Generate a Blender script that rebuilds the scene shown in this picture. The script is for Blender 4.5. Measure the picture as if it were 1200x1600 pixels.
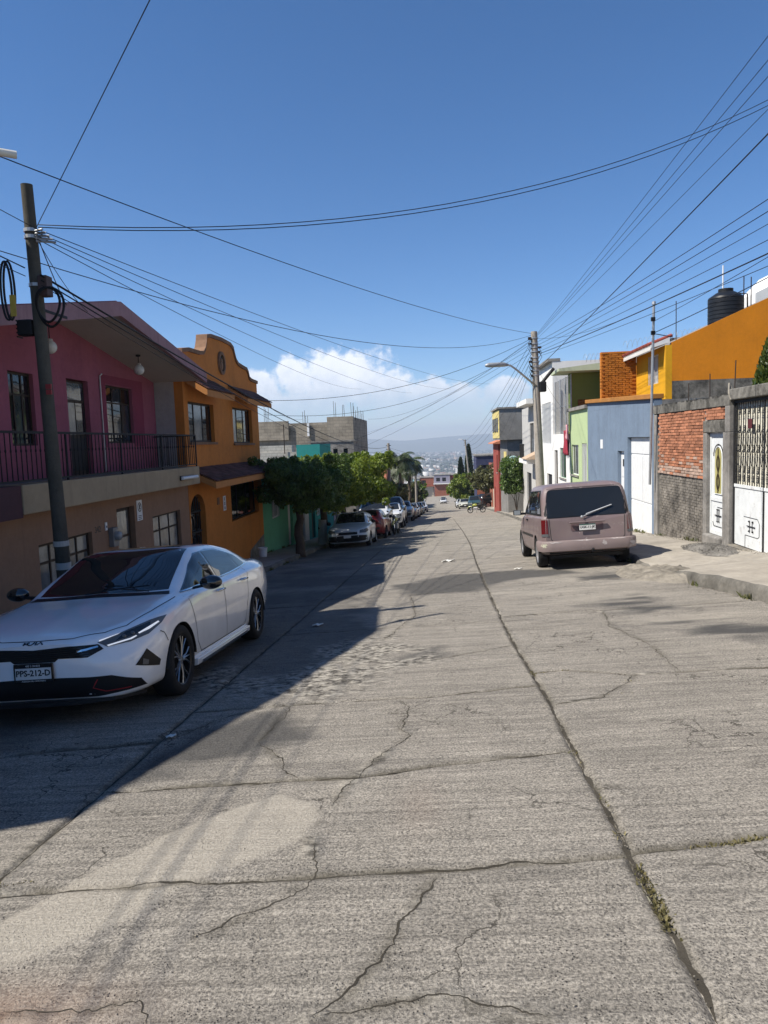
import bpy, bmesh, math, random
import numpy as np
from mathutils import Vector, Matrix, Euler
from mathutils.bvhtree import BVHTree

random.seed(7); RNG = np.random.default_rng(11)
for o in list(bpy.data.objects): bpy.data.objects.remove(o)
SC = bpy.context.scene
COL = SC.collection
rad = math.radians

# ---------------------------------------------------------------- camera
CAMZ = 1.6
YAW, PITCH, ROLL = -0.0768, -0.0945, rad(2.0)
fw = Vector((math.sin(YAW)*math.cos(PITCH), math.cos(YAW)*math.cos(PITCH), math.sin(PITCH)))
rt = Vector((math.cos(YAW), -math.sin(YAW), 0)); up = rt.cross(fw)
R2 = math.cos(ROLL)*rt - math.sin(ROLL)*up; U2 = math.sin(ROLL)*rt + math.cos(ROLL)*up
cam = bpy.data.cameras.new('camera'); camo = bpy.data.objects.new('camera', cam); COL.objects.link(camo)
camo.matrix_world = Matrix(((R2.x, U2.x, -fw.x, 0), (R2.y, U2.y, -fw.y, 0), (R2.z, U2.z, -fw.z, CAMZ), (0, 0, 0, 1)))
cam.sensor_fit = 'VERTICAL'; cam.sensor_height = 36.0; cam.lens = 1150/1600*36
cam.clip_start = 0.05; cam.clip_end = 60000
SC.camera = camo

# ---------------------------------------------------------------- sun and sky
SUN_TO = Vector((-0.80, -0.33, 1.0)).normalized()
sun = bpy.data.lights.new('sun', 'SUN'); suno = bpy.data.objects.new('sun', sun); COL.objects.link(suno)
suno.rotation_euler = SUN_TO.to_track_quat('Z', 'Y').to_euler(); suno.location = (-20, -8, 40)
sun.energy = 5.0; sun.angle = rad(0.53); sun.color = (1.0, 0.94, 0.84)
W = bpy.data.worlds.new('World'); SC.world = W; W.use_nodes = True
wn = W.node_tree.nodes; wl = W.node_tree.links; wn.clear()
def wnode(t, **k):
    n = wn.new(t)
    for a, b in k.items(): setattr(n, a, b)
    return n
def wmath(op, a, b=None, c=None, clamp=False):
    n = wn.new('ShaderNodeMath'); n.operation = op; n.use_clamp = clamp
    for i, v in enumerate((a, b, c)):
        if v is None: continue
        if isinstance(v, (int, float)): n.inputs[i].default_value = v
        else: wl.new(v, n.inputs[i])
    return n.outputs[0]
sky = wnode('ShaderNodeTexSky', sky_type='NISHITA', sun_disc=False, sun_elevation=math.asin(SUN_TO.z),
            sun_rotation=math.atan2(SUN_TO.x, SUN_TO.y) % (2*math.pi), altitude=2000, air_density=1.0, dust_density=0.3, ozone_density=5.0)
tc = wnode('ShaderNodeTexCoord'); sep = wnode('ShaderNodeSeparateXYZ'); wl.new(tc.outputs['Generated'], sep.inputs[0])
az = wmath('ARCTAN2', sep.outputs[0], sep.outputs[1])          # radians from +Y
el = wmath('ARCSINE', sep.outputs[2])
# lumpy field for cumulus: direction noise warps the outline of the cloud banks
cmb = wnode('ShaderNodeCombineXYZ'); wl.new(az, cmb.inputs[0]); wl.new(el, cmb.inputs[1])
nz = wnode('ShaderNodeTexNoise'); nz.inputs['Scale'].default_value = 21; nz.inputs['Detail'].default_value = 7; nz.inputs['Roughness'].default_value = 0.62
wl.new(cmb.outputs[0], nz.inputs['Vector'])
nzb = wnode('ShaderNodeTexNoise'); nzb.inputs['Scale'].default_value = 38; nzb.inputs['Detail'].default_value = 6; nzb.inputs['Roughness'].default_value = 0.6
wl.new(cmb.outputs[0], nzb.inputs['Vector'])
# cumulus heads: azimuth, elevation, half widths (radians); a bank over the valley, others further round the horizon
BANK = [(-.235,.078,.035,.036),(-.185,.084,.040,.042),(-.145,.094,.050,.040),(-.105,.090,.050,.042),(-.060,.070,.050,.032),(-.018,.062,.05,.027),
        (.035,.060,.055,.022),(.085,.058,.05,.024),(-.16,.060,.12,.026),(0,.050,.14,.024),(.33,.06,.08,.03),(.45,.09,.06,.05),(-.62,.07,.09,.045),(-.75,.09,.07,.06),
        (.75,.08,.10,.05),(1.1,.09,.12,.06),(1.6,.07,.16,.05),(2.2,.09,.12,.06),(2.9,.07,.2,.05),(-1.1,.08,.12,.06),(-1.7,.07,.14,.05),(-2.4,.08,.16,.05)]
field = None; topn = None
for (a0, e0, ra, re) in BANK:
    dx = wmath('MULTIPLY', wmath('SUBTRACT', az, a0), 1/ra); dy = wmath('MULTIPLY', wmath('SUBTRACT', el, e0), 1/re)
    d = wmath('SQRT', wmath('ADD', wmath('MULTIPLY', dx, dx), wmath('MULTIPLY', dy, dy)))
    v = wmath('SUBTRACT', 1.0, d)
    field = v if field is None else wmath('MAXIMUM', field, v)
dens = wmath('ADD', field, wmath('MULTIPLY', wmath('SUBTRACT', nz.outputs[0], 0.52), 2.6))
cov = wnode('ShaderNodeMapRange', interpolation_type='SMOOTHSTEP'); wl.new(dens, cov.inputs[0])
cov.inputs[1].default_value = -0.02; cov.inputs[2].default_value = 0.42; cov.inputs[3].default_value = 0; cov.inputs[4].default_value = 0.80
# heads catch the sun, lower parts thin out in the far air
hi = wnode('ShaderNodeMapRange', interpolation_type='SMOOTHSTEP'); wl.new(wmath('ADD', el, wmath('MULTIPLY', wmath('SUBTRACT', nzb.outputs[0], .5), .10)), hi.inputs[0])
hi.inputs[1].default_value = 0.035; hi.inputs[2].default_value = 0.115
fade = wnode('ShaderNodeMapRange', interpolation_type='SMOOTHSTEP'); wl.new(el, fade.inputs[0]); fade.inputs[1].default_value = 0.025; fade.inputs[2].default_value = 0.075
ccol = wnode('ShaderNodeMix', data_type='RGBA'); wl.new(hi.outputs[0], ccol.inputs[0])
ccol.inputs[6].default_value = (5.4, 5.9, 6.9, 1); ccol.inputs[7].default_value = (9.6, 9.5, 9.8, 1)
skm = wnode('ShaderNodeMix', data_type='RGBA'); wl.new(wmath('MULTIPLY', cov.outputs[0], wmath('ADD', wmath('MULTIPLY', fade.outputs[0], .75), .25)), skm.inputs[0])
shs = wnode('ShaderNodeHueSaturation'); shs.inputs['Saturation'].default_value = 1.20; shs.inputs['Value'].default_value = 1.05; wl.new(sky.outputs[0], shs.inputs['Color'])
skt = wnode('ShaderNodeMix', data_type='RGBA', blend_type='MULTIPLY'); skt.inputs[0].default_value = 1.0; skt.inputs[7].default_value = (1.08, 1.0, 1.0, 1); wl.new(shs.outputs[0], skt.inputs[6]); wl.new(skt.outputs[2], skm.inputs[6]); wl.new(ccol.outputs[2], skm.inputs[7])
bg = wnode('ShaderNodeBackground'); bg.inputs[1].default_value = 0.09; wl.new(skm.outputs[2], bg.inputs[0])
wo = wnode('ShaderNodeOutputWorld'); wl.new(bg.outputs[0], wo.inputs[0])
SC.view_settings.view_transform = 'Standard'; SC.view_settings.look = 'None'
SC.view_settings.exposure = 0.6; SC.view_settings.gamma = 1.0; SC.view_settings.use_curve_mapping = False
SC.render.engine = 'CYCLES'; SC.cycles.max_bounces = 6; SC.cycles.diffuse_bounces = 3; SC.cycles.glossy_bounces = 3; SC.cycles.transmission_bounces = 2; SC.cycles.transparent_max_bounces = 4; SC.cycles.volume_bounces = 0; SC.cycles.caustics_reflective = False; SC.cycles.caustics_refractive = False; SC.render.resolution_x = 768; SC.render.resolution_y = 1024

# ---------------------------------------------------------------- materials
MATS = {}
def _mat(name):
    m = bpy.data.materials.new(name); m.use_nodes = True
    nt = m.node_tree; b = nt.nodes['Principled BSDF']
    return m, nt, b
def _n(nt, t, **k):
    n = nt.nodes.new(t)
    for a, b in k.items():
        if a.startswith('i_'):
            n.inputs[a[2:].replace('_', ' ')].default_value = b
        else: setattr(n, a, b)
    return n
def _rgb(c, k=1.0): return (min(c[0]*k, 1), min(c[1]*k, 1), min(c[2]*k, 1), 1)
def _ramp(nt, fac, c0, c1, p0=0.3, p1=0.7):
    r = nt.nodes.new('ShaderNodeValToRGB'); r.color_ramp.elements[0].position = p0; r.color_ramp.elements[1].position = p1
    r.color_ramp.elements[0].color = c0; r.color_ramp.elements[1].color = c1
    nt.links.new(fac, r.inputs[0]); return r.outputs[0]
def _mix(nt, fac, a, b, mode='MIX'):
    m = nt.nodes.new('ShaderNodeMix'); m.data_type = 'RGBA'; m.blend_type = mode
    for s, v in ((0, fac), (6, a), (7, b)):
        if isinstance(v, (int, float)): m.inputs[s].default_value = v
        elif isinstance(v, tuple): m.inputs[s].default_value = v
        else: nt.links.new(v, m.inputs[s])
    return m.outputs[2]
def _noise(nt, vec, scale, detail=5, rough=0.6, stretch=None):
    n = _n(nt, 'ShaderNodeTexNoise'); n.inputs['Scale'].default_value = scale; n.inputs['Detail'].default_value = detail; n.inputs['Roughness'].default_value = rough
    if stretch:
        mp = _n(nt, 'ShaderNodeMapping'); mp.inputs['Scale'].default_value = stretch; nt.links.new(vec, mp.inputs[0]); vec = mp.outputs[0]
    nt.links.new(vec, n.inputs['Vector']); return n.outputs['Fac']
def _bump(nt, b, h, strength, dist=0.02):
    bp = _n(nt, 'ShaderNodeBump'); bp.inputs['Strength'].default_value = strength; bp.inputs['Distance'].default_value = dist
    nt.links.new(h, bp.inputs['Height']); nt.links.new(bp.outputs[0], b.inputs['Normal']); return bp
def plaster(name, col, var=0.16, bump=0.35, bscale=45, streak=0.25, rough=0.9, rnd=0.0, stain=None, blotch=0.0):
    """painted render: cloudy tone, vertical rain streaks of grime, grainy relief"""
    if name in MATS: return MATS[name]
    m, nt, b = _mat(name); tcn = _n(nt, 'ShaderNodeTexCoord'); v = tcn.outputs['Object']
    c = _ramp(nt, _noise(nt, v, 1.3, 6), _rgb(col, 1-var), _rgb(col, 1+var))
    g = _noise(nt, v, 9, 5, .65)
    c = _mix(nt, .35, c, _ramp(nt, g, _rgb(col, 1-var*1.6), _rgb(col, 1+var*.8)))
    if streak:
        s = _noise(nt, v, 1.0, 6, .7, (5, 5, .35))
        f = _n(nt, 'ShaderNodeMapRange'); nt.links.new(s, f.inputs[0]); f.inputs[1].default_value = .52; f.inputs[2].default_value = .75; f.inputs[4].default_value = streak
        c = _mix(nt, f.outputs[0], c, stain or _rgb((col[0]*.45+.02, col[1]*.45+.02, col[2]*.45+.02)))
    if blotch:
        f = _n(nt, 'ShaderNodeMapRange'); nt.links.new(_noise(nt, v, 1.7, 9, .72), f.inputs[0]); f.inputs[1].default_value = .46; f.inputs[2].default_value = .62; f.inputs[4].default_value = blotch
        c = _mix(nt, f.outputs[0], c, stain or _rgb(col, .3))
    if rnd:
        oi = _n(nt, 'ShaderNodeObjectInfo'); hv = _n(nt, 'ShaderNodeHueSaturation')
        mr = _n(nt, 'ShaderNodeMapRange'); nt.links.new(oi.outputs['Random'], mr.inputs[0]); mr.inputs[3].default_value = 1-rnd; mr.inputs[4].default_value = 1+rnd
        nt.links.new(mr.outputs[0], hv.inputs['Value']); nt.links.new(c, hv.inputs['Color']); c = hv.outputs[0]
    nt.links.new(c, b.inputs['Base Color']); b.inputs['Roughness'].default_value = rough; b.inputs['Specular IOR Level'].default_value = .25
    if bump: _bump(nt, b, _noise(nt, v, bscale, 4, .7), bump, .01)
    MATS[name] = m; return m
def metal(name, col, rough=0.5, met=0.0, var=0.2, rust=0.0):
    if name in MATS: return MATS[name]
    m, nt, b = _mat(name); v = _n(nt, 'ShaderNodeTexCoord').outputs['Object']
    c = _ramp(nt, _noise(nt, v, 6, 5), _rgb(col, 1-var), _rgb(col, 1+var))
    if rust:
        f = _n(nt, 'ShaderNodeMapRange'); nt.links.new(_noise(nt, v, 7, 8, .7), f.inputs[0]); f.inputs[1].default_value = .58; f.inputs[2].default_value = .68; f.inputs[4].default_value = rust
        c = _mix(nt, f.outputs[0], c, (.16, .07, .03, 1))
    nt.links.new(c, b.inputs['Base Color']); b.inputs['Roughness'].default_value = rough; b.inputs['Metallic'].default_value = met
    MATS[name] = m; return m
def glass(name, col=(.012, .014, .017), rough=0.03, wav=0.0):
    """window glass over a dark room: mirror-like top reflection, almost black below"""
    if name in MATS: return MATS[name]
    m, nt, b = _mat(name); b.inputs['Base Color'].default_value = _rgb(col); b.inputs['Roughness'].default_value = rough
    b.inputs['IOR'].default_value = 1.5
    if wav:
        v = _n(nt, 'ShaderNodeTexCoord').outputs['Object']; _bump(nt, b, _noise(nt, v, 2.5, 2), wav, .02)
        c = _ramp(nt, _noise(nt, v, 3, 4), _rgb(col, .6), _rgb(col, 1.5)); nt.links.new(c, b.inputs['Base Color'])
    MATS[name] = m; return m
def paint(name, col, rough=0.28, coat=0.7, flake=0.0, dirt=0.1, worn=0.0):
    if name in MATS: return MATS[name]
    m, nt, b = _mat(name); v = _n(nt, 'ShaderNodeTexCoord').outputs['Object']
    c = _ramp(nt, _noise(nt, v, 2.2, 5), _rgb(col, .93), _rgb(col, 1.05))
    if worn:
        f = _n(nt, 'ShaderNodeMapRange'); nt.links.new(_noise(nt, v, 3.1, 9, .72), f.inputs[0]); f.inputs[1].default_value = .60; f.inputs[2].default_value = .66; f.inputs[4].default_value = worn
        c = _mix(nt, f.outputs[0], c, (.50, .45, .43, 1))
        f2 = _n(nt, 'ShaderNodeMapRange'); nt.links.new(_noise(nt, v, 1.2, 4, .6), f2.inputs[0]); f2.inputs[1].default_value = .42; f2.inputs[2].default_value = .7; f2.inputs[4].default_value = .5
        c = _mix(nt, f2.outputs[0], c, _rgb(col, 1.35))
    if dirt:
        sp = _n(nt, 'ShaderNodeSeparateXYZ'); nt.links.new(v, sp.inputs[0])
        f = _n(nt, 'ShaderNodeMapRange'); nt.links.new(_noise(nt, v, 5, 6), f.inputs[0]); f.inputs[1].default_value = .45; f.inputs[2].default_value = .8; f.inputs[4].default_value = dirt
        c = _mix(nt, f.outputs[0], c, (.22, .19, .16, 1))
    nt.links.new(c, b.inputs['Base Color']); b.inputs['Roughness'].default_value = rough
    b.inputs['Coat Weight'].default_value = coat; b.inputs['Coat Roughness'].default_value = .05
    MATS[name] = m; return m
def flat(name, col, rough=0.7, emit=0):
    if name in MATS: return MATS[name]
    m, nt, b = _mat(name); b.inputs['Base Color'].default_value = _rgb(col); b.inputs['Roughness'].default_value = rough
    v = _n(nt, 'ShaderNodeTexCoord').outputs['Object']
    nt.links.new(_ramp(nt, _noise(nt, v, 8, 4), _rgb(col, .88), _rgb(col, 1.1)), b.inputs['Base Color'])
    if emit: b.inputs['Emission Color'].default_value = _rgb(col); b.inputs['Emission Strength'].default_value = emit
    MATS[name] = m; return m
def leafmat(name, c0, c1, trans=0.25):
    if name in MATS: return MATS[name]
    m, nt, b = _mat(name); g = _n(nt, 'ShaderNodeNewGeometry')
    c = _ramp(nt, g.outputs['Random Per Island'], _rgb(c0), _rgb(c1), 0, 1)
    nt.links.new(c, b.inputs['Base Color']); b.inputs['Roughness'].default_value = .45; b.inputs['Specular IOR Level'].default_value = .35
    tr = _n(nt, 'ShaderNodeBsdfTranslucent'); hv = _n(nt, 'ShaderNodeHueSaturation'); hv.inputs['Value'].default_value = 1.7; hv.inputs['Saturation'].default_value = 1.15
    nt.links.new(c, hv.inputs['Color']); nt.links.new(hv.outputs[0], tr.inputs[0])
    ms = _n(nt, 'ShaderNodeMixShader'); ms.inputs[0].default_value = trans
    nt.links.new(b.outputs[0], ms.inputs[1]); nt.links.new(tr.outputs[0], ms.inputs[2])
    nt.links.new(ms.outputs[0], nt.nodes['Material Output'].inputs[0])
    MATS[name] = m; return m
def blockwall(name, c0, c1, mortar, sx, sy, rot=None, bump=.6):
    """far masonry whose blocks are too small to build singly"""
    if name in MATS: return MATS[name]
    m, nt, b = _mat(name); tcn = _n(nt, 'ShaderNodeTexCoord'); sp = _n(nt, 'ShaderNodeSeparateXYZ'); nt.links.new(tcn.outputs['Object'], sp.inputs[0])
    ad = _n(nt, 'ShaderNodeMath', operation='ADD'); nt.links.new(sp.outputs[0], ad.inputs[0]); nt.links.new(sp.outputs[1], ad.inputs[1])
    cm = _n(nt, 'ShaderNodeCombineXYZ'); nt.links.new(ad.outputs[0], cm.inputs[0]); nt.links.new(sp.outputs[2], cm.inputs[1])
    br = _n(nt, 'ShaderNodeTexBrick'); nt.links.new(cm.outputs[0], br.inputs['Vector']); br.inputs['Scale'].default_value = 1
    br.inputs['Brick Width'].default_value = sx; br.inputs['Row Height'].default_value = sy; br.inputs['Mortar Size'].default_value = .018
    br.inputs['Color1'].default_value = _rgb(c0); br.inputs['Color2'].default_value = _rgb(c1); br.inputs['Mortar'].default_value = _rgb(mortar)
    st = _noise(nt, tcn.outputs['Object'], .8, 7, .7)
    c = _mix(nt, .5, br.outputs[0], _ramp(nt, st, _rgb(c0, .35), _rgb(c1, 1.25), .35, .65), 'MIX')
    nt.links.new(c, b.inputs['Base Color']); b.inputs['Roughness'].default_value = .95
    _bump(nt, b, br.outputs[1], -bump, .02)
    MATS[name] = m; return m
# ---------------------------------------------------------------- mesh helpers
ORG = {}
class B:
    def __init__(s): s.v = []; s.f = []
    def add(s, vs, fs):
        o = len(s.v); s.v += [tuple(p) for p in vs]; s.f += [tuple(i+o for i in f) for f in fs]; return s
    def box(s, x0, x1, y0, y1, z0, z1):
        if x0 > x1: x0, x1 = x1, x0
        if y0 > y1: y0, y1 = y1, y0
        if z0 > z1: z0, z1 = z1, z0
        return s.add([(x0,y0,z0),(x1,y0,z0),(x1,y1,z0),(x0,y1,z0),(x0,y0,z1),(x1,y0,z1),(x1,y1,z1),(x0,y1,z1)],
                     [(0,3,2,1),(4,5,6,7),(0,1,5,4),(1,2,6,5),(2,3,7,6),(3,0,4,7)])
    def hexa(s, lo, hi):   # two quads, bottom ring then top ring (counter-clockwise from above)
        return s.add(list(lo)+list(hi), [(0,3,2,1),(4,5,6,7),(0,1,5,4),(1,2,6,5),(2,3,7,6),(3,0,4,7)])
    def tube(s, pts, r, n=6, cap=True):
        pts = [Vector(p) for p in pts]; m = len(pts); rs = r if isinstance(r, (list, tuple)) else [r]*m
        vs = []; fs = []; ref = None
        for i, p in enumerate(pts):
            d = (pts[min(i+1, m-1)]-pts[max(i-1, 0)])
            d = d.normalized() if d.length > 1e-9 else Vector((0, 0, 1))
            if ref is None: ref = Vector((0, 0, 1)) if abs(d.z) < .9 else Vector((1, 0, 0))
            a = d.cross(ref).normalized(); b2 = a.cross(d).normalized(); ref = b2
            for k in range(n):
                t = 2*math.pi*k/n; vs.append(p + (a*math.cos(t)+b2*math.sin(t))*rs[i])
        for i in range(m-1):
            for k in range(n):
                k2 = (k+1) % n; fs.append((i*n+k, i*n+k2, (i+1)*n+k2, (i+1)*n+k))
        if cap: fs.append(tuple(reversed(range(n)))); fs.append(tuple(range((m-1)*n, m*n)))
        return s.add(vs, fs)
    def prism(s, poly, axis, a, b):   # poly in the two other axes (order x,y,z without axis)
        n = len(poly)
        def P(q, c): return (c, q[0], q[1]) if axis == 'x' else (q[0], c, q[1]) if axis == 'y' else (q[0], q[1], c)
        vs = [P(q, a) for q in poly]+[P(q, b) for q in poly]
        return s.add(vs, [tuple(range(n)), tuple(reversed(range(n, 2*n)))]+[(i, i+n, (i+1) % n+n, (i+1) % n) for i in range(n)])
    def lathe(s, prof, c=(0, 0, 0), n=16, axis='z'):
        vs = []; fs = []; m = len(prof)
        for (r, h) in prof:
            for k in range(n):
                t = 2*math.pi*k/n; a, b2 = r*math.cos(t), r*math.sin(t)
                p = (a, b2, h) if axis == 'z' else (h, a, b2) if axis == 'x' else (a, h, b2)
                vs.append((p[0]+c[0], p[1]+c[1], p[2]+c[2]))
        for i in range(m-1):
            for k in range(n):
                k2 = (k+1) % n; fs.append((i*n+k, i*n+k2, (i+1)*n+k2, (i+1)*n+k))
        return s.add(vs, fs)
    def ball(s, c, r, nu=14, nv=9):
        r = r if isinstance(r, (tuple, list)) else (r, r, r)
        vs = []; fs = []
        for j in range(nv+1):
            ph = math.pi*j/nv
            for i in range(nu):
                t = 2*math.pi*i/nu
                vs.append((c[0]+r[0]*math.sin(ph)*math.cos(t), c[1]+r[1]*math.sin(ph)*math.sin(t), c[2]+r[2]*math.cos(ph)))
        for j in range(nv):
            for i in range(nu):
                i2 = (i+1) % nu; fs.append((j*nu+i, (j+1)*nu+i, (j+1)*nu+i2, j*nu+i2))
        return s.add(vs, fs)
    def mesh(s, name, mat=None, smooth=False, org=(0, 0, 0)):
        me = bpy.data.meshes.new(name)
        vv = [(p[0]-org[0], p[1]-org[1], p[2]-org[2]) for p in s.v] if any(org) else s.v
        me.from_pydata(vv, [], s.f); me.update()
        bm = bmesh.new(); bm.from_mesh(me); bmesh.ops.recalc_face_normals(bm, faces=bm.faces); bm.to_mesh(me); bm.free()
        if mat: me.materials.append(mat)
        if smooth:
            me.shade_smooth()
            if smooth is not True: me.set_sharp_from_angle(angle=rad(smooth))
        return me
    def build(s, name, mat, parent=None, smooth=False, bevel=0, **k):
        org = ORG.get(parent.as_pointer(), (0, 0, 0)) if parent else (0, 0, 0)
        me = s.mesh(name, mat, smooth, org)
        return link(name, me, parent, bevel=bevel, **k)
def link(name, me, parent=None, loc=None, rot=None, scale=None, bevel=0, label=None, cat=None, group=None, kind=None):
    o = bpy.data.objects.new(name, me); COL.objects.link(o)
    if parent:
        o.parent = parent
        ORG[o.as_pointer()] = ORG.get(parent.as_pointer(), (0, 0, 0))
        if loc is not None:
            g = ORG[o.as_pointer()]; o.location = (loc[0]-g[0], loc[1]-g[1], loc[2]-g[2])
            ORG[o.as_pointer()] = tuple(loc)
    elif loc is not None: o.location = loc; ORG[o.as_pointer()] = tuple(loc)
    if rot is not None: o.rotation_euler = rot
    if scale is not None: o.scale = scale
    if bevel:
        bv = o.modifiers.new('bevel', 'BEVEL'); bv.width = bevel; bv.segments = 2; bv.limit_method = 'ANGLE'; bv.angle_limit = rad(40)
    tag(o, label, cat, group, kind); return o
def tag(o, label=None, cat=None, group=None, kind=None):
    if label: o['label'] = label
    if cat: o['category'] = cat
    if group: o['group'] = group
    if kind: o['kind'] = kind
    return o
def thing(name, label, cat, loc=(0, 0, 0), group=None, world=True):
    o = bpy.data.objects.new(name, None); COL.objects.link(o); o.location = loc; o.empty_display_size = .2
    ORG[o.as_pointer()] = tuple(loc) if world else (0, 0, 0)
    return tag(o, label, cat, group)
def copy_tree(o, parent=None):
    c = o.copy(); COL.objects.link(c)
    if parent: c.parent = parent; c.matrix_parent_inverse = o.matrix_parent_inverse.copy()
    for ch in list(o.children): copy_tree(ch, c)
    return c
def fastmesh(name, verts, quads, mat=None, smooth=False):
    """numpy verts (n,3), quads (m,4)"""
    me = bpy.data.meshes.new(name); verts = np.asarray(verts, np.float32); quads = np.asarray(quads, np.int32)
    k = quads.shape[1]
    me.vertices.add(len(verts)); me.vertices.foreach_set('co', verts.ravel())
    me.loops.add(quads.size); me.loops.foreach_set('vertex_index', quads.ravel())
    me.polygons.add(len(quads)); me.polygons.foreach_set('loop_start', np.arange(0, quads.size, k, dtype=np.int32))
    me.update(calc_edges=True); me.validate()
    if mat: me.materials.append(mat)
    if smooth: me.shade_smooth()
    return me
def vnoise(x, y, seed=0):
    """value noise, numpy"""
    xi = np.floor(x).astype(np.int64); yi = np.floor(y).astype(np.int64); xf = x-xi; yf = y-yi
    def h(a, b):
        n = (a*374761393 + b*668265263 + seed*974711) & 0x7fffffff
        n = ((n ^ (n >> 13))*1274126177) & 0x7fffffff
        return ((n ^ (n >> 16)) & 0xffff)/65535.
    u = xf*xf*(3-2*xf); v = yf*yf*(3-2*yf)
    return (h(xi, yi)*(1-u)+h(xi+1, yi)*u)*(1-v)+(h(xi, yi+1)*(1-u)+h(xi+1, yi+1)*u)*v
def fbm(x, y, oct=4, seed=0):
    s = 0; a = .5; t = 0
    for i in range(oct): s = s+a*vnoise(x*2**i, y*2**i, seed+i*17); t += a; a *= .5
    return s/t
def inpoly(px_, py_, poly):
    c = np.zeros(np.shape(px_), bool); n = len(poly); j = n-1
    for i in range(n):
        xi, yi = poly[i]; xj, yj = poly[j]
        cond = ((yi > py_) != (yj > py_)) & (px_ < (xj-xi)*(py_-yi)/((yj-yi) or 1e-9)+xi)
        c ^= cond; j = i
    return c
def polydist(x, y, pts):
    d = np.full(np.shape(x), 1e9)
    for (x0, y0), (x1, y1) in zip(pts[:-1], pts[1:]):
        dx, dy = x1-x0, y1-y0; t = np.clip(((x-x0)*dx+(y-y0)*dy)/(dx*dx+dy*dy+1e-12), 0, 1)
        d = np.minimum(d, np.hypot(x-x0-t*dx, y-y0-t*dy))
    return d

# ---------------------------------------------------------------- the lie of the land
_PY = np.array([-80, 170, 210, 270, 330, 500, 900, 1500, 2600, 20000.]); _PZ = np.array([6.4, -13.6, -16.2, -18.8, -22, -36, -70, -100, -112, -112.])
def prof(Y):
    Y = np.asarray(Y, float); k = np.clip(np.abs(Y)*.03, 0, 6)
    return (np.interp(Y-k, _PY, _PZ)+np.interp(Y, _PY, _PZ)+np.interp(Y+k, _PY, _PZ))/3
def road_z(X, Y): return prof(Y)+0.045*np.clip(X, -7, 9)
def rz(X, Y): return float(road_z(np.float64(X), np.float64(Y)))
KR_Y = [-40, 5, 9.4, 11.4, 14.5, 20, 51, 81, 120, 200, 300]; KR_X = [4.5, 4.25, 4.03, 3.86, 3.92, 4.02, 4.9, 5.5, 5.7, 5.7, 5.7]
def kerbR(Y): return np.interp(Y, KR_Y, KR_X)
KERBL = -4.7
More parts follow.
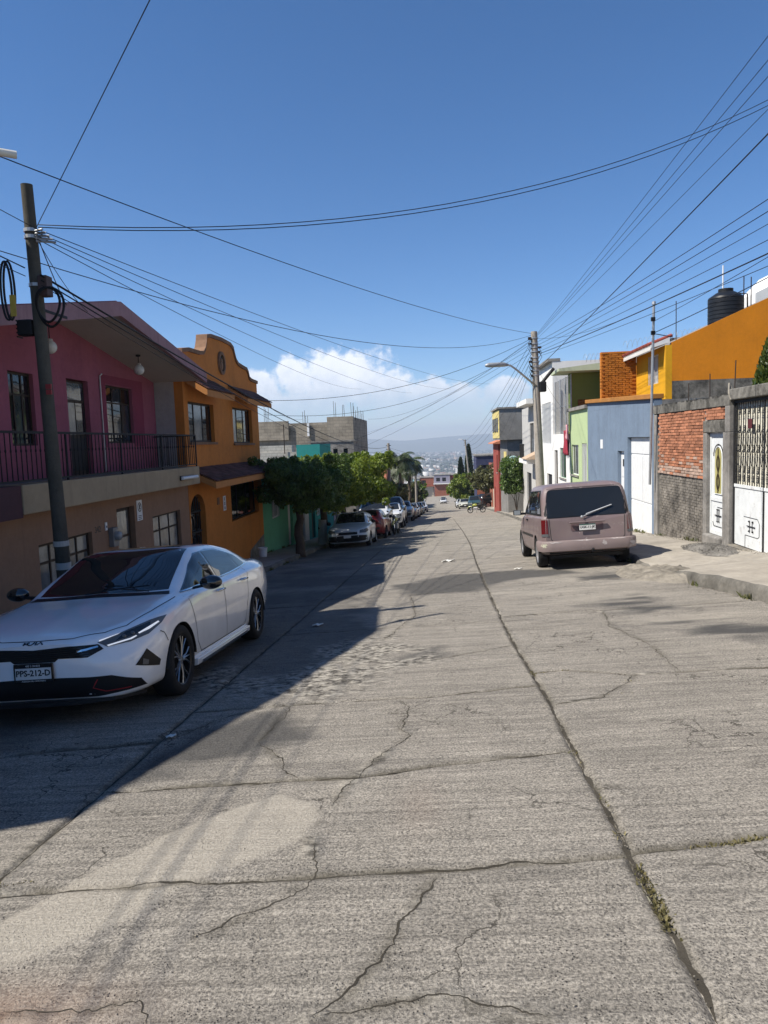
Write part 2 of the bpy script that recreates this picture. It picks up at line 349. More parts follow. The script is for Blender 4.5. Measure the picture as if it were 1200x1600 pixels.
# ---------------------------------------------------------------- ground materials
def road_material():
    m, nt, b = _mat('worn_road_concrete'); v = _n(nt, 'ShaderNodeTexCoord').outputs['Object']
    def att(nm):
        a = _n(nt, 'ShaderNodeAttribute'); a.attribute_name = nm; return a.outputs['Fac']
    base = _ramp(nt, _noise(nt, v, .42, 7, .65), (.19, .18, .163, 1), (.34, .322, .29, 1), .32, .66)
    mid = _ramp(nt, _noise(nt, v, 3.2, 7, .72), (.10, .093, .082, 1), (.39, .362, .32, 1), .30, .72)
    c = _mix(nt, .42, base, mid)
    bands = _noise(nt, v, 1.0, 6, .7, (.7, 5.5, 1))                      # wear bands across the lane
    c = _mix(nt, .30, c, _ramp(nt, bands, (.12, .11, .095, 1), (.42, .385, .33, 1), .33, .68))
    br = _noise(nt, v, 1.0, 5, .65, (1.3, 27, 1))                       # broom strokes across the lane
    c = _mix(nt, .36, c, _ramp(nt, br, (.105, .095, .082, 1), (.43, .395, .345, 1), .34, .68))
    gr = _noise(nt, v, 82, 4, .76)                                       # aggregate
    c = _mix(nt, .62, c, _mix(nt, 1.0, c, _ramp(nt, gr, (.12, .115, .11, 1), (1.95, 1.9, 1.82, 1), .38, .63), 'MULTIPLY'))
    hair = _n(nt, 'ShaderNodeTexVoronoi', feature='DISTANCE_TO_EDGE'); hair.inputs['Scale'].default_value = 1.1; wv = _n(nt, 'ShaderNodeVectorMath', operation='ADD'); nzv = _n(nt, 'ShaderNodeTexNoise'); nzv.inputs['Scale'].default_value = 3.0; nzv.inputs['Detail'].default_value = 6; nt.links.new(v, nzv.inputs['Vector']); nt.links.new(v, wv.inputs[0]); nt.links.new(nzv.outputs['Color'], wv.inputs[1]); nt.links.new(wv.outputs[0], hair.inputs['Vector'])
    hm = _n(nt, 'ShaderNodeMapRange'); nt.links.new(hair.outputs['Distance'], hm.inputs[0]); hm.inputs[1].default_value = .004; hm.inputs[2].default_value = .012; hm.inputs[3].default_value = 1; hm.inputs[4].default_value = 0
    hk = _n(nt, 'ShaderNodeMapRange'); nt.links.new(_noise(nt, v, .7, 5), hk.inputs[0]); hk.inputs[1].default_value = .46; hk.inputs[2].default_value = .58
    hx = _n(nt, 'ShaderNodeMath', operation='MULTIPLY'); nt.links.new(hm.outputs[0], hx.inputs[0]); nt.links.new(hk.outputs[0], hx.inputs[1])
    c = _mix(nt, hx.outputs[0], c, (.07, .063, .052, 1))
    vo = _n(nt, 'ShaderNodeTexVoronoi'); vo.inputs['Scale'].default_value = 60; nt.links.new(v, vo.inputs['Vector'])
    pit = _n(nt, 'ShaderNodeMapRange'); nt.links.new(vo.outputs['Distance'], pit.inputs[0]); pit.inputs[1].default_value = .10; pit.inputs[2].default_value = .26; pit.inputs[3].default_value = 1; pit.inputs[4].default_value = 0
    pn = _n(nt, 'ShaderNodeMapRange'); nt.links.new(_noise(nt, v, 9, 4), pn.inputs[0]); pn.inputs[1].default_value = .45; pn.inputs[2].default_value = .62
    pm = _n(nt, 'ShaderNodeMath', operation='MULTIPLY'); nt.links.new(pit.outputs[0], pm.inputs[0]); nt.links.new(pn.outputs[0], pm.inputs[1])
    c = _mix(nt, pm.outputs[0], c, (.055, .05, .045, 1))
    c = _mix(nt, att('pale'), c, _ramp(nt, gr, (.26, .235, .195, 1), (.50, .455, .385, 1), .3, .7))
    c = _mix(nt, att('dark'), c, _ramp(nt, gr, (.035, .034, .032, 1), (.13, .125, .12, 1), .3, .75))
    fl = _noise(nt, v, 1.0, 7, .72, (11, 19, 1))                          # spalled top: pale broken ridges over dark hollows
    c = _mix(nt, att('spall'), c, _ramp(nt, fl, (.055, .05, .044, 1), (.52, .48, .41, 1), .40, .60))
    c = _mix(nt, att('red'), c, (.33, .22, .16, 1))
    c = _mix(nt, att('dirt'), c, (.085, .075, .055, 1))
    nt.links.new(c, b.inputs['Base Color']); b.inputs['Roughness'].default_value = .92; b.inputs['Specular IOR Level'].default_value = .2
    h = _n(nt, 'ShaderNodeMath', operation='ADD'); nt.links.new(gr, h.inputs[0])
    h2 = _n(nt, 'ShaderNodeMath', operation='MULTIPLY'); nt.links.new(br, h2.inputs[0]); h2.inputs[1].default_value = 1.3; nt.links.new(h2.outputs[0], h.inputs[1])
    h3 = _n(nt, 'ShaderNodeMath', operation='SUBTRACT'); nt.links.new(h.outputs[0], h3.inputs[0]); nt.links.new(pm.outputs[0], h3.inputs[1])
    hs = _n(nt, 'ShaderNodeMath', operation='MULTIPLY'); nt.links.new(fl, hs.inputs[0]); nt.links.new(att('spall'), hs.inputs[1])
    hs2 = _n(nt, 'ShaderNodeMath', operation='MULTIPLY_ADD'); nt.links.new(hs.outputs[0], hs2.inputs[0]); hs2.inputs[1].default_value = 5.0; nt.links.new(h3.outputs[0], hs2.inputs[2])
    _bump(nt, b, hs2.outputs[0], .85, .014)
    return m
M_ROAD = road_material()
M_DIRT = plaster('joint_dirt', (.055, .048, .037), .5, .8, 120, 0, .95)
M_WALK = plaster('pavement_concrete', (.32, .29, .245), .3, .5, 70, 0, .92)
M_KERB = plaster('kerb_concrete', (.15, .14, .122), .6, 1.0, 22, .3, .95, blotch=.5)
M_EARTH = plaster('dry_earth', (.17, .14, .10), .35, .6, 8, 0, .95)

# ---------------------------------------------------------------- terrain sheet (hillside and valley floor)
def terrain():
    Y = np.concatenate([np.linspace(-80, 300, 39), np.geomspace(320, 11000, 40)])
    X = np.concatenate([-np.geomspace(60, 10000, 16)[::-1], np.linspace(-50, 50, 21), np.geomspace(60, 10000, 16)])
    gx, gy = np.meshgrid(X, Y); gz = prof(gy)+.045*np.clip(gx, -7, 9)-.35
    side = np.clip((np.abs(gx)-9)/40, 0, 1); gz = gz-np.where(gy < 300, side*.5, 0)
    far = gy > 600; gz = gz+np.where(far, (fbm(gx/900, gy/900, 3, 5)-.5)*18, 0)
    n, m = gx.shape; idx = np.arange(n*m).reshape(n, m)
    q = np.stack([idx[:-1, :-1], idx[:-1, 1:], idx[1:, 1:], idx[1:, :-1]], -1).reshape(-1, 4)
    mt, nt, b = _mat('valley_ground'); v = _n(nt, 'ShaderNodeTexCoord').outputs['Object']
    c = _mix(nt, .6, _ramp(nt, _noise(nt, v, .004, 8, .7), (.035, .05, .025, 1), (.16, .14, .10, 1), .38, .62), _ramp(nt, _noise(nt, v, .03, 6, .7), (.04, .055, .03, 1), (.2, .18, .14, 1)))
    nt.links.new(c, b.inputs['Base Color']); b.inputs['Roughness'].default_value = 1
    link('terrain', fastmesh('terrain', np.stack([gx, gy, gz], -1).reshape(-1, 3), q, mt, True), kind='structure')
terrain()

# ---------------------------------------------------------------- the road: cast concrete slabs
CJ = [(0.78, -40), (0.78, 2.07), (0.78, 2.59), (0.77, 3.01), (0.79, 3.25), (0.78, 3.98), (0.77, 4.57), (0.79, 5.44), (0.77, 6.47), (0.74, 7.97), (0.75, 10.34), (0.78, 13.55), (0.84, 17.6), (0.99, 25.05), (1.05, 35), (1.0, 60), (1.0, 300)]
cjx = lambda Y: np.interp(Y, [p[1] for p in CJ], [p[0] for p in CJ])
LJX = -2.075
TJ_M = [[(-2.1, .9), (.8, 1.0)], [(-2.08, 2.93), (-1.13, 2.98), (-.29, 3.02), (.78, 3.1)], [(-2.08, 4.10), (-.54, 4.15), (-.07, 4.28), (.75, 4.43)],
        [(-2.08, 5.72), (-1.45, 5.78), (-.81, 5.83), (-.26, 5.8), (.55, 5.96), (.82, 6.01)]]
TJ_L = [[(-4.8, 1.0), (-2, 1.0)], [(-4.8, 4.7), (-3.03, 4.84), (-2.65, 4.92), (-2.07, 5.0)]]
TJ_R = [[(.7, .9), (4.6, .9)], [(.75, 3.1), (.99, 3.14), (1.41, 3.23), (4.6, 3.5)], [(.75, 6.42), (1.05, 6.45), (1.56, 6.17), (1.89, 6.16), (2.69, 6.2), (4.6, 6.35)]]
yy = 9.2
while yy < 62:
    TJ_M.append([(-2.2, yy-.05), (-.5, yy+.05), (1.1, yy)]); TJ_R.append([(.7, yy+.35), (3, yy+.42), (6, yy+.5)]); TJ_L.append([(-4.8, yy-.7), (-2, yy-.6)]); yy += 3.25 if yy < 40 else 3.6
CRACKS = [
 [(-0.29, 5.69), (-0.33, 5.0), (-0.27, 4.85), (-0.47, 4.33), (-0.56, 4.08), (-0.62, 3.73)],
 [(-2.05, 4.97), (-1.81, 5.39), (-1.45, 5.78)],
 [(-0.44, 2.11), (-0.36, 2.21), (-0.34, 2.24), (-0.26, 2.41), (-0.16, 2.72), (-0.06, 2.99)],
 [(-0.67, 3.36), (-0.6, 3.05), (-0.61, 2.94), (-0.74, 2.78), (-0.98, 2.55)],
 [(-1.5, 2.16), (-1.18, 2.19), (-1.05, 2.23), (-0.96, 2.12)],
 [(-0.42, 2.12), (-0.22, 2.18), (-0.02, 2.22), (0.1, 2.15), (0.29, 2.11)],
 [(-0.7, 8.41), (-0.38, 10.2), (-0.56, 12.37)],
 [(0.79, 5.40), (1.18, 5.54), (1.5, 5.94), (1.6, 6.17)],
 [(1.95, 6.17), (2.05, 7.3), (1.9, 8.4), (2.05, 9.5)], [(-0.1, 7.2), (.35, 7.45), (.74, 7.7)], [(-.9, 4.13), (-1.3, 4.9), (-1.25, 5.78)]]
LIGHTP = [(-1.85, 2.72), (-1.7, 2.96), (-1.45, 3.43), (-1.12, 3.78), (-0.94, 3.94), (-0.73, 3.78), (-0.64, 3.61), (-0.69, 3.4), (-0.89, 3.16), (-1.13, 2.98), (-1.29, 2.69), (-1.47, 2.53), (-1.75, 2.3), (-2.05, 2.3)]
ERODED = [(-1.69, 6.78), (-1.33, 8.6), (-0.75, 9.06), (-0.1, 7.69), (-0.03, 7.2), (-0.57, 6.78), (-0.76, 6.23), (-1.04, 5.87), (-1.58, 5.88), (-2.4, 6.4), (-2.7, 7.6)]
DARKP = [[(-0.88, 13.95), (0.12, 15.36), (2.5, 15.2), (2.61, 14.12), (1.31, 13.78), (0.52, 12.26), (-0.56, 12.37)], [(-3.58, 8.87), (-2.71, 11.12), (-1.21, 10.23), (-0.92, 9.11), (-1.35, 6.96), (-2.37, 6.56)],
         [(-.25, 7.6), (.0, 7.75), (.02, 7.45), (-.45, 7.0), (-.6, 7.1)], [(-2.0, 4.3), (-1.3, 4.5), (-.95, 4.95), (-1.3, 5.6), (-1.9, 5.2)]]
STAIN = [[(2.02, 9.81), (2.68, 10.8), (3.15, 10.23), (2.97, 9.41), (2.36, 8.89)], [(2.44, 8.4), (2.88, 8.46), (3.6, 7.5), (3.3, 7.14), (2.53, 7.6)], [(2.3, 13.3), (2.9, 13.9), (3.5, 13.6), (3.1, 12.7), (2.5, 12.8)]]
def polymask(x, y, poly, soft, seed):
    w = (fbm(x*2.2, y*2.2, 4, seed)-.5)
    wx, wy = x+w*soft*2, y+(fbm(x*2.2+9, y*2.2, 4, seed+3)-.5)*soft*2
    d = polydist(wx, wy, list(poly)+[poly[0]]); s = np.where(inpoly(wx, wy, poly), d, -d)
    return np.clip(s/soft+.5, 0, 1)
def make_road():
    root = bpy.data.objects.new('road', None); COL.objects.link(root); tag(root, kind='structure')
    # bedding under the slabs: one strip that shows in the open joints and runs on down the hill
    ys = np.concatenate([np.linspace(-40, 62, 60), np.linspace(66, 300, 70)]); vs = []; qs = []
    for y in ys:
        for t in np.linspace(0, 1, 5):
            x = KERBL-.1+t*(kerbR(y)+.15-KERBL); vs.append((x, y, road_z(x, y)-(.045 if y < 61 else 0)))
    for i in range(len(ys)-1):
        for k in range(4): a = i*5+k; qs.append((a, a+1, a+6, a+5))
    bed = link('road_bed', fastmesh('road_bed', vs, qs, M_ROAD, True), root)
    rows = [-.6]
    while rows[-1] < 61: y = rows[-1]; rows.append(y+(.05 if y < .6 else max(.0125, .0042*y) if y < 16 else .011*y-.105))
    rows = np.array(rows)
    cols = np.unique(np.round(np.concatenate([np.arange(-4.78, 0.775, .032), np.arange(0.775, 4.4, .036), LJX+np.array([-.05, -.03, -.018, -.008, .008, .018, .03, .05]),
                     .775+np.array([-.06, -.04, -.025, -.012, -.006, .006, .012, .025, .04, .06])]), 4))
    gx, gy = np.meshgrid(cols, rows)
    # follow the joint and stretch the right lane out to the kerb
    kx = kerbR(gy); jx = cjx(gy)
    gx = np.where(gx > .775, jx+(gx-.775)*(kx+.12-jx)/(cols[-1]-.775), gx+(jx-.775)*np.clip(1+(gx-.775)/2.2, 0, 1))
    col_id = np.where(gx < LJX, 0, np.where(gx < jx, 1, 2))
    def tj(tjs): return [np.interp(gx, [p[0] for p in t], [p[1] for p in t]) + (fbm(gx*3, gx*0+i, 3, i)-.5)*.05 for i, t in enumerate(tjs)]
    TY = [tj(TJ_L), tj(TJ_M), tj(TJ_R)]
    sid = np.zeros(gx.shape, int); dj = np.minimum(np.abs(gx-LJX), np.abs(gx-jx))
    for c in range(3):
        k = np.zeros(gx.shape, int)
        for t in TY[c]: k += (gy > t); dj = np.where(col_id == c, np.minimum(dj, np.abs(gy-t)), dj)
        sid = np.where(col_id == c, c*100+k, sid)
    z = road_z(gx, gy)
    tilt = np.array([random.uniform(-.006, .006) for _ in range(400)]); z = z+tilt[sid]
    z += (fbm(gx*.9, gy*.9, 4, 3)-.5)*.02+(fbm(gx*7, gy*7, 3, 8)-.5)*.006
    z += (fbm(gx*2.5, gy*36, 2, 12)-.5)*.0035
    z -= .016*np.exp(-(dj/.022)**2)*(.4+1.2*fbm(gx*4, gy*4, 3, 33))
    er = polymask(gx, gy, ERODED, .3, 5); er = er*np.clip(fbm(gx*2.4, gy*2.4, 4, 29)*4.2-1.1, 0, 1); z += er*((fbm(gx*15, gy*15, 4, 21)-.7)*.03)
    dk = np.zeros(gx.shape); 
    for i, p in enumerate(DARKP):
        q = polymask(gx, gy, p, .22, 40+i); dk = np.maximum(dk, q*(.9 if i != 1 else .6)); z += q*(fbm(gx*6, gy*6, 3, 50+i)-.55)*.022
    for i, p in enumerate(STAIN): dk = np.maximum(dk, polymask(gx, gy, p, .45, 60+i)*np.clip(fbm(gx*1.6, gy*4.5, 4, 70+i)*3.0-.75, 0, 1))
    pale = polymask(gx, gy, LIGHTP, .035, 77)*(.55+.55*fbm(gx*5, gy*5, 3, 78)); z += pale*.008
    
    pale = np.maximum(pale, np.clip(fbm(gx*.8, gy*2.2, 4, 14)*2.6-1.5, 0, .45)*(gy > 6)*(gx > .8))
    red = np.exp(-(((gx+1.5)/.4)**2+((gy-2.15)/.18)**2))*.55
    red = np.maximum(red, np.exp(-(((gx+.15)/.12)**2+((gy-3.7)/.3)**2))*.12)
    dirt = np.exp(-(dj/.03)**2)*.8*np.clip(fbm(gx*5, gy*5, 3, 4)*2.2-.4, 0, 1)
    for c in CRACKS: dirt = np.maximum(dirt, .5*np.exp(-(polydist(gx, gy, c)/.03)**2)*np.clip(fbm(gx*6, gy*6, 2, 44)*2.4-.5, 0, 1))
    sp2 = np.zeros(gx.shape)
    for k3, c in enumerate(CRACKS): sp2 = np.maximum(sp2, np.exp(-(polydist(gx, gy, c)/.05)**2)*np.clip(fbm(gx*4, gy*4, 3, 144+k3)*4-2.1, 0, .9))
    sp2 = np.maximum(sp2, np.exp(-(dj/.045)**2)*np.clip(fbm(gx*3, gy*3, 3, 155)*4-2.2, 0, .85))
    lane = polymask(gx, gy, [(-4.9, 5.2), (-4.9, 46), (-1.6, 46), (-1.35, 16), (-1.2, 10), (-2.0, 6.2), (-3.0, 5.2)], .5, 81); dk = np.maximum(dk, lane*np.clip(fbm(gx*1.1, gy*.7, 4, 83)*1.5-.15, 0, .75))  # left lane: worn dark asphalt, plus house shade deepened in the colour
    n, mm = gx.shape; idx = np.arange(n*mm).reshape(n, mm)
    Q = np.stack([idx[:-1, :-1], idx[:-1, 1:], idx[1:, 1:], idx[1:, :-1]], -1).reshape(-1, 4)
    cs = np.stack([np.minimum(sid[:-1, :-1], 9999), sid[:-1, 1:], sid[1:, 1:], sid[1:, :-1]], -1).reshape(-1, 4)
    fs = np.median(cs, axis=1).astype(int)
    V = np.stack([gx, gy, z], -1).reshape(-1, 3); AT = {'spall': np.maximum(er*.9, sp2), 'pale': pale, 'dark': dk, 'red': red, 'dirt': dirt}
    first = True
    for s in np.unique(fs):
        q = Q[fs == s]; u, inv = np.unique(q, return_inverse=True); 
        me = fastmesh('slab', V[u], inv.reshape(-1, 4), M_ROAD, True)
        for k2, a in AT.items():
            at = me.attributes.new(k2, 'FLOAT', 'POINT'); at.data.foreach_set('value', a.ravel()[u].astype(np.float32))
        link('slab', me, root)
    GB = BVHTree.FromPolygons([Vector(p) for p in V[::1].tolist()], Q.tolist())
    def gz(x, y):
        h = GB.ray_cast(Vector((x, y, 5)), Vector((0, 0, -1))); return h[0].z if h[0] else rz(x, y)
    # open cracks and joints, packed with dirt: narrow ragged strips
    def ribbon(pts, w, name, lift):
        P = []
        for (x0, y0), (x1, y1) in zip(pts[:-1], pts[1:]):
            L = math.hypot(x1-x0, y1-y0); k = max(2, int(L/.012)) if y0 < 20 else max(2, int(L/.3))
            for i in range(k): t = i/k; P.append((x0+(x1-x0)*t, y0+(y1-y0)*t))
        P.append(pts[-1]); P = np.array(P); s = np.cumsum(np.r_[0, np.hypot(*np.diff(P, axis=0).T)])
        sd = random.randint(0, 9999); T = np.gradient(P, axis=0); T /= np.linalg.norm(T, axis=1)[:, None]+1e-9; N = np.stack([-T[:, 1], T[:, 0]], 1)
        off = (fbm(s*5, s*0, 6, sd)-.5)*.09+(fbm(s*38, s*0, 3, sd+9)-.5)*.022; P = P+N*off[:, None]*(1 if name == 'crack' else .4)
        ww = w*(.15+1.7*fbm(s*9, s*0+3, 3, sd+5)**1.5)*np.clip(np.minimum(s, s[-1]-s)/.12, .1, 1)
        A = P+N*ww[:, None]; C = P-N*ww[:, None]; vs = []
        for a, c in zip(A, C): vs += [(a[0], a[1], gz(*a)+lift), (c[0], c[1], gz(*c)+lift)]
        return vs, [(2*i, 2*i+1, 2*i+3, 2*i+2) for i in range(len(P)-1)]
    for i, c in enumerate(CRACKS):
        v, q = ribbon(c, .0045, 'crack', .0015); link('crack', fastmesh('crack', v, q, M_DIRT), root)
    for pts, w in [([p for p in CJ if p[1] > 1 and p[1] < 70], .012), ([(LJX, 1.5), (LJX, 3.4), (LJX+.01, 5), (LJX, 9), (LJX, 30)], .008)]+[(t, .0055) for t in TJ_M[1:]+TJ_R[1:]+TJ_L[1:]]:
        v, q = ribbon(pts, w, 'joint', .0012); link('joint_fill', fastmesh('joint_fill', v, q, M_DIRT), root)
    return root
ROAD = make_road()

# ---------------------------------------------------------------- pavements with their kerbs
def walk(name, ys, edge, back, hk, hb, mat):
    """pavement strip: rough kerb face, worn top, cast in bays"""
    nx = 26; vs = []; qs = []; ys = np.array(ys)
    T = np.r_[[-.02, 0, .0], np.linspace(.015, 1, nx)]
    for y in ys:
        e = edge(y)+(float(fbm(np.float64(y*2.3), np.float64(1.), 4, 8))-.5)*.16; b2 = back(y)
        for j, t in enumerate(T):
            x = e+(b2-e)*max(t, 0); h = hk(y)+(hb(y)-hk(y))*max(t, 0)
            n = (float(fbm(np.float64(x*3), np.float64(y*3), 4, 2))-.5)
            if j == 0: z = rz(e, y)-.12; x = e-(.05+.06*n)*(1 if b2 > e else -1)
            elif j == 1: z = rz(e, y)+h*.55+n*.05; x = e-(.03+.05*n)*(1 if b2 > e else -1)
            elif j == 2: z = rz(e, y)+h-.012
            else: z = rz(x, y)+h+n*.025
            vs.append((x, y, z))
    n = len(T)
    for i in range(len(ys)-1):
        for k in range(n-1): a = i*n+k; qs.append((a, a+1, a+n+1, a+n))
    me = fastmesh(name, vs, qs, None, True); me.materials.append(M_WALK); me.materials.append(M_KERB)
    mi = np.zeros(len(qs), np.int32); k = np.arange(len(qs)) % (n-1); mi[k < 3] = 1
    me.polygons.foreach_set('material_index', mi)
    return link(name, me, kind='structure')
yr = np.concatenate([np.arange(-30, 4, 1.), np.arange(4, 30, .12), np.arange(30, 90, .5), np.arange(90, 300, 4)])
def hkR(y): return float(np.interp(y, [0, 11.0, 11.8, 13.5, 14.6, 15.4, 300], [.2, .2, .17, .02, .08, .15, .15]))
walk('pavement_right', yr, lambda y: float(kerbR(y)), lambda y: float(kerbR(y))+max(2.6, 6.3-float(kerbR(y))), hkR, lambda y: .20, M_WALK)
walk('pavement_left', yr, lambda y: KERBL+.0, lambda y: -6.9, lambda y: .13, lambda y: .15, M_WALK)
# broken concrete ramp at the kerb and the heap of sand and rubble by the gate
def mound(name, cx, cy, rx, ry, h, mat, seed, amp, rot=0, n=46, **k):
    t = np.linspace(-1, 1, n); gx, gy = np.meshgrid(t, t); d = np.hypot(gx, gy)
    X = cx+gx*rx*math.cos(rot)-gy*ry*math.sin(rot); Y = cy+gx*rx*math.sin(rot)+gy*ry*math.cos(rot)
    f = np.clip(1-d**2+(fbm(X*2.6, Y*2.6, 4, seed+70)-.5)*1.5, 0, 1)*np.clip((1-d)*5, 0, 1)
    Z = road_z(X, Y)+np.where(X > kerbR(Y), k.pop('base', .16), 0)+h*f**.8+(fbm(X*9, Y*9, 5, seed)-.5)*amp*f**.35-.03*(f <= 0)-.015
    idx = np.arange(n*n).reshape(n, n); q = np.stack([idx[:-1, :-1], idx[:-1, 1:], idx[1:, 1:], idx[1:, :-1]], -1).reshape(-1, 4)
    keep = (d.ravel()[q] < 1.02).any(1)
    return link(name, fastmesh(name, np.stack([X, Y, Z], -1).reshape(-1, 3), q[keep], mat, True), **k)
M_RUB = plaster('rubble', (.25, .225, .185), .55, 1.0, 40, 0, .95, blotch=.45)
M_GRAVEL = plaster('gravel_grey', (.17, .16, .145), .6, 1.0, 90, 0, .95)
mound('kerb_ramp', 3.72, 13.0, .62, 1.5, .13, M_RUB, 5, .10, base=.02, label='rough broken concrete ramp against the right kerb behind the van', cat='ramp')
mound('gravel_heap', 5.45, 15.3, .42, 1.25, .10, M_GRAVEL, 9, .06, base=.18, label='low dark gravel heap on the pavement at the foot of the gate pillar', cat='gravel', kind='stuff')
def pebbles(name, n, fn, mat, r0, r1, **k):
    vs = []; qs = []
    for i in range(n):
        x, y, z = fn(); r = random.uniform(r0, r1); o = len(vs)
        a = random.random()*6.28
        for (p, q, s) in ((1, 0, 0), (0, 1, 0), (-1, 0, 0), (0, -1, 0), (0, 0, .8), (0, 0, -.5)):
            u, w = p*math.cos(a)-q*math.sin(a)*.7, p*math.sin(a)+q*math.cos(a)*.7
            vs.append((x+u*r*random.uniform(.7, 1.2), y+w*r*random.uniform(.7, 1.2), z+s*r*random.uniform(.6, 1)))
        for t in ((0, 1, 4), (1, 2, 4), (2, 3, 4), (3, 0, 4), (1, 0, 5), (2, 1, 5), (3, 2, 5), (0, 3, 5)): qs.append(tuple(o+j for j in t))
    return link(name, fastmesh(name, vs, qs, mat), kind='stuff', **k)
def pf():
    y = random.uniform(2, 12)**1.0; x = random.gauss(.78, .04) if random.random() < .3 else random.uniform(-3, 3.9); return x, y, rz(x, y)+.004
pebbles('loose_grit', 900, pf, M_RUB, .002, .007, label='loose grit and small stones scattered over the concrete road', cat='grit')
def pg():
    a = random.random()*6.28; r = random.random()**.6; x, y = 5.45+.42*r*math.cos(a), 15.3+1.3*r*math.sin(a); return x, y, rz(x, y)+.19+.1*(1-r*r)
pebbles('gravel_stones', 700, pg, M_GRAVEL, .008, .022, label='dark gravel stones on the heap by the gate pillar', cat='gravel')
# weeds in the joint
def weeds():
    vs = []; qs = []
    spots0 = [(.78, 2.62, 90, .05), (.785, 2.75, 80, .06), (.78, 2.9, 40, .05), (.78, 3.3, 12, .03), (.79, 3.7, 10, .03), (1.2, 3.16, 60, .12), (1.36, 3.2, 50, .1), (1.0, 6.44, 30, .1), (1.5, 5.95, 20, .08), (.78, 6.4, 20, .06), (-2.07, 3.0, 40, .1), (.77, 4.3, 14, .08), (1.25, 5.6, 20, .1)]
    for (x, y, n, s) in spots0:
        lx_ = x > .9 or x < -1; 
        for i in range(int(n*1.6)):
            a = random.random()*6.28; px_, py_ = (x+random.gauss(0, s), y+random.gauss(0, .010)) if lx_ else (x+random.gauss(0, .012), y+random.gauss(0, s)); py_ += (px_-x)*.17 if lx_ else 0; h = random.uniform(.004, .014); w = h*.45
            z = rz(px_, py_)-.004; dx, dy = math.cos(a)*w, math.sin(a)*w; lx, ly = random.gauss(0, h*.7), random.gauss(0, h*.7); o = len(vs)
            vs += [(px_-dx, py_-dy, z), (px_+dx, py_+dy, z), (px_+lx+dx*.5, py_+ly+dy*.5, z+h), (px_+lx-dx*.5, py_+ly-dy*.5, z+h)]; qs.append((o, o+1, o+2, o+3))
    link('joint_weeds', fastmesh('joint_weeds', vs, qs, leafmat('dry_moss', (.07, .065, .025), (.20, .17, .08), .1)), kind='stuff', label='small dry moss and weeds growing in the road joints', cat='weeds')
weeds()

# dirt, grit and weeds where the walls and kerbs meet the ground
def pe():
    y = random.uniform(10, 29); r = random.random()
    if r < .5: x = 5.86-abs(random.gauss(0, .09)); return x, y, rz(x, y)+.20
    x = float(kerbR(y))-abs(random.gauss(.03, .10)); return x, y, rz(x, y)+.006
pebbles('edge_grit', 1500, pe, M_RUB, .004, .018, label='grit and crumbled mortar along the right wall foot and kerb', cat='grit')
def edge_weeds():
    vs = []; qs = []
    spots = [(5.84, random.uniform(16.5, 29), .20) for _ in range(16)]+[(float(kerbR(y))-.03, y, .0) for y in [random.uniform(9.5, 28) for _ in range(12)]]+[(KERBL+.03, random.uniform(17, 40), .0) for _ in range(14)]+[(-6.16, random.uniform(14, 30), .15) for _ in range(10)]
    for (x, y, h0) in spots:
        for i in range(random.randint(14, 40)):
            px_, py_ = x+random.gauss(0, .03), y+random.gauss(0, .09); h = random.uniform(.02, .09); a = random.random()*6.28; w = h*.22; z = rz(px_, py_)+h0; dx, dy = math.cos(a)*w, math.sin(a)*w; lx, ly = random.gauss(0, h*.5), random.gauss(0, h*.5); o = len(vs)
            vs += [(px_-dx, py_-dy, z), (px_+dx, py_+dy, z), (px_+lx+dx*.3, py_+ly+dy*.3, z+h), (px_+lx-dx*.3, py_+ly-dy*.3, z+h)]; qs.append((o, o+1, o+2, o+3))
    link('edge_weeds', fastmesh('edge_weeds', vs, qs, leafmat('weed_green', (.05, .07, .02), (.16, .15, .06), .15)), kind='stuff', label='small weeds along the kerbs and wall feet', cat='weeds')
edge_weeds()
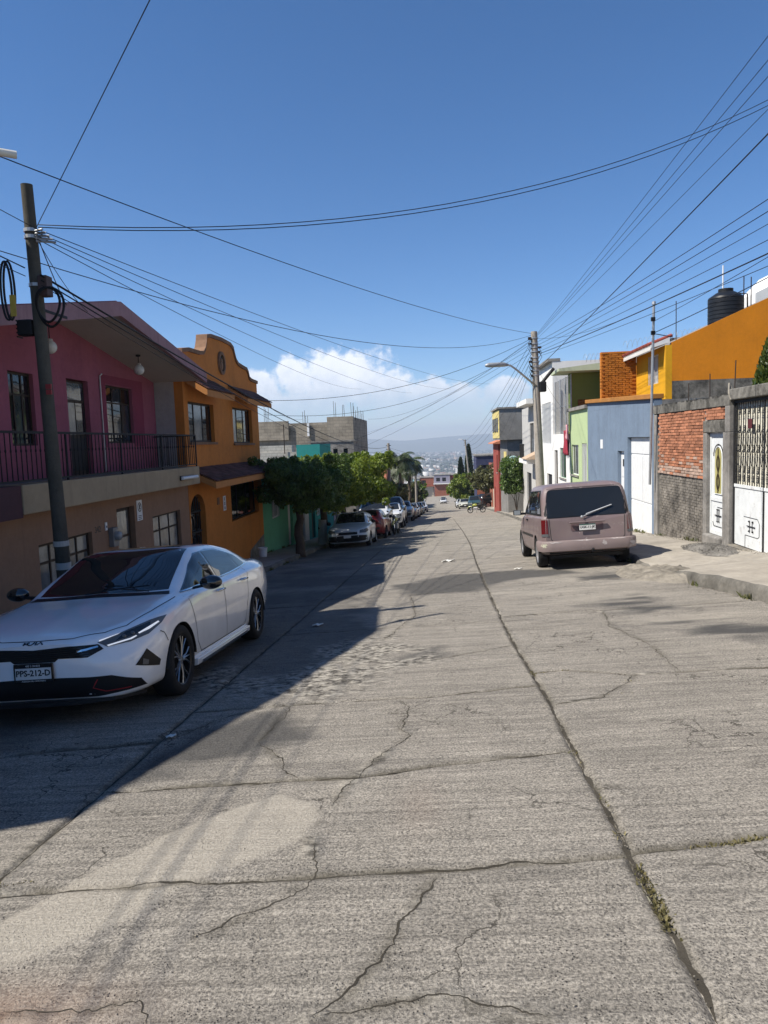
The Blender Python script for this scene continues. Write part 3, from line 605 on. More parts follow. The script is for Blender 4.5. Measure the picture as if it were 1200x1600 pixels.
# ---------------------------------------------------------------- building helpers
def wall(parent, name, axis, plane, thick, a0, a1, z0, z1, openings, mat, **k):
    """wall with real openings. axis 'x': plane X=plane running along Y; 'y': plane Y=plane running along X. thick is signed."""
    As = sorted({a0, a1, *[o[0] for o in openings], *[o[1] for o in openings]}); As = [a for a in As if a0 <= a <= a1]
    Zs = sorted({z0, z1, *[o[2] for o in openings], *[o[3] for o in openings]}); Zs = [z for z in Zs if z0 <= z <= z1]
    def hole(a, z): return any(o[0] < a < o[1] and o[2] < z < o[3] for o in openings)
    b = B(); p0, p1 = plane, plane+thick
    def P(p, a, z): return (p, a, z) if axis == 'x' else (a, p, z)
    na, nz_ = len(As)-1, len(Zs)-1
    H = [[hole((As[i]+As[i+1])/2, (Zs[j]+Zs[j+1])/2) for j in range(nz_)] for i in range(na)]
    for i in range(na):
        for j in range(nz_):
            if H[i][j]: continue
            a, c, z, w = As[i], As[i+1], Zs[j], Zs[j+1]
            for p in (p0, p1): b.add([P(p, a, z), P(p, c, z), P(p, c, w), P(p, a, w)], [(0, 1, 2, 3)])
            if i == 0 or H[i-1][j]: b.add([P(p0, a, z), P(p1, a, z), P(p1, a, w), P(p0, a, w)], [(0, 1, 2, 3)])
            if i == na-1 or H[i+1][j]: b.add([P(p0, c, z), P(p1, c, z), P(p1, c, w), P(p0, c, w)], [(0, 1, 2, 3)])
            if j == 0 or H[i][j-1]: b.add([P(p0, a, z), P(p1, a, z), P(p1, c, z), P(p0, c, z)], [(0, 1, 2, 3)])
            if j == nz_-1 or H[i][j+1]: b.add([P(p0, a, w), P(p1, a, w), P(p1, c, w), P(p0, c, w)], [(0, 1, 2, 3)])
    me_o = b.build(name, mat, parent, **k)
    bm = bmesh.new(); bm.from_mesh(me_o.data); bmesh.ops.remove_doubles(bm, verts=bm.verts, dist=1e-5); bmesh.ops.recalc_face_normals(bm, faces=bm.faces); bm.to_mesh(me_o.data); bm.free()
    return me_o
def window(parent, axis, plane, dirn, a0, a1, z0, z1, cols=2, rows=1, fm=None, pm=None, inset=.07, fw=.035, sill=None, name='window', rowz=None, bars=None):
    """frame part with a child for each pane; recessed in its opening (dirn points into the house)"""
    p = plane+dirn*inset; q = p+dirn*.04
    def bx(b, a, c, z, w, p0=p, p1=q): return b.box(p0, p1, a, c, z, w) if axis == 'x' else b.box(a, c, p0, p1, z, w)
    b = B(); bx(b, a0, a0+fw, z0, z1); bx(b, a1-fw, a1, z0, z1); bx(b, a0+fw, a1-fw, z0, z0+fw); bx(b, a0+fw, a1-fw, z1-fw, z1)
    ca = [a0+(a1-a0)*i/cols for i in range(cols+1)]; cz = rowz or [z0+(z1-z0)*j/rows for j in range(rows+1)]
    m1, m2 = p+dirn*.004, q-dirn*.004
    for a in ca[1:-1]: bx(b, a-fw*.4, a+fw*.4, z0+fw, z1-fw, m1, m2)
    m1, m2 = p+dirn*.007, q-dirn*.007
    for z in cz[1:-1]: bx(b, a0+fw, a1-fw, z-fw*.4, z+fw*.4, m1, m2)
    f = b.build(name, fm, parent)
    for i in range(cols):
        for j in range(len(cz)-1):
            g = B(); bx(g, ca[i]+fw*.2, ca[i+1]-fw*.2, cz[j]+fw*.2, cz[j+1]-fw*.2, p+dirn*.018, p+dirn*.026)
            mm = pm[(i+j*7) % len(pm)] if isinstance(pm, list) else pm
            g.build('pane', mm, f)
    if sill:
        s = B(); bx(s, a0-.06, a1+.06, z0-.07, z0-.004, plane-dirn*.06, plane+dirn*.1); s.build('sill', sill, f)
    if bars:
        n = max(3, int((a1-a0)/.13))
        for i in range(n+1):
            a = a0+.03+(a1-a0-.06)*i/n; g = B()
            g.tube([(plane+dirn*.02, a, z0), (plane+dirn*.02, a, z1)] if axis == 'x' else [(a, plane+dirn*.02, z0), (a, plane+dirn*.02, z1)], .008, 5); g.build('bar', bars, f)
    return f
def rest(parent, xf, xb, y0, y1, z0, z1, mat, roofmat=None, zr=None, back=True):
    """side walls, back wall and roof slab behind a front wall (front wall sits at xf)"""
    s = 1 if xb > xf else -1; w = .18
    B().box(xf+s*.003, xb, y0, y0+w, z0, z1).build('side_wall', mat, parent)
    B().box(xf+s*.003, xb, y1-w, y1, z0, z1).build('side_wall', mat, parent)
    if back: B().box(xb-s*w, xb-s*.002, y0+w+.002, y1-w-.002, z0, z1).build('back_wall', mat, parent)
    zz = zr if zr is not None else z1-.25
    B().box(xf+s*.2, xb-s*w-s*.003, y0+w+.003, y1-w-.003, zz, zz+.15).build('roof_slab', roofmat or mat, parent)
GL = glass('window_glass', (.012, .014, .017), .04, .06); GLB = glass('window_glass_blue', (.03, .04, .05), .05, .08)
CURT = glass('curtained_glass', (.11, .12, .125), .10, .10); CURT2 = glass('net_curtain_glass', (.20, .20, .19), .2, .10)
M_BLACKI = metal('black_iron', (.008, .008, .009), .75, .0, .3); M_DKWOOD = plaster('dark_brown_frame', (.035, .022, .015), .3, .2, 60, .1, .6)
M_WHITEP = plaster('white_paint', (.72, .71, .68), .06, .15, 40, .12, .7); M_STEELW = metal('white_steel', (.70, .71, .71), .45, 0, .06)
M_CONC = plaster('grey_concrete', (.26, .245, .225), .4, .8, 30, .5, .95, blotch=.45, stain=(.07, .066, .06, 1)); M_GALV = metal('galvanised', (.42, .43, .44), .45, .6, .15)
M_BLKPL = plaster('black_plastic', (.012, .012, .013), .25, .05, 60, 0, .55)
def text_mesh(txt, size, mat, extrude=.002, align='CENTER', bold=0.0):
    c = bpy.data.curves.new('txt', 'FONT'); c.body = txt; c.size = size; c.align_x = align; c.align_y = 'CENTER'; c.extrude = extrude; c.offset = bold; c.resolution_u = 2
    o = bpy.data.objects.new('txt', c); COL.objects.link(o); bpy.context.view_layer.update()
    me = bpy.data.meshes.new_from_object(o.evaluated_get(bpy.context.evaluated_depsgraph_get())); bpy.data.objects.remove(o); me.materials.clear(); me.materials.append(mat); return me
def put_text(name, txt, size, mat, parent, M, **k):
    """M: world-or-parent-local matrix taking text x,y,z to its place"""
    me = text_mesh(txt, size, mat, **k); me.transform(M)
    g = ORG.get(parent.as_pointer(), (0, 0, 0)); me.transform(Matrix.Translation((-g[0], -g[1], -g[2])))
    return link(name, me, parent)
def facing(loc, nrm, upv=(0, 0, 1)):
    n = Vector(nrm).normalized(); u = Vector(upv); x = u.cross(n).normalized(); u = n.cross(x)
    return Matrix(((x.x, u.x, n.x, loc[0]), (x.y, u.y, n.y, loc[1]), (x.z, u.z, n.z, loc[2]), (0, 0, 0, 1)))
M_SIGNW = flat('sign_white', (.75, .75, .74), .5); M_SIGNK = flat('sign_black', (.02, .02, .022), .5); M_SIGNR = flat('sign_red', (.5, .03, .03), .5)

# ---------------------------------------------------------------- purple gabled house with a balcony (left)
XL = -6.2
M_BROWN = plaster('brown_render', (.30, .18, .115), .15, .6, 22, .35); M_PURP = plaster('magenta_render', (.30, .092, .130), .18, .9, 16, .2, stain=(.10, .03, .09, 1))
M_MAUVE = plaster('mauve_fascia', (.33, .20, .215), .15, .3, 40, .4, stain=(.09, .06, .08, 1)); M_BEIGE = plaster('beige_fascia', (.36, .28, .18), .14, .3, 30, .4)
M_SOFF = plaster('pale_soffit', (.46, .42, .38), .08, .2, 40, .15)
def purple_house():
    h = thing('gabled_house', 'purple gabled house with brown ground floor and a black-railed balcony', 'house', (-8.5, 13.4, rz(-6.2, 13.4)))
    ops = [(10.84, 12.6, -.62, .2), (13.65, 14.48, -1.33, .5), (15.4, 17.1, -.72, .17)]
    wall(h, 'ground_floor_wall', 'x', XL, -.2, 9.0, 17.75, -2.4, .73, ops, M_BROWN)
    window(h, 'x', XL, -1, *ops[0], 4, 2, M_DKWOOD, [CURT, CURT2, CURT], rowz=[-.62, -.12, .2], fw=.05)
    window(h, 'x', XL, -1, *ops[2], 3, 2, M_DKWOOD, [CURT2, CURT, CURT2], rowz=[-.72, -.18, .17], fw=.05)
    d = B().box(XL-.14, XL-.1, 13.67, 14.46, -1.33, .48).build('street_door', M_DKWOOD, h)
    for j, (z0, z1) in enumerate(((-.05, .42), (-.36, -.1))): B().box(XL-.1, XL-.092, 13.78, 14.36, z0, z1).build('pane', CURT, d)
    for i in range(8): B().tube([(XL-.06, 13.74+i*.094, -1.3), (XL-.06, 13.74+i*.094, -.42)], .009, 5).build('bar', M_BLACKI, d)
    # balcony
    s = B().box(-5.8, XL+.002, 9.85, 17.5, .76, 1.18); bal = s.build('balcony_slab', M_BEIGE, h, bevel=.012)
    B().box(-5.82, XL+.002, 9.0, 9.848, .72, 1.17).build('balcony_slab', plaster('dark_mauve', (.10, .05, .055), .15, .3), h)
    B().box(XL, -7.0, 9.0, 17.74, .74, 1.15).build('floor_slab', M_CONC, h)
    rl = B().box(-5.85, -5.81, 9.02, 17.42, 1.90, 1.935).box(-5.845, -5.815, 9.02, 17.42, 1.22, 1.245).box(-6.85, -5.85, 17.385, 17.415, 1.9, 1.93)
    rail = rl.build('railing', M_BLACKI, h)
    bm_ = B(); bm_.tube([(0, 0, 0), (0, 0, .68)], .0085, 5); bm_.ball((0, 0, .42), (.016, .016, .03), 6, 4); bme = bm_.mesh('baluster', M_BLACKI, True, (0, 0, 0))
    n = 66
    for i in range(n+1): link('baluster', bme, rail, (-5.83, 9.06+(17.38-9.06)*i/n, 1.235))
    for i in range(7): link('baluster', bme, rail, (-6.0-.13*i, 17.40, 1.235))
    for y in (9.04, 11.2, 13.2, 15.2, 17.4): B().tube([(-5.83, y, 1.18), (-5.83, y, 1.93)], .018, 6).build('railing_post', M_BLACKI, rail)
    # upper wall set back under the gable
    XU = -6.9
    up = [(11.55, 12.3, 1.75, 2.97), (13.44, 14.3, 1.16, 3.0), (15.08, 16.4, 1.78, 3.0)]
    wall(h, 'upper_wall', 'x', XU, -.2, 8.95, 17.74, 1.15, 3.42, up, M_PURP)
    gb = B(); gb.prism([(8.95, 3.422), (17.74, 3.422), (17.74, 3.425), (13.0, 4.02), (9.9, 3.425), (8.95, 3.424)], 'x', XU, XU-.2); gb.build('gable_wall', M_PURP, h)
    window(h, 'x', XU, -1, *up[0], 3, 2, M_DKWOOD, [GL, GLB, GL], rowz=[1.75, 2.6, 2.97], fw=.04)
    window(h, 'x', XU, -1, *up[2], 3, 2, M_DKWOOD, [GL, GL, GLB], rowz=[1.78, 2.64, 3.0], fw=.04)
    dd = B().box(XU-.13, XU-.09, 13.46, 14.28, 1.18, 2.98).build('balcony_door', M_DKWOOD, h)
    B().box(XU-.09, XU-.082, 13.52, 14.22, 2.62, 2.94).build('pane', GLB, dd)
    B().box(XU-.09, XU-.082, 13.52, 13.85, 1.95, 2.56).build('pane', CURT, dd); B().box(XU-.09, XU-.082, 13.89, 14.22, 1.95, 2.56).build('pane', GL, dd)
    B().box(XU-.09, XU-.08, 13.52, 14.22, 1.25, 1.88).build('panel', M_BLACKI, dd)
    # darker painted surround and pilaster round the right window
    B().box(XU+.004, XU-.02, 14.9, 15.06, 1.7, 3.2).box(XU+.004, XU-.02, 16.42, 17.0, 1.7, 3.2).box(XU+.006, XU-.02, 14.9, 17.0, 3.02, 3.2).build('window_surround', plaster('dark_magenta', (.22, .045, .08), .12, .8, 16), h)
    # roof: two sloping slabs with overhang
    def slope(ya, yb, za, zb, nm, mat, lo, hi_, x0, x1):
        b = B().hexa([(x0, ya, za+lo), (x1, ya, za+lo), (x1, yb, zb+lo), (x0, yb, zb+lo)], [(x0, ya, za+hi_), (x1, ya, za+hi_), (x1, yb, zb+hi_), (x0, yb, zb+hi_)]); return b.build(nm, mat, h)
    for (ya, yb, za, zb) in ((8.95, 12.999, 3.45, 4.25), (13.001, 17.72, 4.25, 3.44)):
        slope(ya, yb, za, zb, 'roof', M_SOFF, -.2, -.04, -14, -5.64)
        slope(ya, yb, za, zb, 'fascia', M_MAUVE, -.25, .0, -5.636, -5.56)
        slope(ya, yb, za, zb, 'roof_covering', plaster('roof_mauve', (.23, .13, .15), .2, .5), -.036, .02, -14, -5.64)
    rest(h, XU-.2, -13.9, 9.0, 17.7, -2.4, 3.2, M_BROWN)
    # vent slot in the fascia, conduit
    B().box(-5.57, -5.55, 10.3, 11.0, 3.62, 3.66).build('vent_slot', M_BLKPL, h)
    B().tube([(XU+.02, 14.8, 1.2), (XU+.02, 14.8, 3.15), (XU+.05, 14.85, 3.2)], .015, 5).build('conduit', M_GALV, h)
    put_text('house_number', '342', .16, M_SIGNK, h, facing((XL+.004, 12.83, .2), (1, 0, 0)))
    return h
purple_house()
def globe(loc, top, label):
    g = thing('globe_lamp', label, 'lamp', (loc[0], loc[1], top), 'white globe lamps under the gable')
    B().lathe([(.001, top), (.05, top), (.05, top-.03), (.012, top-.035)], (loc[0], loc[1], 0), 10).build('ceiling_rose', M_BLACKI, g, smooth=True)
    B().tube([(loc[0], loc[1], top-.03), (loc[0], loc[1], loc[2]+.08)], .008, 6).build('stem', M_BLACKI, g)
    B().lathe([(.001, loc[2]+.14), (.05, loc[2]+.13), (.055, loc[2]+.08)], (loc[0], loc[1], 0), 10).build('gallery', M_SOFF, g)
    B().ball(loc, .11, 18, 12).build('globe', flat('opal_glass', (.62, .60, .55), .25), g, smooth=True)
globe((-6.3, 15.43, 3.31), 3.62, 'white globe lamp hanging from the soffit near the orange house')
globe((-6.3, 11.83, 3.34), 3.80, 'white globe lamp half hidden behind the wooden pole')
def plate_sign(name, label, y, z, w, hgt, x=XL):
    t = thing(name, label, 'sign', (x, y, z-hgt/2))
    B().box(x+.004, x+.012, y-w/2, y+w/2, z-hgt/2, z+hgt/2).build('plate', M_SIGNW, t, bevel=.003)
    r = w*.36; zc = z+hgt*.16
    def ring(r0, r1, xx, mat, nm):
        b = B(); n = 28
        for k in range(n):
            a, c = 2*math.pi*k/n, 2*math.pi*(k+1)/n
            b.add([(xx, y+r0*math.cos(a), zc+r0*math.sin(a)), (xx, y+r1*math.cos(a), zc+r1*math.sin(a)), (xx, y+r1*math.cos(c), zc+r1*math.sin(c)), (xx, y+r0*math.cos(c), zc+r0*math.sin(c))], [(0, 1, 2, 3)])
        b.build(nm, mat, t)
    ring(r*.78, r, x+.015, M_SIGNK, 'ring')
    put_text('letter', 'E', r*1.35, M_SIGNK, t, facing((x+.015, y, zc), (1, 0, 0)), bold=.006)
    b = B(); c, s = math.cos(rad(45)), math.sin(rad(45)); q = r*.88; w2 = r*.09
    b.add([(x+.0185, y+q*c+w2*s, zc+q*s-w2*c), (x+.0185, y+q*c-w2*s, zc+q*s+w2*c), (x+.0185, y-q*c-w2*s, zc-q*s+w2*c), (x+.0185, y-q*c+w2*s, zc-q*s-w2*c)], [(0, 1, 2, 3)]); b.build('slash', M_SIGNK, t)
    for i in range(3): B().box(x+.012, x+.0145, y-w*.32, y+w*.32, z-hgt*.28-i*.035, z-hgt*.28-i*.035+.014).build('text_line', M_SIGNK, t)
plate_sign('no_parking_sign', 'white no parking sign with circled E on the brown wall', 14.72, .375, .27, .42)
def meter(y, z, label, x=XL, s=1):
    t = thing('electric_meter', label, 'electric meter', (x, y, z-.15))
    B().box(x+s*.002, x+s*.1, y-.11, y+.11, z-.2, z+.16).build('box', metal('meter_grey', (.2, .2, .2), .5, .2), t, bevel=.01)
    B().lathe([(.001, x+s*.21), (.06, x+s*.2), (.085, x+s*.17), (.085, x+s*.1)], (0, y, z), 16, 'x').build('glass_dome', glass('meter_glass', (.3, .31, .31), .1), t, smooth=50)
meter(13.35, .02, 'round glass electric meter on the brown wall left of the street door')
t = thing('light_switch', 'small pale doorbell switch on the brown wall above the meter', 'switch', (XL, 13.15, .17)); B().box(XL+.002, XL+.02, 13.11, 13.19, .15, .3).build('plate', M_SIGNW, t, bevel=.004); B().box(XL+.02, XL+.028, 13.14, 13.16, .2, .24).build('button', M_BLKPL, t)
t = thing('tube_lamp', 'white tube lamp fixed to the end of the beige balcony fascia', 'lamp', (-5.79, 16.7, .95))
B().box(-5.80, -5.76, 16.1, 16.24, .9, 1.0).build('bracket', M_BLKPL, t); B().tube([(-5.74, 16.1, .95), (-5.70, 17.0, .95)], .04, 10).build('tube', M_STEELW, t, smooth=50)

# grey neighbour house, only its corner shows at the left edge
def grey_house():
    h = thing('grey_house', 'grey rendered house at the left edge beside the purple gable', 'house', (-10, 4.5, rz(-6.4, 4.5)))
    wall(h, 'front_wall', 'x', -6.45, -.2, -.5, 8.93, -2, 3.0, [(1, 2.2, 0, 1.4), (5, 6.4, 0, 1.4)], M_CONC)
    window(h, 'x', -6.45, -1, 1, 2.2, 0, 1.4, 2, 1, M_BLACKI, GL); window(h, 'x', -6.45, -1, 5, 6.4, 0, 1.4, 2, 1, M_BLACKI, GL)
    B().prism([(-.5, 3.002), (8.93, 3.002), (8.93, 5.92), (6.77, 6.27), (4.07, 5.73), (2.57, 5.26), (1.93, 5.12), (1.92, 4.65), (-.5, 4.3)], 'x', -6.45, -7.2).build('parapet', M_CONC, h)
    rest(h, -6.65, -13.5, -.5, 8.9, -2, 3.0, M_CONC, zr=2.84)
grey_house()

# ---------------------------------------------------------------- orange house with the curved parapet
M_ORG = plaster('orange_render', (.54, .195, .042), .16, .7, 26, .3); M_ORG2 = plaster('orange_trim', (.50, .22, .075), .14, .3, 40, .3)
M_TILE = plaster('brown_roof_tile', (.12, .055, .045), .25, .5, 40, 0, .85, rnd=.35); M_COP = plaster('stone_coping', (.24, .14, .085), .4, .8, 30, .3)
def awning(parent, y0, y1, xw, xf, zw, zf, nrow, ncol):
    root = B().hexa([(xw, y0, zw-.16), (xf, y0, zf-.18), (xf, y1, zf-.18), (xw, y1, zw-.16)], [(xw, y0, zw-.02), (xf, y0, zf-.02), (xf, y1, zf-.02), (xw, y1, zw-.02)]).build('awning', M_ORG2, parent)
    L = math.hypot(xf-xw, zf-zw); ang = math.atan2(zw-zf, xf-xw); w = (y1-y0)/ncol
    tb = B().box(0, L/nrow*1.18, .006, w-.006, -.012, .012); me = tb.mesh('tile', M_TILE)
    for r in range(nrow):
        for c in range(ncol):
            t = r/nrow; link('tile', me, root, (xw+(xf-xw)*t, y0+c*w+random.uniform(-.004, .004), zw+(zf-zw)*t+.016+random.uniform(0, .006)), (random.uniform(-.01, .01), ang-.05+random.uniform(-.015, .015), random.uniform(-.012, .012)))
def orange_house():
    h = thing('mission_house', 'orange two-storey house with curved mission parapet and tiled awnings', 'house', (-8.5, 21.5, rz(-6.2, 21.5)))
    ops = [(18.1, 20.2, 1.77, 2.79), (22.1, 24.4, 1.73, 2.82), (17.85, 19.0, -2.6, .44), (21.46, 24.75, -.6, .48)]
    wall(h, 'front_wall', 'x', XL, -.22, 17.78, 25.3, -2.8, 3.5, ops, M_ORG)
    pts = [(17.78, 3.98), (18.3, 4.06), (19.2, 4.08), (19.5, 4.12), (19.68, 4.24), (19.8, 4.44), (19.85, 4.60), (20.2, 4.66), (21.2, 4.70), (22.15, 4.68), (22.45, 4.6), (22.58, 4.42), (22.72, 4.26), (22.95, 4.17), (23.5, 4.13), (23.95, 4.11), (24.14, 4.0), (24.26, 3.84), (24.5, 3.8), (25.3, 3.78)]
    ov = [(21.15+.30*math.cos(a), 4.03+.30*math.sin(a)) for a in np.linspace(0, 2*math.pi, 24, endpoint=False)]
    B().prism([(17.78, 3.502)]+pts+[(25.3, 3.502)], 'x', XL, XL-.22).build('parapet', M_ORG, h)
    cp = B()
    for (a, z), (b2, w) in zip(pts[:-1], pts[1:]): 
        cp.hexa([(XL-.26, a, z-.03), (XL+.05, a, z-.03), (XL+.05, b2, w-.03), (XL-.26, b2, w-.03)], [(XL-.26, a, z+.07), (XL+.05, a, z+.07), (XL+.05, b2, w+.07), (XL-.26, b2, w+.07)])
    cp.build('coping', M_COP, h)
    rg = B(); n = 28
    for k in range(n):
        a, c = 2*math.pi*k/n, 2*math.pi*(k+1)/n
        for (r0, r1) in ((.22, .30),):
            P = lambda r, t, x: (x, 21.15+r*1.05*math.cos(t), 4.03+r*1.1*math.sin(t))
            rg.add([P(r0, a, XL+.06), P(r1, a, XL+.06), P(r1, c, XL+.06), P(r0, c, XL+.06)], [(0, 1, 2, 3)]); rg.add([P(r1, a, XL), P(r1, a, XL+.06), P(r1, c, XL+.06), P(r1, c, XL)], [(0, 1, 2, 3)]); rg.add([P(r0, a, XL), P(r0, a, XL+.06), P(r0, c, XL+.06), P(r0, c, XL)], [(0, 3, 2, 1)])
    ring = rg.build('oval_frame', M_COP, h)
    nb = B(); nb.prism([(21.15+.23*math.cos(a), 4.03+.24*math.sin(a)) for a in np.linspace(0, 2*math.pi, 20, endpoint=False)], 'x', XL+.002, XL+.012); nb.build('plaque', M_BLKPL, ring)
    fg = B().ball((XL+.03, 21.15, 4.10), (.03, .06, .07), 8, 6).ball((XL+.03, 21.15, 3.95), (.03, .10, .12), 10, 6); fg.build('relief_figure', plaster('relief_tan', (.35, .20, .12), .3, .4), ring, smooth=True)
    for o, pm in ((ops[0], [GL, CURT, GL]), (ops[1], [CURT2, GL, GL])): window(h, 'x', XL, -1, *o, 3, 1, M_DKWOOD, pm, sill=M_COP, inset=.10, fw=.05)
    for (y0, y1) in ((17.9, 20.35), (21.75, 24.9)): awning(h, y0, y1, XL+.002, -5.62, 3.42, 3.06, 4, 11)
    awning(h, 17.8, 25.28, XL+.002, -5.5, 1.10, .78, 5, 26)
    # arched iron door with glass behind
    arch = [(17.87, -2.4), (18.98, -2.4), (18.98, 0)]+[(18.425+.555*math.cos(a), 0+.44*math.sin(a)) for a in np.linspace(0, math.pi, 14)]+[(17.87, 0)]
    sp = B()  # masonry spandrels that turn the square opening into an arch
    ap = [(18.425+.575*math.cos(a), .44*math.sin(a)-.002) for a in np.linspace(0, math.pi, 15)]
    for (a, b2) in zip(ap[:-1], ap[1:]): sp.hexa([(XL-.218, b2[0], b2[1]), (XL-.002, b2[0], b2[1]), (XL-.002, a[0], a[1]), (XL-.218, a[0], a[1])], [(XL-.218, b2[0], .442), (XL-.002, b2[0], .442), (XL-.002, a[0], .442), (XL-.218, a[0], .442)])
    sp.build('arch_spandrel', M_ORG, h)
    dr = B().prism(arch, 'x', XL-.16, XL-.15).build('arched_door', GL, h)
    for i in range(7):
        y = 17.95+i*.16; top = .44*math.sqrt(max(0, 1-((y-18.425)/.555)**2)); B().tube([(XL-.12, y, -2.3), (XL-.12, y, top-.01)], .011, 5).build('bar', M_BLACKI, dr)
    for zz in (-1.2, -.55, -.02): B().box(XL-.135, XL-.105, 17.88, 18.97, zz-.02, zz+.02).build('crossbar', M_BLACKI, dr)
    for (y, z) in [(18.2, -.3), (18.65, -.3), (18.2, -.85), (18.65, -.85)]:
        sc = B(); sc.tube([(XL-.1, y+.11*math.cos(a), z+.2*math.sin(a)) for a in np.linspace(0, 6.28, 14)], .012, 5); sc.build('scroll', M_BLACKI, dr)
    # wide shop window
    window(h, 'x', XL, -1, *ops[3], 3, 1, M_BLACKI, [GL, GL, GL], inset=.14, fw=.05)
    B().hexa([(XL+.002, 23.0, -2.45), (XL+.03, 23.0, -2.45), (XL+.03, 25.25, -2.6), (XL+.002, 25.25, -2.6)], [(XL+.002, 23.4, -1.75), (XL+.012, 23.4, -1.75), (XL+.012, 25.25, -1.45), (XL+.002, 25.25, -1.45)]).build('bare_plaster_patch', M_CONC, h)
    rest(h, XL-.22, -13, 17.78, 25.3, -2.8, 3.5, plaster('bare_white_side', (.40, .37, .36), .2, .7, 20, .4), M_CONC)
    B().box(XL+.001, XL+.02, 20.05, 20.25, .02, .22).build('tile_plaque', M_COP, h)
orange_house()
def tall_sign():
    t = thing('garage_notice', 'narrow white notice with black symbols on the orange wall', 'sign', (XL, 20.75, -.2))
    B().box(XL+.003, XL+.01, 20.62, 20.88, -.2, .22).build('plate', M_SIGNW, t)
    for i, s in enumerate('EXO'): put_text('symbol', s, .12, M_SIGNK, t, facing((XL+.012, 20.75, .13-.13*i), (1, 0, 0)), bold=.004)
tall_sign()
t = thing('wall_lamp', 'small round wall lamp beside the shop window of the orange house', 'lamp', (XL, 25.0, -.1)); B().box(XL+.002, XL+.05, 24.93, 25.07, -.12, -.02).build('base', M_BLKPL, t); B().ball((XL+.1, 25.0, -.06), .075, 12, 8).build('globe', flat('opal_glass', (.62, .60, .55), .25), t, smooth=True)
t = thing('paint_bucket', 'white plastic bucket standing at the foot of the orange wall', 'bucket', (-5.85, 23.6, rz(-5.85, 23.6)+.14))
zb = rz(-5.85, 23.6)+.145; B().lathe([(.001, zb), (.12, zb), (.15, zb+.30), (.158, zb+.30), (.158, zb+.27), (.14, zb+.28), (.115, zb+.02), (.001, zb+.02)], (-5.85, 23.6, 0), 18).build('body', M_STEELW, t, smooth=40)
B().tube([(-5.85, 23.6+.155*math.cos(a), zb+.26-.12*math.sin(a)) for a in np.linspace(0, math.pi, 10)], .004, 5).build('handle', M_GALV, t)

# ---------------------------------------------------------------- houses further down on the left
def simple_house(name, label, side, xf, depth, y0, y1, zt, ops, mat, specs=(), par=.0, matside=None, group=None, pm=None, fm=None):
    """plain terraced house: front wall with openings, windows (w) and doors (d)"""
    s = -1 if side == 'L' else 1; zb = min(rz(xf, y0), rz(xf, y1))-.5
    h = thing(name, label, 'house', (xf+s*depth/2, (y0+y1)/2, zb+.5), group)
    wall(h, 'front_wall', 'x', xf, s*.2, y0, y1, zb, zt, [o[:4] for o in ops], mat)
    for o in ops:
        k = o[4] if len(o) > 4 else 'w'
        if k == 'w': window(h, 'x', xf, s, *o[:4], o[5] if len(o) > 5 else 2, o[6] if len(o) > 6 else 1, fm or M_BLACKI, pm or [GL, GLB], sill=M_CONC)
        elif k == 'b': window(h, 'x', xf, s, *o[:4], 2, 1, fm or M_STEELW, pm or [GL, GLB], bars=M_STEELW)
        elif k == 'd':
            d = B().box(xf+s*.1, xf+s*.14, o[0]+.004, o[1]-.004, o[2], o[3]-.004).build('door', o[5] if len(o) > 5 else M_DKWOOD, h)
            B().box(xf+s*.085, xf+s*.1, o[0]+.08, o[1]-.08, o[3]-.7, o[3]-.12).build('panel', o[5] if len(o) > 5 else M_DKWOOD, d); B().ball((xf+s*.07, o[0]+.1, (o[2]+o[3])/2-.1), .03, 8, 6).build('handle', M_GALV, d)
    rest(h, xf+s*.2, xf+s*depth, y0, y1, zb, zt-.002, matside or mat, M_CONC, zr=zt-.25-par)
    return h
M_GREEN = plaster('mint_render', (.13, .38, .24), .14, .5, 24, .25); M_TEAL = plaster('teal_render', (.03, .25, .23), .12, .4, 24, .2); M_LIL = plaster('lilac_render', (.30, .28, .34), .1, .3, 24, .3)
zg = lambda y: rz(-6.2, y)+.15
simple_house('mint_house', 'mint green single-storey house behind the first street tree', 'L', XL, 6, 25.32, 31.5, .55, [(26.7, 28.0, -1.1, -.42, 'b'), (29.5, 30.4, zg(30), -.45, 'd', M_STEELW)], M_GREEN)
simple_house('pale_house', 'narrow off-white house between the mint and teal houses', 'L', XL, 6, 31.52, 34.2, .4, [(32.2, 33.2, zg(33), -.5, 'd', M_DKWOOD)], M_WHITEP)
simple_house('teal_house', 'teal house with a dark door behind the parked white hatchback', 'L', XL, 7, 34.22, 38.6, .3, [(35.0, 35.9, zg(35.5), -.9, 'd', M_BLACKI), (36.6, 37.8, -2.0, -1.0, 'b')], M_TEAL)
t = simple_house('teal_rooftop_room', 'bright teal rooftop room above the street trees', 'L', -6.25, 1.25, 38.62, 42.5, 1.62, [], M_TEAL)
simple_house('lilac_house', 'low lilac-grey house behind the parked pick-up', 'L', XL, 6, 42.52, 44.6, -.2, [(43, 44, zg(43.5), -1.2, 'd', M_DKWOOD)], M_LIL)
M_BLOCK = blockwall('grey_block_masonry', (.22, .195, .155), (.33, .29, .23), (.15, .13, .105), .42, .21); M_BLOCK2 = blockwall('pale_block_masonry', (.42, .39, .34), (.52, .49, .43), (.25, .23, .2), .36, .18)
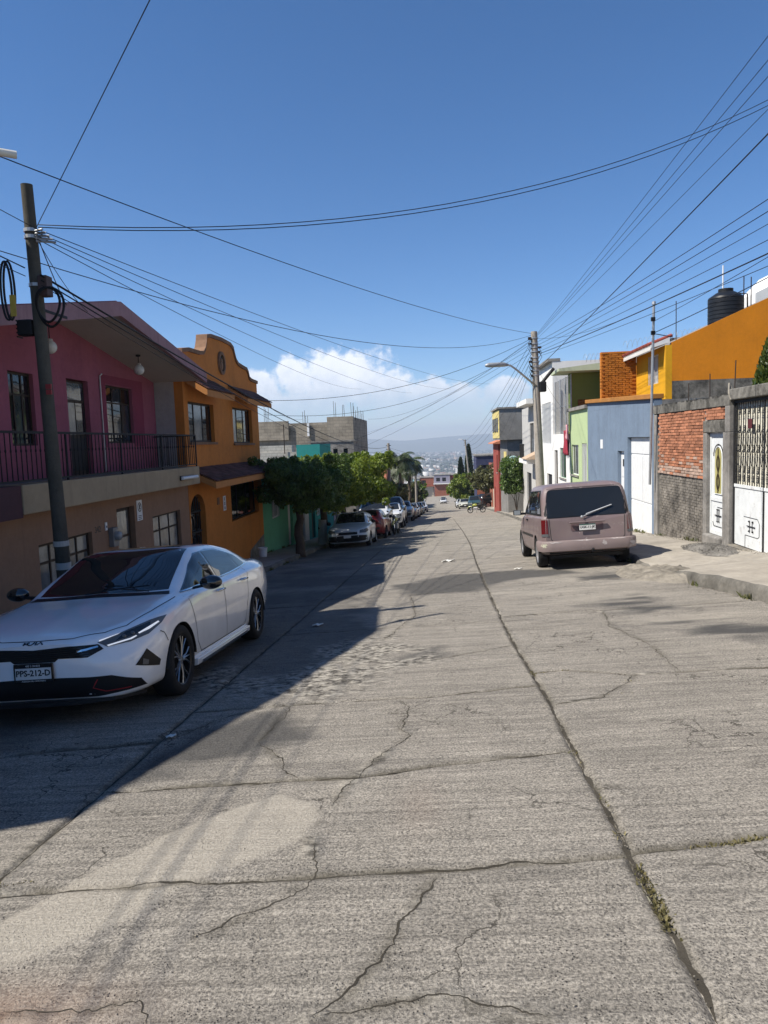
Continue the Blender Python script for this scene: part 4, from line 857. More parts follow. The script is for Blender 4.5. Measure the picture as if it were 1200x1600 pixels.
def block_building():
    h = thing('block_building', 'unfinished grey concrete-block building with rebar above the trees', 'building', (-9, 54, rz(-6, 54)))
    wall(h, 'camera_side_wall', 'y', 50.5, .2, -7.6, -5.8, -5, 3.45, [], M_BLOCK); wall(h, 'long_side_wall', 'y', 51.2, .2, -17, -7.602, -5, 2.95, [], M_BLOCK)
    wall(h, 'upper_side_wall', 'y', 51.0, .2, -17, -10.4, 2.0, 3.3, [], M_BLOCK)
    wall(h, 'street_wall', 'x', -5.8, -.2, 50.702, 60.5, -6, 3.4, [(52.2, 58.5, .25, 1.1), (53, 55, -2.2, -1), (56.5, 58.5, -2.2, -1)], M_BLOCK)
    window(h, 'x', -5.8, -1, 52.2, 58.5, .25, 1.1, 6, 1, M_DKWOOD, [GL, GLB])
    for (a, c) in ((53, 55), (56.5, 58.5)): window(h, 'x', -5.8, -1, a, c, -2.2, -1, 2, 1, M_BLACKI, GL)
    B().box(-17, -6.0, 60.3, 60.5, -6, 3.4).box(-17, -16.8, 51.4, 60.3, -6, 2.9).build('back_wall', M_BLOCK, h); B().box(-16.8, -6, 51.4, 60.29, 2.5, 2.7).build('roof_slab', M_CONC, h)
    for (x, y) in [(-5.9, 50.6), (-5.9, 52), (-5.9, 53.5), (-5.9, 55.6), (-5.9, 57.5), (-6.5, 50.6), (-7.1, 50.6), (-9.2, 51.3), (-9.4, 51.3), (-11.9, 51.1), (-12.1, 51.1), (-14.5, 51.1)]:
        zt = 3.45 if y < 50.9 else (2.95 if x > -10 and x < -7 else 3.3)
        for k in range(2): B().tube([(x+k*.12, y, zt-.1), (x+k*.12+random.uniform(-.03, .03), y, zt+random.uniform(.5, 1.1))], .014, 4).build('rebar', M_DKWOOD, h)
    B().box(-9.1, -8.95, 51.05, 51.18, 2.2, 3.1).build('pipe', M_STEELW, h)
block_building()
def slit_building():
    h = thing('grey_annexe', 'low grey rendered annexe with two slit windows beside the teal room', 'building', (-7.5, 47, rz(-6, 47)))
    ops = [(-6.6, -6.32, .35, 1.3), (-5.95, -5.68, .35, 1.3)]
    wall(h, 'camera_side_wall', 'y', 46.0, .2, -8.0, -5.3, -5, 1.72, ops, M_CONC)
    for o in ops: window(h, 'y', 46.0, 1, *o, 1, 1, M_BLACKI, GL)
    B().box(-8.0, -5.3, 46.202, 50.4, -5, 1.7).build('rear_block', M_CONC, h)
    B().box(-8.2, -5.2, 45.95, 50.45, 1.722, 1.82).build('coping', M_CONC, h)
slit_building()
h = thing('rubble_wall_house', 'crumbling pale masonry house between the orange house and teal room', 'building', (-12, 45.6, -3)); B().box(-18, -8.3, 45.2, 46.2, -6, 1.2).box(-12, -9.0, 45.3, 46.1, 1.2, 1.62).build('wall', M_BLOCK2, h); B().box(-18, -8.3, 46.202, 50, -6, .9).build('rear_block', M_BLOCK2, h)
B().tube([(-9.5, 45.1, 1.1), (-9.5, 45.1, 2.9)], .03, 5).build('pipe', M_DKWOOD, h)
def far_house(name, label, x0, x1, y0, y1, zt, mat, wins=(), roof=None, group=None, axis_front='y'):
    zb = min(rz(max(-7, min(7, x0)), y0), rz(0, y1))-1.5
    h = thing(name, label, 'house', ((x0+x1)/2, (y0+y1)/2, zb+1.5), group)
    wall(h, 'front_wall', 'y', y0, .25, x0, x1, zb, zt, [w[:4] for w in wins], mat)
    for w in wins: window(h, 'y', y0, 1, *w[:4], 2, 1, M_BLACKI, GL, fw=.06)
    B().box(x0, x1, y0+.252, y1, zb, zt-.003).build('rear_block', mat, h)
    B().box(x0-.15, x1+.15, y0-.15, y1+.15, zt, zt+.2).build('roof', roof or M_CONC, h)
    return h
M_SALM = plaster('salmon_roof', (.55, .22, .13), .1, .3); M_AQUA = plaster('aqua_render', (.28, .48, .47), .1, .3); M_TERR = plaster('terracotta', (.30, .11, .07), .2, .4); M_CREAM = plaster('cream_render', (.52, .46, .36), .12, .3); M_RED = plaster('red_render', (.27, .06, .045), .12, .3, 30, .2)
far_house('salmon_roof_house', 'small aqua house with salmon pink roof beyond the tree row', -8.6, -5.75, 78, 84, -2.6, M_AQUA, [(-7.8, -6.8, -5, -3.6)])
h = bpy.data.objects['salmon_roof_house']; B().hexa([(-8.8, 77.6, -2.4), (-5.6, 77.6, -2.4), (-5.6, 84.3, -2.4), (-8.8, 84.3, -2.4)], [(-8.8, 77.9, -.55), (-5.6, 77.9, -.55), (-5.6, 84.3, -.3), (-8.8, 84.3, -.3)]).build('roof_sign_wall', M_SALM, h)
far_house('brown_balcony_house', 'brown wooden-balcony house just past the block building', -8, -5.7, 62, 70, -.1, M_TERR, [(-7.5, -6.5, -2.5, -1.2)])
# ---------------------------------------------------------------- right side: walled lot with gate and brickwork
XR = 5.9
M_BRK = plaster('red_brick', (.40, .17, .095), .22, .8, 50, 0, .95, rnd=.35); M_BRKP = plaster('whitened_brick', (.46, .33, .26), .3, .8, 50, 0, .95, rnd=.2)
M_MORT = plaster('pale_mortar', (.34, .30, .26), .3, .8, 50, .25); M_OLDC = plaster('mossy_concrete', (.17, .16, .14), .6, 1.0, 14, .7, stain=(.025, .024, .02, 1), blotch=.8); M_GATE = metal('gate_white', (.66, .68, .68), .5, 0, .08, rust=.35)
def curl(b, y, z, s, x, r=.008, flip=1):
    b.tube([(x, y+flip*s*(t/5.2)*math.cos(t)*1.0, z+s*(t/5.2)*math.sin(t)) for t in np.linspace(.6, 5.4, 12)], r, 5)
def brick_lot():
    h = thing('brick_lot_wall', 'weathered brick and concrete lot wall right of the blue house', 'wall', (XR+.1, 17, rz(XR, 17)+.2))
    zg = lambda y: rz(XR, y)-.3
    wall(h, 'mortar_core', 'x', XR+.03, .17, 16.98, 20.42, .5, 2.1, [], M_MORT)
    wall(h, 'lower_core', 'x', XR+.035, .165, 16.98, 20.42, -2.0, .498, [], M_OLDC)
    B().box(XR-.02, XR+.22, 20.44, 20.76, -2.0, 2.08).build('corner_column', M_CONC, h, bevel=.012)
    B().box(XR-.02, XR+.22, 16.76, 16.97, -1.8, 1.55).build('door_jamb', M_CONC, h, bevel=.012)
    B().box(XR-.025, XR+.22, 15.70, 16.97, 1.56, 1.82).build('door_lintel', M_OLDC, h, bevel=.015)
    wall(h, 'mortar_core_over_door', 'x', XR+.03, .17, 15.7, 16.97, 1.822, 2.1, [], M_MORT)
    B().box(XR-.03, XR+.24, 15.46, 15.84 if False else 15.80, -1.6, 1.558).build('gate_pillar', M_CONC, h, bevel=.015)
    B().box(XR-.03, XR+.24, 15.46, 15.698, 1.56, 2.1).build('gate_pillar', M_CONC, h, bevel=.015)
    tb = B(); ys = np.linspace(15.46, 20.78, 40)                                    # ragged top beam
    for a, c in zip(ys[:-1], ys[1:]):
        j = random.uniform(-.03, .03); tb.hexa([(XR-.03, a, 2.102), (XR+.24, a, 2.102), (XR+.24, c, 2.102), (XR-.03, c, 2.102)], [(XR-.03, a, 2.31+j), (XR+.24, a, 2.33+j), (XR+.24, c, 2.33+j), (XR-.03, c, 2.31+j)])
    tb.build('top_beam', M_OLDC, h)
    B().box(XR-.04, XR+.24, 12.4, 15.455, 2.2, 2.42).build('gate_lintel', M_OLDC, h, bevel=.02)
    B().box(XR-.03, XR+.24, 12.2, 12.6, -1.3, 2.198).build('gate_pillar', M_CONC, h, bevel=.015)
    B().box(XR-.10, XR+.25, 15.80, 16.78, -1.7, -.66).build('door_step', M_CONC, h, bevel=.03)
    B().box(XR-.08, XR+.2, 12.61, 15.45, -1.6, -.72).build('gate_threshold', M_RUB, h, bevel=.03)
    # bricks: every brick of the exposed field
    me = B().box(-.012, .06, 0, .238, 0, .058).mesh('brick', M_BRK); me2 = B().box(-.012, .06, 0, .238, 0, .058).mesh('brick', M_BRKP)
    half = B().box(-.012, .06, 0, .112, 0, .058).mesh('brick', M_BRK)
    for r in range(22):
        z = .53+r*.0712; y = 17.0+(0 if r % 2 else .125)
        if r % 2 == 0: link('brick', half, h, (XR+random.uniform(0, .012), 16.99, z))
        while y+.238 < 20.44:
            m_ = me2 if (r < 3 and random.random() < .75) or (r < 7 and random.random() < .25) else me
            link('brick', m_, h, (XR+random.uniform(-.004, .014), y+random.uniform(-.004, .004), z+random.uniform(-.003, .003)), (random.uniform(-.02, .02), 0, random.uniform(-.02, .02))); y += .252
    for r in range(4):
        y = 15.72+(0 if r % 2 else .12)
        while y+.238 < 16.97: link('brick', me, h, (XR+random.uniform(0, .012), y, 1.84+r*.066)); y += .252
    # lower field: bricks under a skin of old mortar, joined
    lb = B()
    for r in range(32):
        z = -1.72+r*.069; y = 17.0+(0 if r % 2 else .12)
        while y+.23 < 20.42:
            if z > rz(XR, y)-.1:
                d = random.uniform(-.006, .008); x = XR+.022+d; lb.hexa([(x+.04, y, z), (x, y+.004, z), (x, y+.226, z), (x+.04, y+.23, z)][:4], [(x+.04, y, z+.058), (x+.003, y+.004, z+.056), (x+.003, y+.226, z+.056), (x+.04, y+.23, z+.058)])
            y += .252
    lb.build('mortared_brickwork', plaster('grimy_brickwork', (.20, .18, .155), .6, 1.0, 18, .3, stain=(.05, .046, .04, 1), blotch=.7), h, kind='stuff')
    for (y0, z0, l) in ((17.6, -.2, .6), (18.9, -.6, .9)): pass
    # exposed rebar and scrap on top
    for (y, zt) in ((15.55, 3.0), (16.9, 2.85), (18.3, 2.75)): B().tube([(XR+.1, y, 2.2), (XR+.1+random.uniform(-.05, .05), y, zt)], .012, 4).build('rebar', M_DKWOOD, h)
    B().tube([(XR+.12, 15.6, 2.3), (XR+.05, 15.7, 2.55), (XR-.03, 15.5, 2.35), (XR-.04, 15.35, 2.2)], .018, 5).build('bent_pipe', M_RUB, h)
brick_lot()
def ornate_door():
    d = thing('ornate_door', 'narrow white iron door with arched grille beside the gate pillar', 'door', (XR+.1, 16.28, -.66))
    x = XR+.08
    B().box(x+.002, x+.04, 15.82, 16.75, -.65, 1.55).build('leaf', M_GATE, d)
    for (a, c, z, w) in ((15.82, 15.88, -.65, 1.55), (16.69, 16.75, -.65, 1.55), (15.88, 16.69, 1.47, 1.55), (15.88, 16.69, .08, .16), (15.88, 16.69, -.65, -.56)): B().box(x-.02, x, a, c, z, w).build('rail', M_GATE, d)
    ar = [(16.08, .24), (16.5, .24), (16.5, 1.05)]+[(16.29+.21*math.cos(a), 1.05+.21*math.sin(a)) for a in np.linspace(0, math.pi, 10)]+[(16.08, 1.05)]
    g = B().prism(ar, 'x', x-.006, x-.001).build('arched_window', flat('yellow_glass', (.42, .38, .15), .2), d)
    B().tube([(x-.012, p[0], p[1]) for p in ar]+[(x-.012, *ar[0])], .012, 5).build('window_frame', M_GATE, g)
    B().tube([(x-.014, 16.29+.26*math.cos(a), 1.05+.26*math.sin(a)) for a in np.linspace(0, math.pi, 12)], .01, 5).build('arch_moulding', M_BLACKI, g)
    for k in (.2, -.2):
        b = B(); b.tube([(x-.02, 16.29+s_*.09*math.sin(t), .7+k+.38*(t/math.pi-.5)) for s_ in (1,) for t in np.linspace(0, math.pi, 10)], .008, 5); b.tube([(x-.02, 16.29-.09*math.sin(t), .7+k+.38*(t/math.pi-.5)) for t in np.linspace(0, math.pi, 10)], .008, 5); b.build('scroll', M_DKWOOD, g)
    B().tube([(x-.02, 16.29, .26), (x-.02, 16.29, 1.22)], .009, 5).build('bar', M_DKWOOD, g)
    bt = B()
    for (a, c) in (((16.0, -.05), (16.35, -.05)), ((16.0, -.05), (15.95, -.12)), ((15.95, -.12), (15.95, -.42)), ((16.1, -.47), (16.55, -.47)), ((16.55, -.47), (16.6, -.38))): bt.tube([(x-.006, *a), (x-.006, *c)], .007, 4)
    bt.build('panel_line', M_BLACKI, d)
    b = B(); b.tube([(x-.012, 16.12, -.23), (x-.012, 16.46, -.23)], .012, 5)
    for yy_ in (16.24, 16.34):
        b.tube([(x-.012, yy_, -.35), (x-.012, yy_, -.11)], .008, 5); b.ball((x-.012, yy_, -.36), .018, 6, 5); b.ball((x-.012, yy_, -.10), .018, 6, 5)
    b.build('ornament', M_BLACKI, d)
ornate_door()
def gate():
    g = thing('iron_gate', 'large white gate with black scrolled bars at the right edge', 'gate', (XR+.1, 14.0, -.72)); x = XR+.07
    lf = B().box(x, x+.04, 12.62, 15.45, -.70, .5).build('lower_panel', M_GATE, g)
    B().box(x+.06, x+.07, 12.62, 15.45, .5, 2.2).build('backing_sheet', metal('cream_sheet', (.66, .63, .52), .6), g)
    for (a, c, z, w) in ((12.62, 12.68, -.7, 2.19), (15.39, 15.45, -.7, 2.19), (12.68, 15.39, .46, .52), (12.68, 15.39, 2.13, 2.19), (14.02, 14.06, -.7, 2.13)): B().box(x-.02, x-.002, a, c, z, w).build('rail', M_GATE if w < .6 else M_BLACKI, g)
    n = 24; bar = B().tube([(0, 0, .52), (0, 0, 2.13)], .009, 6).mesh('bar', M_BLACKI)
    sb = B()
    for f in (1, -1): curl(sb, f*.028, .05, .034, 0, .006, f); curl(sb, f*.028, -.05, .034, 0, .006, f)
    sb.box(-.008, .008, -.012, .012, -.05, .05); sm = sb.mesh('scroll', M_BLACKI)
    hb = B()
    for f in (1, -1): hb.tube([(0, f*.056*math.sin(t)*(1 if t < 1.57 else 1), -.15+.3*t/math.pi) for t in np.linspace(0, math.pi, 9)], .006, 5)
    hm = hb.mesh('lyre', M_BLACKI)
    for i in range(n+1):
        y = 12.75+i*(15.33-12.75)/n; link('bar', bar, g, (x, y, 0), None)
        if i % 1 == 0 and y > 13.3:
            if i % 2 == 0:
                for z in (1.98, 1.62, 1.24, .83, .66): link('scroll', sm, g, (x-.012, y, z))
            else:
                for z in (1.43, 1.05): link('lyre', hm, g, (x-.012, y, z))
    fr = B(); F = [(14.93, -.1), (14.3, -.1), (14.22, -.18), (14.22, -.42), (14.28, -.46), (14.86, -.46)]
    for a, c in zip(F[:-1], F[1:]): fr.tube([(x-.006, *a), (x-.006, *c)], .005, 4)
    fr.tube([(x-.006, 14.86, -.46), (x-.006, 14.86, -.7)], .004, 4); fr.build('panel_line', M_BLACKI, g)
    b = B(); b.tube([(x-.014, 14.40, -.27), (x-.014, 14.76, -.27)], .010, 6)
    for yy_ in (14.52, 14.64):
        b.tube([(x-.014, yy_, -.36), (x-.014, yy_, -.18)], .006, 5)
        for z in (-.365, -.175): b.ball((x-.014, yy_+(.02 if yy_ > 14.58 else -.02), z), .02, 7, 5)
    b.build('ornament', M_BLACKI, g)
    B().box(x-.03, x-.022, 14.55, 14.72, 1.62, 1.80).build('notice_plate', plaster('maroon_plate', (.09, .02, .025), .1, .1), g)
gate()

# ---------------------------------------------------------------- blue house with white garage door
M_BLUE = plaster('blue_render', (.155, .205, .275), .16, .6, 20, .4); M_BLUED = plaster('dark_blue_reveal', (.10, .15, .22), .08, .3); M_ORCAP = plaster('ochre_coping', (.36, .16, .04), .2, .4, 30, .3)
def blue_house():
    h = thing('blue_house', 'plain blue house front with white garage door and ochre coping', 'house', (XR+3.5, 25.3, rz(XR, 25)))
    ops = [(21.0, 23.65, -2.3, 1.49), (24.08, 24.95, -2.3, 1.05)]
    wall(h, 'front_wall', 'x', XR, .22, 20.8, 29.8, -3.0, 2.5, ops, M_BLUE)
    B().prism([(20.8, 2.502), (29.8, 2.502), (29.8, 2.84), (20.8, 2.52)], 'x', XR, XR+.22).build('sloping_parapet', M_BLUE, h)
    B().hexa([(XR-.10, 20.78, 2.522), (XR+.26, 20.78, 2.522), (XR+.26, 29.82, 2.842), (XR-.10, 29.82, 2.842)], [(XR-.10, 20.78, 2.66), (XR+.26, 20.78, 2.66), (XR+.26, 29.82, 2.98), (XR-.10, 29.82, 2.98)]).build('coping', M_ORCAP, h, bevel=.015)
    rest(h, XR+.22, XR+7, 20.8, 29.8, -3, 2.5, M_CONC, M_CONC)
    gd = B().box(XR+.13, XR+.16, 21.005, 23.645, -2.2, 1.485).build('garage_door', M_STEELW, h)
    for (a, c) in ((21.02, 22.31), (22.34, 23.63)):
        for (z, w) in ((.99, 1.46), (-.42, .94), (-1.7, -.47)):
            p = B().box(XR+.11, XR+.128, a, c, z, w).build('panel', M_STEELW, gd, bevel=.006)
    for a in np.linspace(21.12, 23.53, 13): B().box(XR+.102, XR+.11, a-.012, a+.012, -.38, .9).build('rib', M_STEELW, gd)
    d = B().box(XR+.12, XR+.15, 24.085, 24.945, -2.2, 1.045).build('door', M_STEELW, h)
    for (z, w) in ((.2, .95), (-1.6, .12)): B().box(XR+.105, XR+.12, 24.16, 24.87, z, w).build('panel', M_STEELW, d, bevel=.006)
    B().box(XR+.09, XR+.105, 24.45, 24.62, .55, .78).build('vent', M_BLACKI, d); B().ball((XR+.09, 24.2, -.5), .03, 8, 6).build('handle', M_BLACKI, d)
    B().box(XR-.02, XR-.002, 27.1, 27.45, 1.1, 1.42).build('number_plaque', M_SIGNW, h)
blue_house()

# ---------------------------------------------------------------- yellow and orange houses behind
M_YEL = plaster('yellow_render', (.62, .31, .012), .10, .4, 30, .15); M_BORG = plaster('deep_orange_render', (.60, .205, .010), .12, .5, 20, .18, stain=(.30, .10, .01, 1)); M_ORB = plaster('orange_painted_brick', (.48, .17, .025), .14, .6, 40, .1, rnd=.1)
def yellow_house():
    h = thing('yellow_house', 'tall yellow-orange house with red tile eave above the blue house', 'house', (11, 30, rz(XR, 28)))
    wall(h, 'street_wall', 'x', 7.16, .2, 24.0, 27.4, -2, 4.32, [(24.75, 25.95, 3.2, 4.15)], M_YEL)
    window(h, 'x', 7.16, 1, 24.75, 25.95, 3.2, 4.15, 2, 1, M_STEELW, [CURT2, CURT], bars=M_STEELW, inset=.09)
    X = np.array([7.16, 9.87, 16.0]); Zt = 4.32+(X-7.16)*.42
    B().prism([(7.362, 3.2), (16, 3.2), (16, Zt[2]), (9.87, Zt[1]), (7.362, 4.40)], 'y', 24.0, 24.2).build('gable_wall', M_BORG, h)
    B().box(7.362, 16, 24.0, 24.2, -2, 3.198).build('lower_wall', M_OLDC, h)
    B().hexa([(7.38, 24.21, 4.2), (16, 24.21, 7.8), (16, 33, 7.8), (7.38, 33, 4.2)], [(7.38, 24.21, 4.36), (16, 24.21, 7.96), (16, 33, 7.96), (7.38, 33, 4.36)]).build('roof_slab', M_CONC, h)
    B().box(7.38, 16, 27.4, 33, -2, 4.1).build('rear_block', M_BORG, h)
    # eave: slab, scalloped white edge, red tiles
    B().hexa([(6.72, 24.02, 4.24), (7.3, 24.02, 4.40), (7.3, 27.6, 4.40), (6.72, 27.6, 4.24)], [(6.72, 24.02, 4.34), (7.3, 24.02, 4.56), (7.3, 27.6, 4.56), (6.72, 27.6, 4.34)]).build('eave', M_WHITEP, h)
    ev = [c for c in h.children if c.name.startswith('eave')][0]
    tl = B().tube([(0, 0, 0), (.72, 0, .26)], .05, 8).mesh('tile', plaster('red_roof_tile', (.28, .07, .05), .25, .5, 40, 0, .85, rnd=.3))
    for i in range(28): link('tile', tl, ev, (6.66, 24.1+i*.127, 4.37))
    for i in range(40): B().box(6.70, 6.718, 24.03+i*.089, 24.03+i*.089+.055, 4.18, 4.30).build('scallop', M_WHITEP, ev)
    # rough painted brickwork facing the camera
    wall(h, 'brick_core', 'y', 27.43, .2, 5.92, 7.158, 2.2, 4.55, [], M_ORB)
    bb = B()
    for r in range(24):
        x = 5.93+(0 if r % 2 else .12); z = 2.9+r*.0685
        while x+.22 < 7.15:
            d = random.uniform(0, .03); bb.box(x+random.uniform(0, .01), x+.225, 27.40-d*.6, 27.45, z, z+.054); x += .245
    bb.build('painted_bricks', M_ORB, h, kind='stuff')
yellow_house()
def tank(loc, r, hgt, label, col=(.012, .014, .018)):
    t = thing('water_tank', label, 'water tank', loc, 'rooftop water tanks'); x, y, z = loc; pr = [(.001, z)]
    n = 7
    for i in range(n):
        a = z+hgt*.72*i/n; s = hgt*.72/n; pr += [(r, a+s*.05), (r, a+s*.8), (r*.97, a+s*.88), (r*.97, a+s*.97)]
    pr += [(r, z+hgt*.73), (r*.96, z+hgt*.78), (r*.55, z+hgt*.9), (r*.42, z+hgt*.92)]
    B().lathe(pr, (x, y, 0), 28).build('body', plaster('tank_black', col, .2, .05, 40, .1, .45, stain=(.05, .05, .05, 1)), t, smooth=35)
    B().lathe([(r*.42, z+hgt*.92), (r*.42, z+hgt), (.001, z+hgt*1.01)], (x, y, 0), 20).build('lid', M_BLKPL, t, smooth=35)
    B().tube([(x+r*.3, y, z+hgt*.9), (x+r*1.25, y, z+hgt*.85), (x+r*1.3, y, z-.2)], .025, 6).build('pipe', M_DKWOOD, t)
tank((9.72, 26.0, 5.05), .56, 1.25, 'black ribbed water tank on the roof of the orange house')
tank((-8.6, 21.0, 3.55), .5, 1.35, 'dark water tank behind the purple gable roof')
B().box(9.1, 10.4, 25.4, 26.6, 4.6, 5.04).build('tank_plinth', M_CONC, bpy.data.objects['yellow_house'])
B().box(-9.2, -8.0, 20.4, 21.6, 3.3, 3.54).build('tank_plinth', M_CONC, bpy.data.objects['mission_house'])
h = thing('tan_roof_house', 'tan gabled rooftop room behind the yellow house', 'building', (11, 34, -2)); B().prism([(8.4, 3.0), (13.5, 3.0), (13.5, 5.9), (10.4, 5.75), (8.4, 4.9)], 'y', 34, 38).build('wall', plaster('tan_render', (.36, .28, .23), .15, .4), h); B().hexa([(8.2, 33.8, 4.85), (10.4, 33.8, 5.78), (10.4, 38.2, 5.78), (8.2, 38.2, 4.85)], [(8.2, 33.8, 4.95), (10.4, 33.8, 5.88), (10.4, 38.2, 5.88), (8.2, 38.2, 4.95)]).build('roof', M_TILE, h); B().box(8.4, 13.5, 34, 38, -3, 2.998).build('lower_wall', M_CONC, h)
h = thing('white_tower_house', 'white building rising behind the orange wall at the right edge', 'building', (22, 48, -3)); B().prism([(18.9, -3), (27, -3), (27, 11.6), (21.6, 11.5), (20.4, 10.3), (18.9, 9.6)], 'y', 46, 52).build('wall', M_WHITEP, h); 
window(h, 'y', 46, -1, 21.6, 22.4, 9.7, 10.5, 2, 1, M_BLACKI, GL, inset=.03)
for (x, y, z0, z1, lab, r, mt) in [(9.85, 26.6, 5.4, 7.2, 'white antenna pole on the roof beside the black water tank', .025, M_STEELW), (10.9, 27.5, 5.5, 7.0, 'thin dark rod just right of the black water tank', .018, M_DKWOOD), (11.15, 27.5, 5.6, 6.95, 'second thin dark rod right of the black water tank', .018, M_DKWOOD), (7.95, 25.5, 4.4, 5.9, 'thin rod standing on the yellow house roof left of the tank', .014, M_DKWOOD), (12.4, 28, 6.2, 7.6, 'thin rod near the right edge above the orange roof', .018, M_DKWOOD)]:
    a = thing('antenna_rod', lab, 'antenna', (x, y, z0), 'rods on the orange roof'); B().tube([(x, y, z0), (x, y, z1)], r, 6).build('rod', mt, a); B().box(x-.05, x+.05, y-.05, y+.05, z0-.02, z0+.03).build('foot', M_DKWOOD, a)
def coil(name, a, b_, r, turns, label):
    a, b_ = Vector(a), Vector(b_); n = turns*8; pts = []
    for i in range(n+1):
        t = i/n; p = a.lerp(b_, t); w = t*turns*2*math.pi; pts.append((p.x+.02*math.sin(w), p.y+r*math.cos(w)*.8, p.z+r*math.sin(w)+r))
    B().tube(pts, .006, 4).build(name, M_GALV, None, label=label, cat='razor wire')
coil('razor_wire', (5.9, 30.5, 4.5), (9.6, 30.6, 4.6), .17, 22, 'razor wire coil along the roof edge behind the tile eave')
coil('razor_wire', (7.6, 31, 5.0), (10.8, 31.2, 5.5), .17, 16, 'razor wire coil left of the black water tank')

# ---------------------------------------------------------------- light green, white and dark green houses
M_LGR = plaster('pistachio_render', (.40, .49, .27), .08, .3, 30, .15); M_DGR = plaster('olive_green_render', (.16, .21, .055), .1, .4, 26, .2)
simple_house('pistachio_house', 'small pistachio green house front next to the blue house', 'R', XR, 6, 29.84, 33.8, 2.66, [(30.05, 31.05, -.6, 1.27, 'b'), (31.8, 33.4, -.1, 1.2, 'w', 3, 1)], M_LGR, fm=M_STEELW)
B().box(XR-.12, XR+.3, 29.83, 33.82, 2.662, 2.8).build('coping', M_CONC, bpy.data.objects['pistachio_house'])
h = thing('olive_house', 'olive green upper storey with wide concrete eave', 'house', (7.5, 36, -2.5)); B().box(6.0, 9.5, 34.0, 34.7, -3, 4.4).build('wall', M_DGR, h); B().hexa([(5.3, 32.9, 4.40), (9.6, 32.9, 4.40), (9.6, 35.2, 4.40), (5.3, 35.2, 4.40)], [(5.3, 32.9, 4.52), (9.6, 32.9, 4.95), (9.6, 35.2, 4.95), (5.3, 35.2, 4.52)]).build('eave_slab', plaster('pale_green_trim', (.42, .47, .33), .1, .3, 30, .3), h); B().box(6.3, 6.8, 33.96, 33.998, 2.4, 3.2).build('window_recess', GL, h)
simple_house('white_low_house', 'low white house front with green-framed window below the wire fence', 'R', XR, 6, 33.84, 38.6, 1.7, [(34.9, 36.6, -.4, 1.03, 'w', 2, 1), (37.3, 38.3, -2.5, .9, 'd', M_DKWOOD)], M_WHITEP, fm=metal('green_frame', (.12, .25, .15), .5))
simple_house('white_tall_house', 'tall white house with grilled upper window behind the lamp pole', 'R', XR, 8, 38.64, 43.5, 5.4, [(39.3, 42.6, 1.2, 3.4, 'b'), (39.2, 41.0, -2.8, -.4, 'd', M_BLACKI)], M_WHITEP)
B().box(XR-.25, XR+.4, 38.62, 43.52, 5.402, 5.55).build('cornice', M_CONC, bpy.data.objects['white_tall_house'])
def fence():
    f = thing('wire_fence', 'chain-link fence on top of the low white house', 'fence', (XR+.1, 36.2, 1.7))
    for y in (33.95, 35.4, 36.9, 38.5): B().tube([(XR+.1, y, 1.68), (XR+.1, y, 4.35)], .03, 6).build('post', M_GALV, f)
    for z in (1.8, 3.0, 4.3): B().tube([(XR+.1, 33.95, z), (XR+.1, 38.5, z)], .012, 4).build('rail', M_GALV, f)
    w = B(); n = 30
    for i in range(-17, n):
        for s in (1, -1):
            y0 = 33.95+i*.16 if s > 0 else 38.5-i*.16; y1 = y0+s*2.5; t0, t1 = 0, 1
            lo, hi_ = 33.95, 38.5
            a, c = (lo-y0)/(y1-y0), (hi_-y0)/(y1-y0); t0 = max(0, min(a, c)); t1 = min(1, max(a, c))
            if t1-t0 > .02: w.tube([(XR+.1+.004*s, y0+(y1-y0)*t0, 1.8+2.5*t0), (XR+.1+.004*s, y0+(y1-y0)*t1, 1.8+2.5*t1)], .004, 3, False)
    w.build('mesh', M_GALV, f, kind='stuff')
fence()
def blanket(name, y0, y1, z0, z1, col, label):
    n, m_ = 14, 10; vs = []; q = []
    for i in range(n):
        for j in range(m_):
            y = y0+(y1-y0)*i/(n-1); z = z1-(z1-z0)*j/(m_-1); vs.append((XR-.05-.05*math.sin(i*1.3+j*.4)*j/m_-.03, y+.02*math.sin(j), z-.04*math.sin(i*.9)*j/m_))
    for i in range(n-1):
        for j in range(m_-1): a = i*m_+j; q.append((a, a+1, a+m_+1, a+m_))
    o = link(name, fastmesh(name, vs, q, plaster(name+'_'+str(int(y0*100)), col, .2, .2, 40, 0), True), label=label, cat='blanket'); md = o.modifiers.new('s', 'SOLIDIFY'); md.thickness = .02
blanket('hanging_blanket', 33.9, 34.9, .75, 1.85, (.28, .03, .05), 'dark red blanket hung over the low white house wall')
blanket('hanging_cloth', 33.7, 34.3, 1.45, 2.1, (.55, .28, .30), 'pink cloth hung above the dark red blanket')

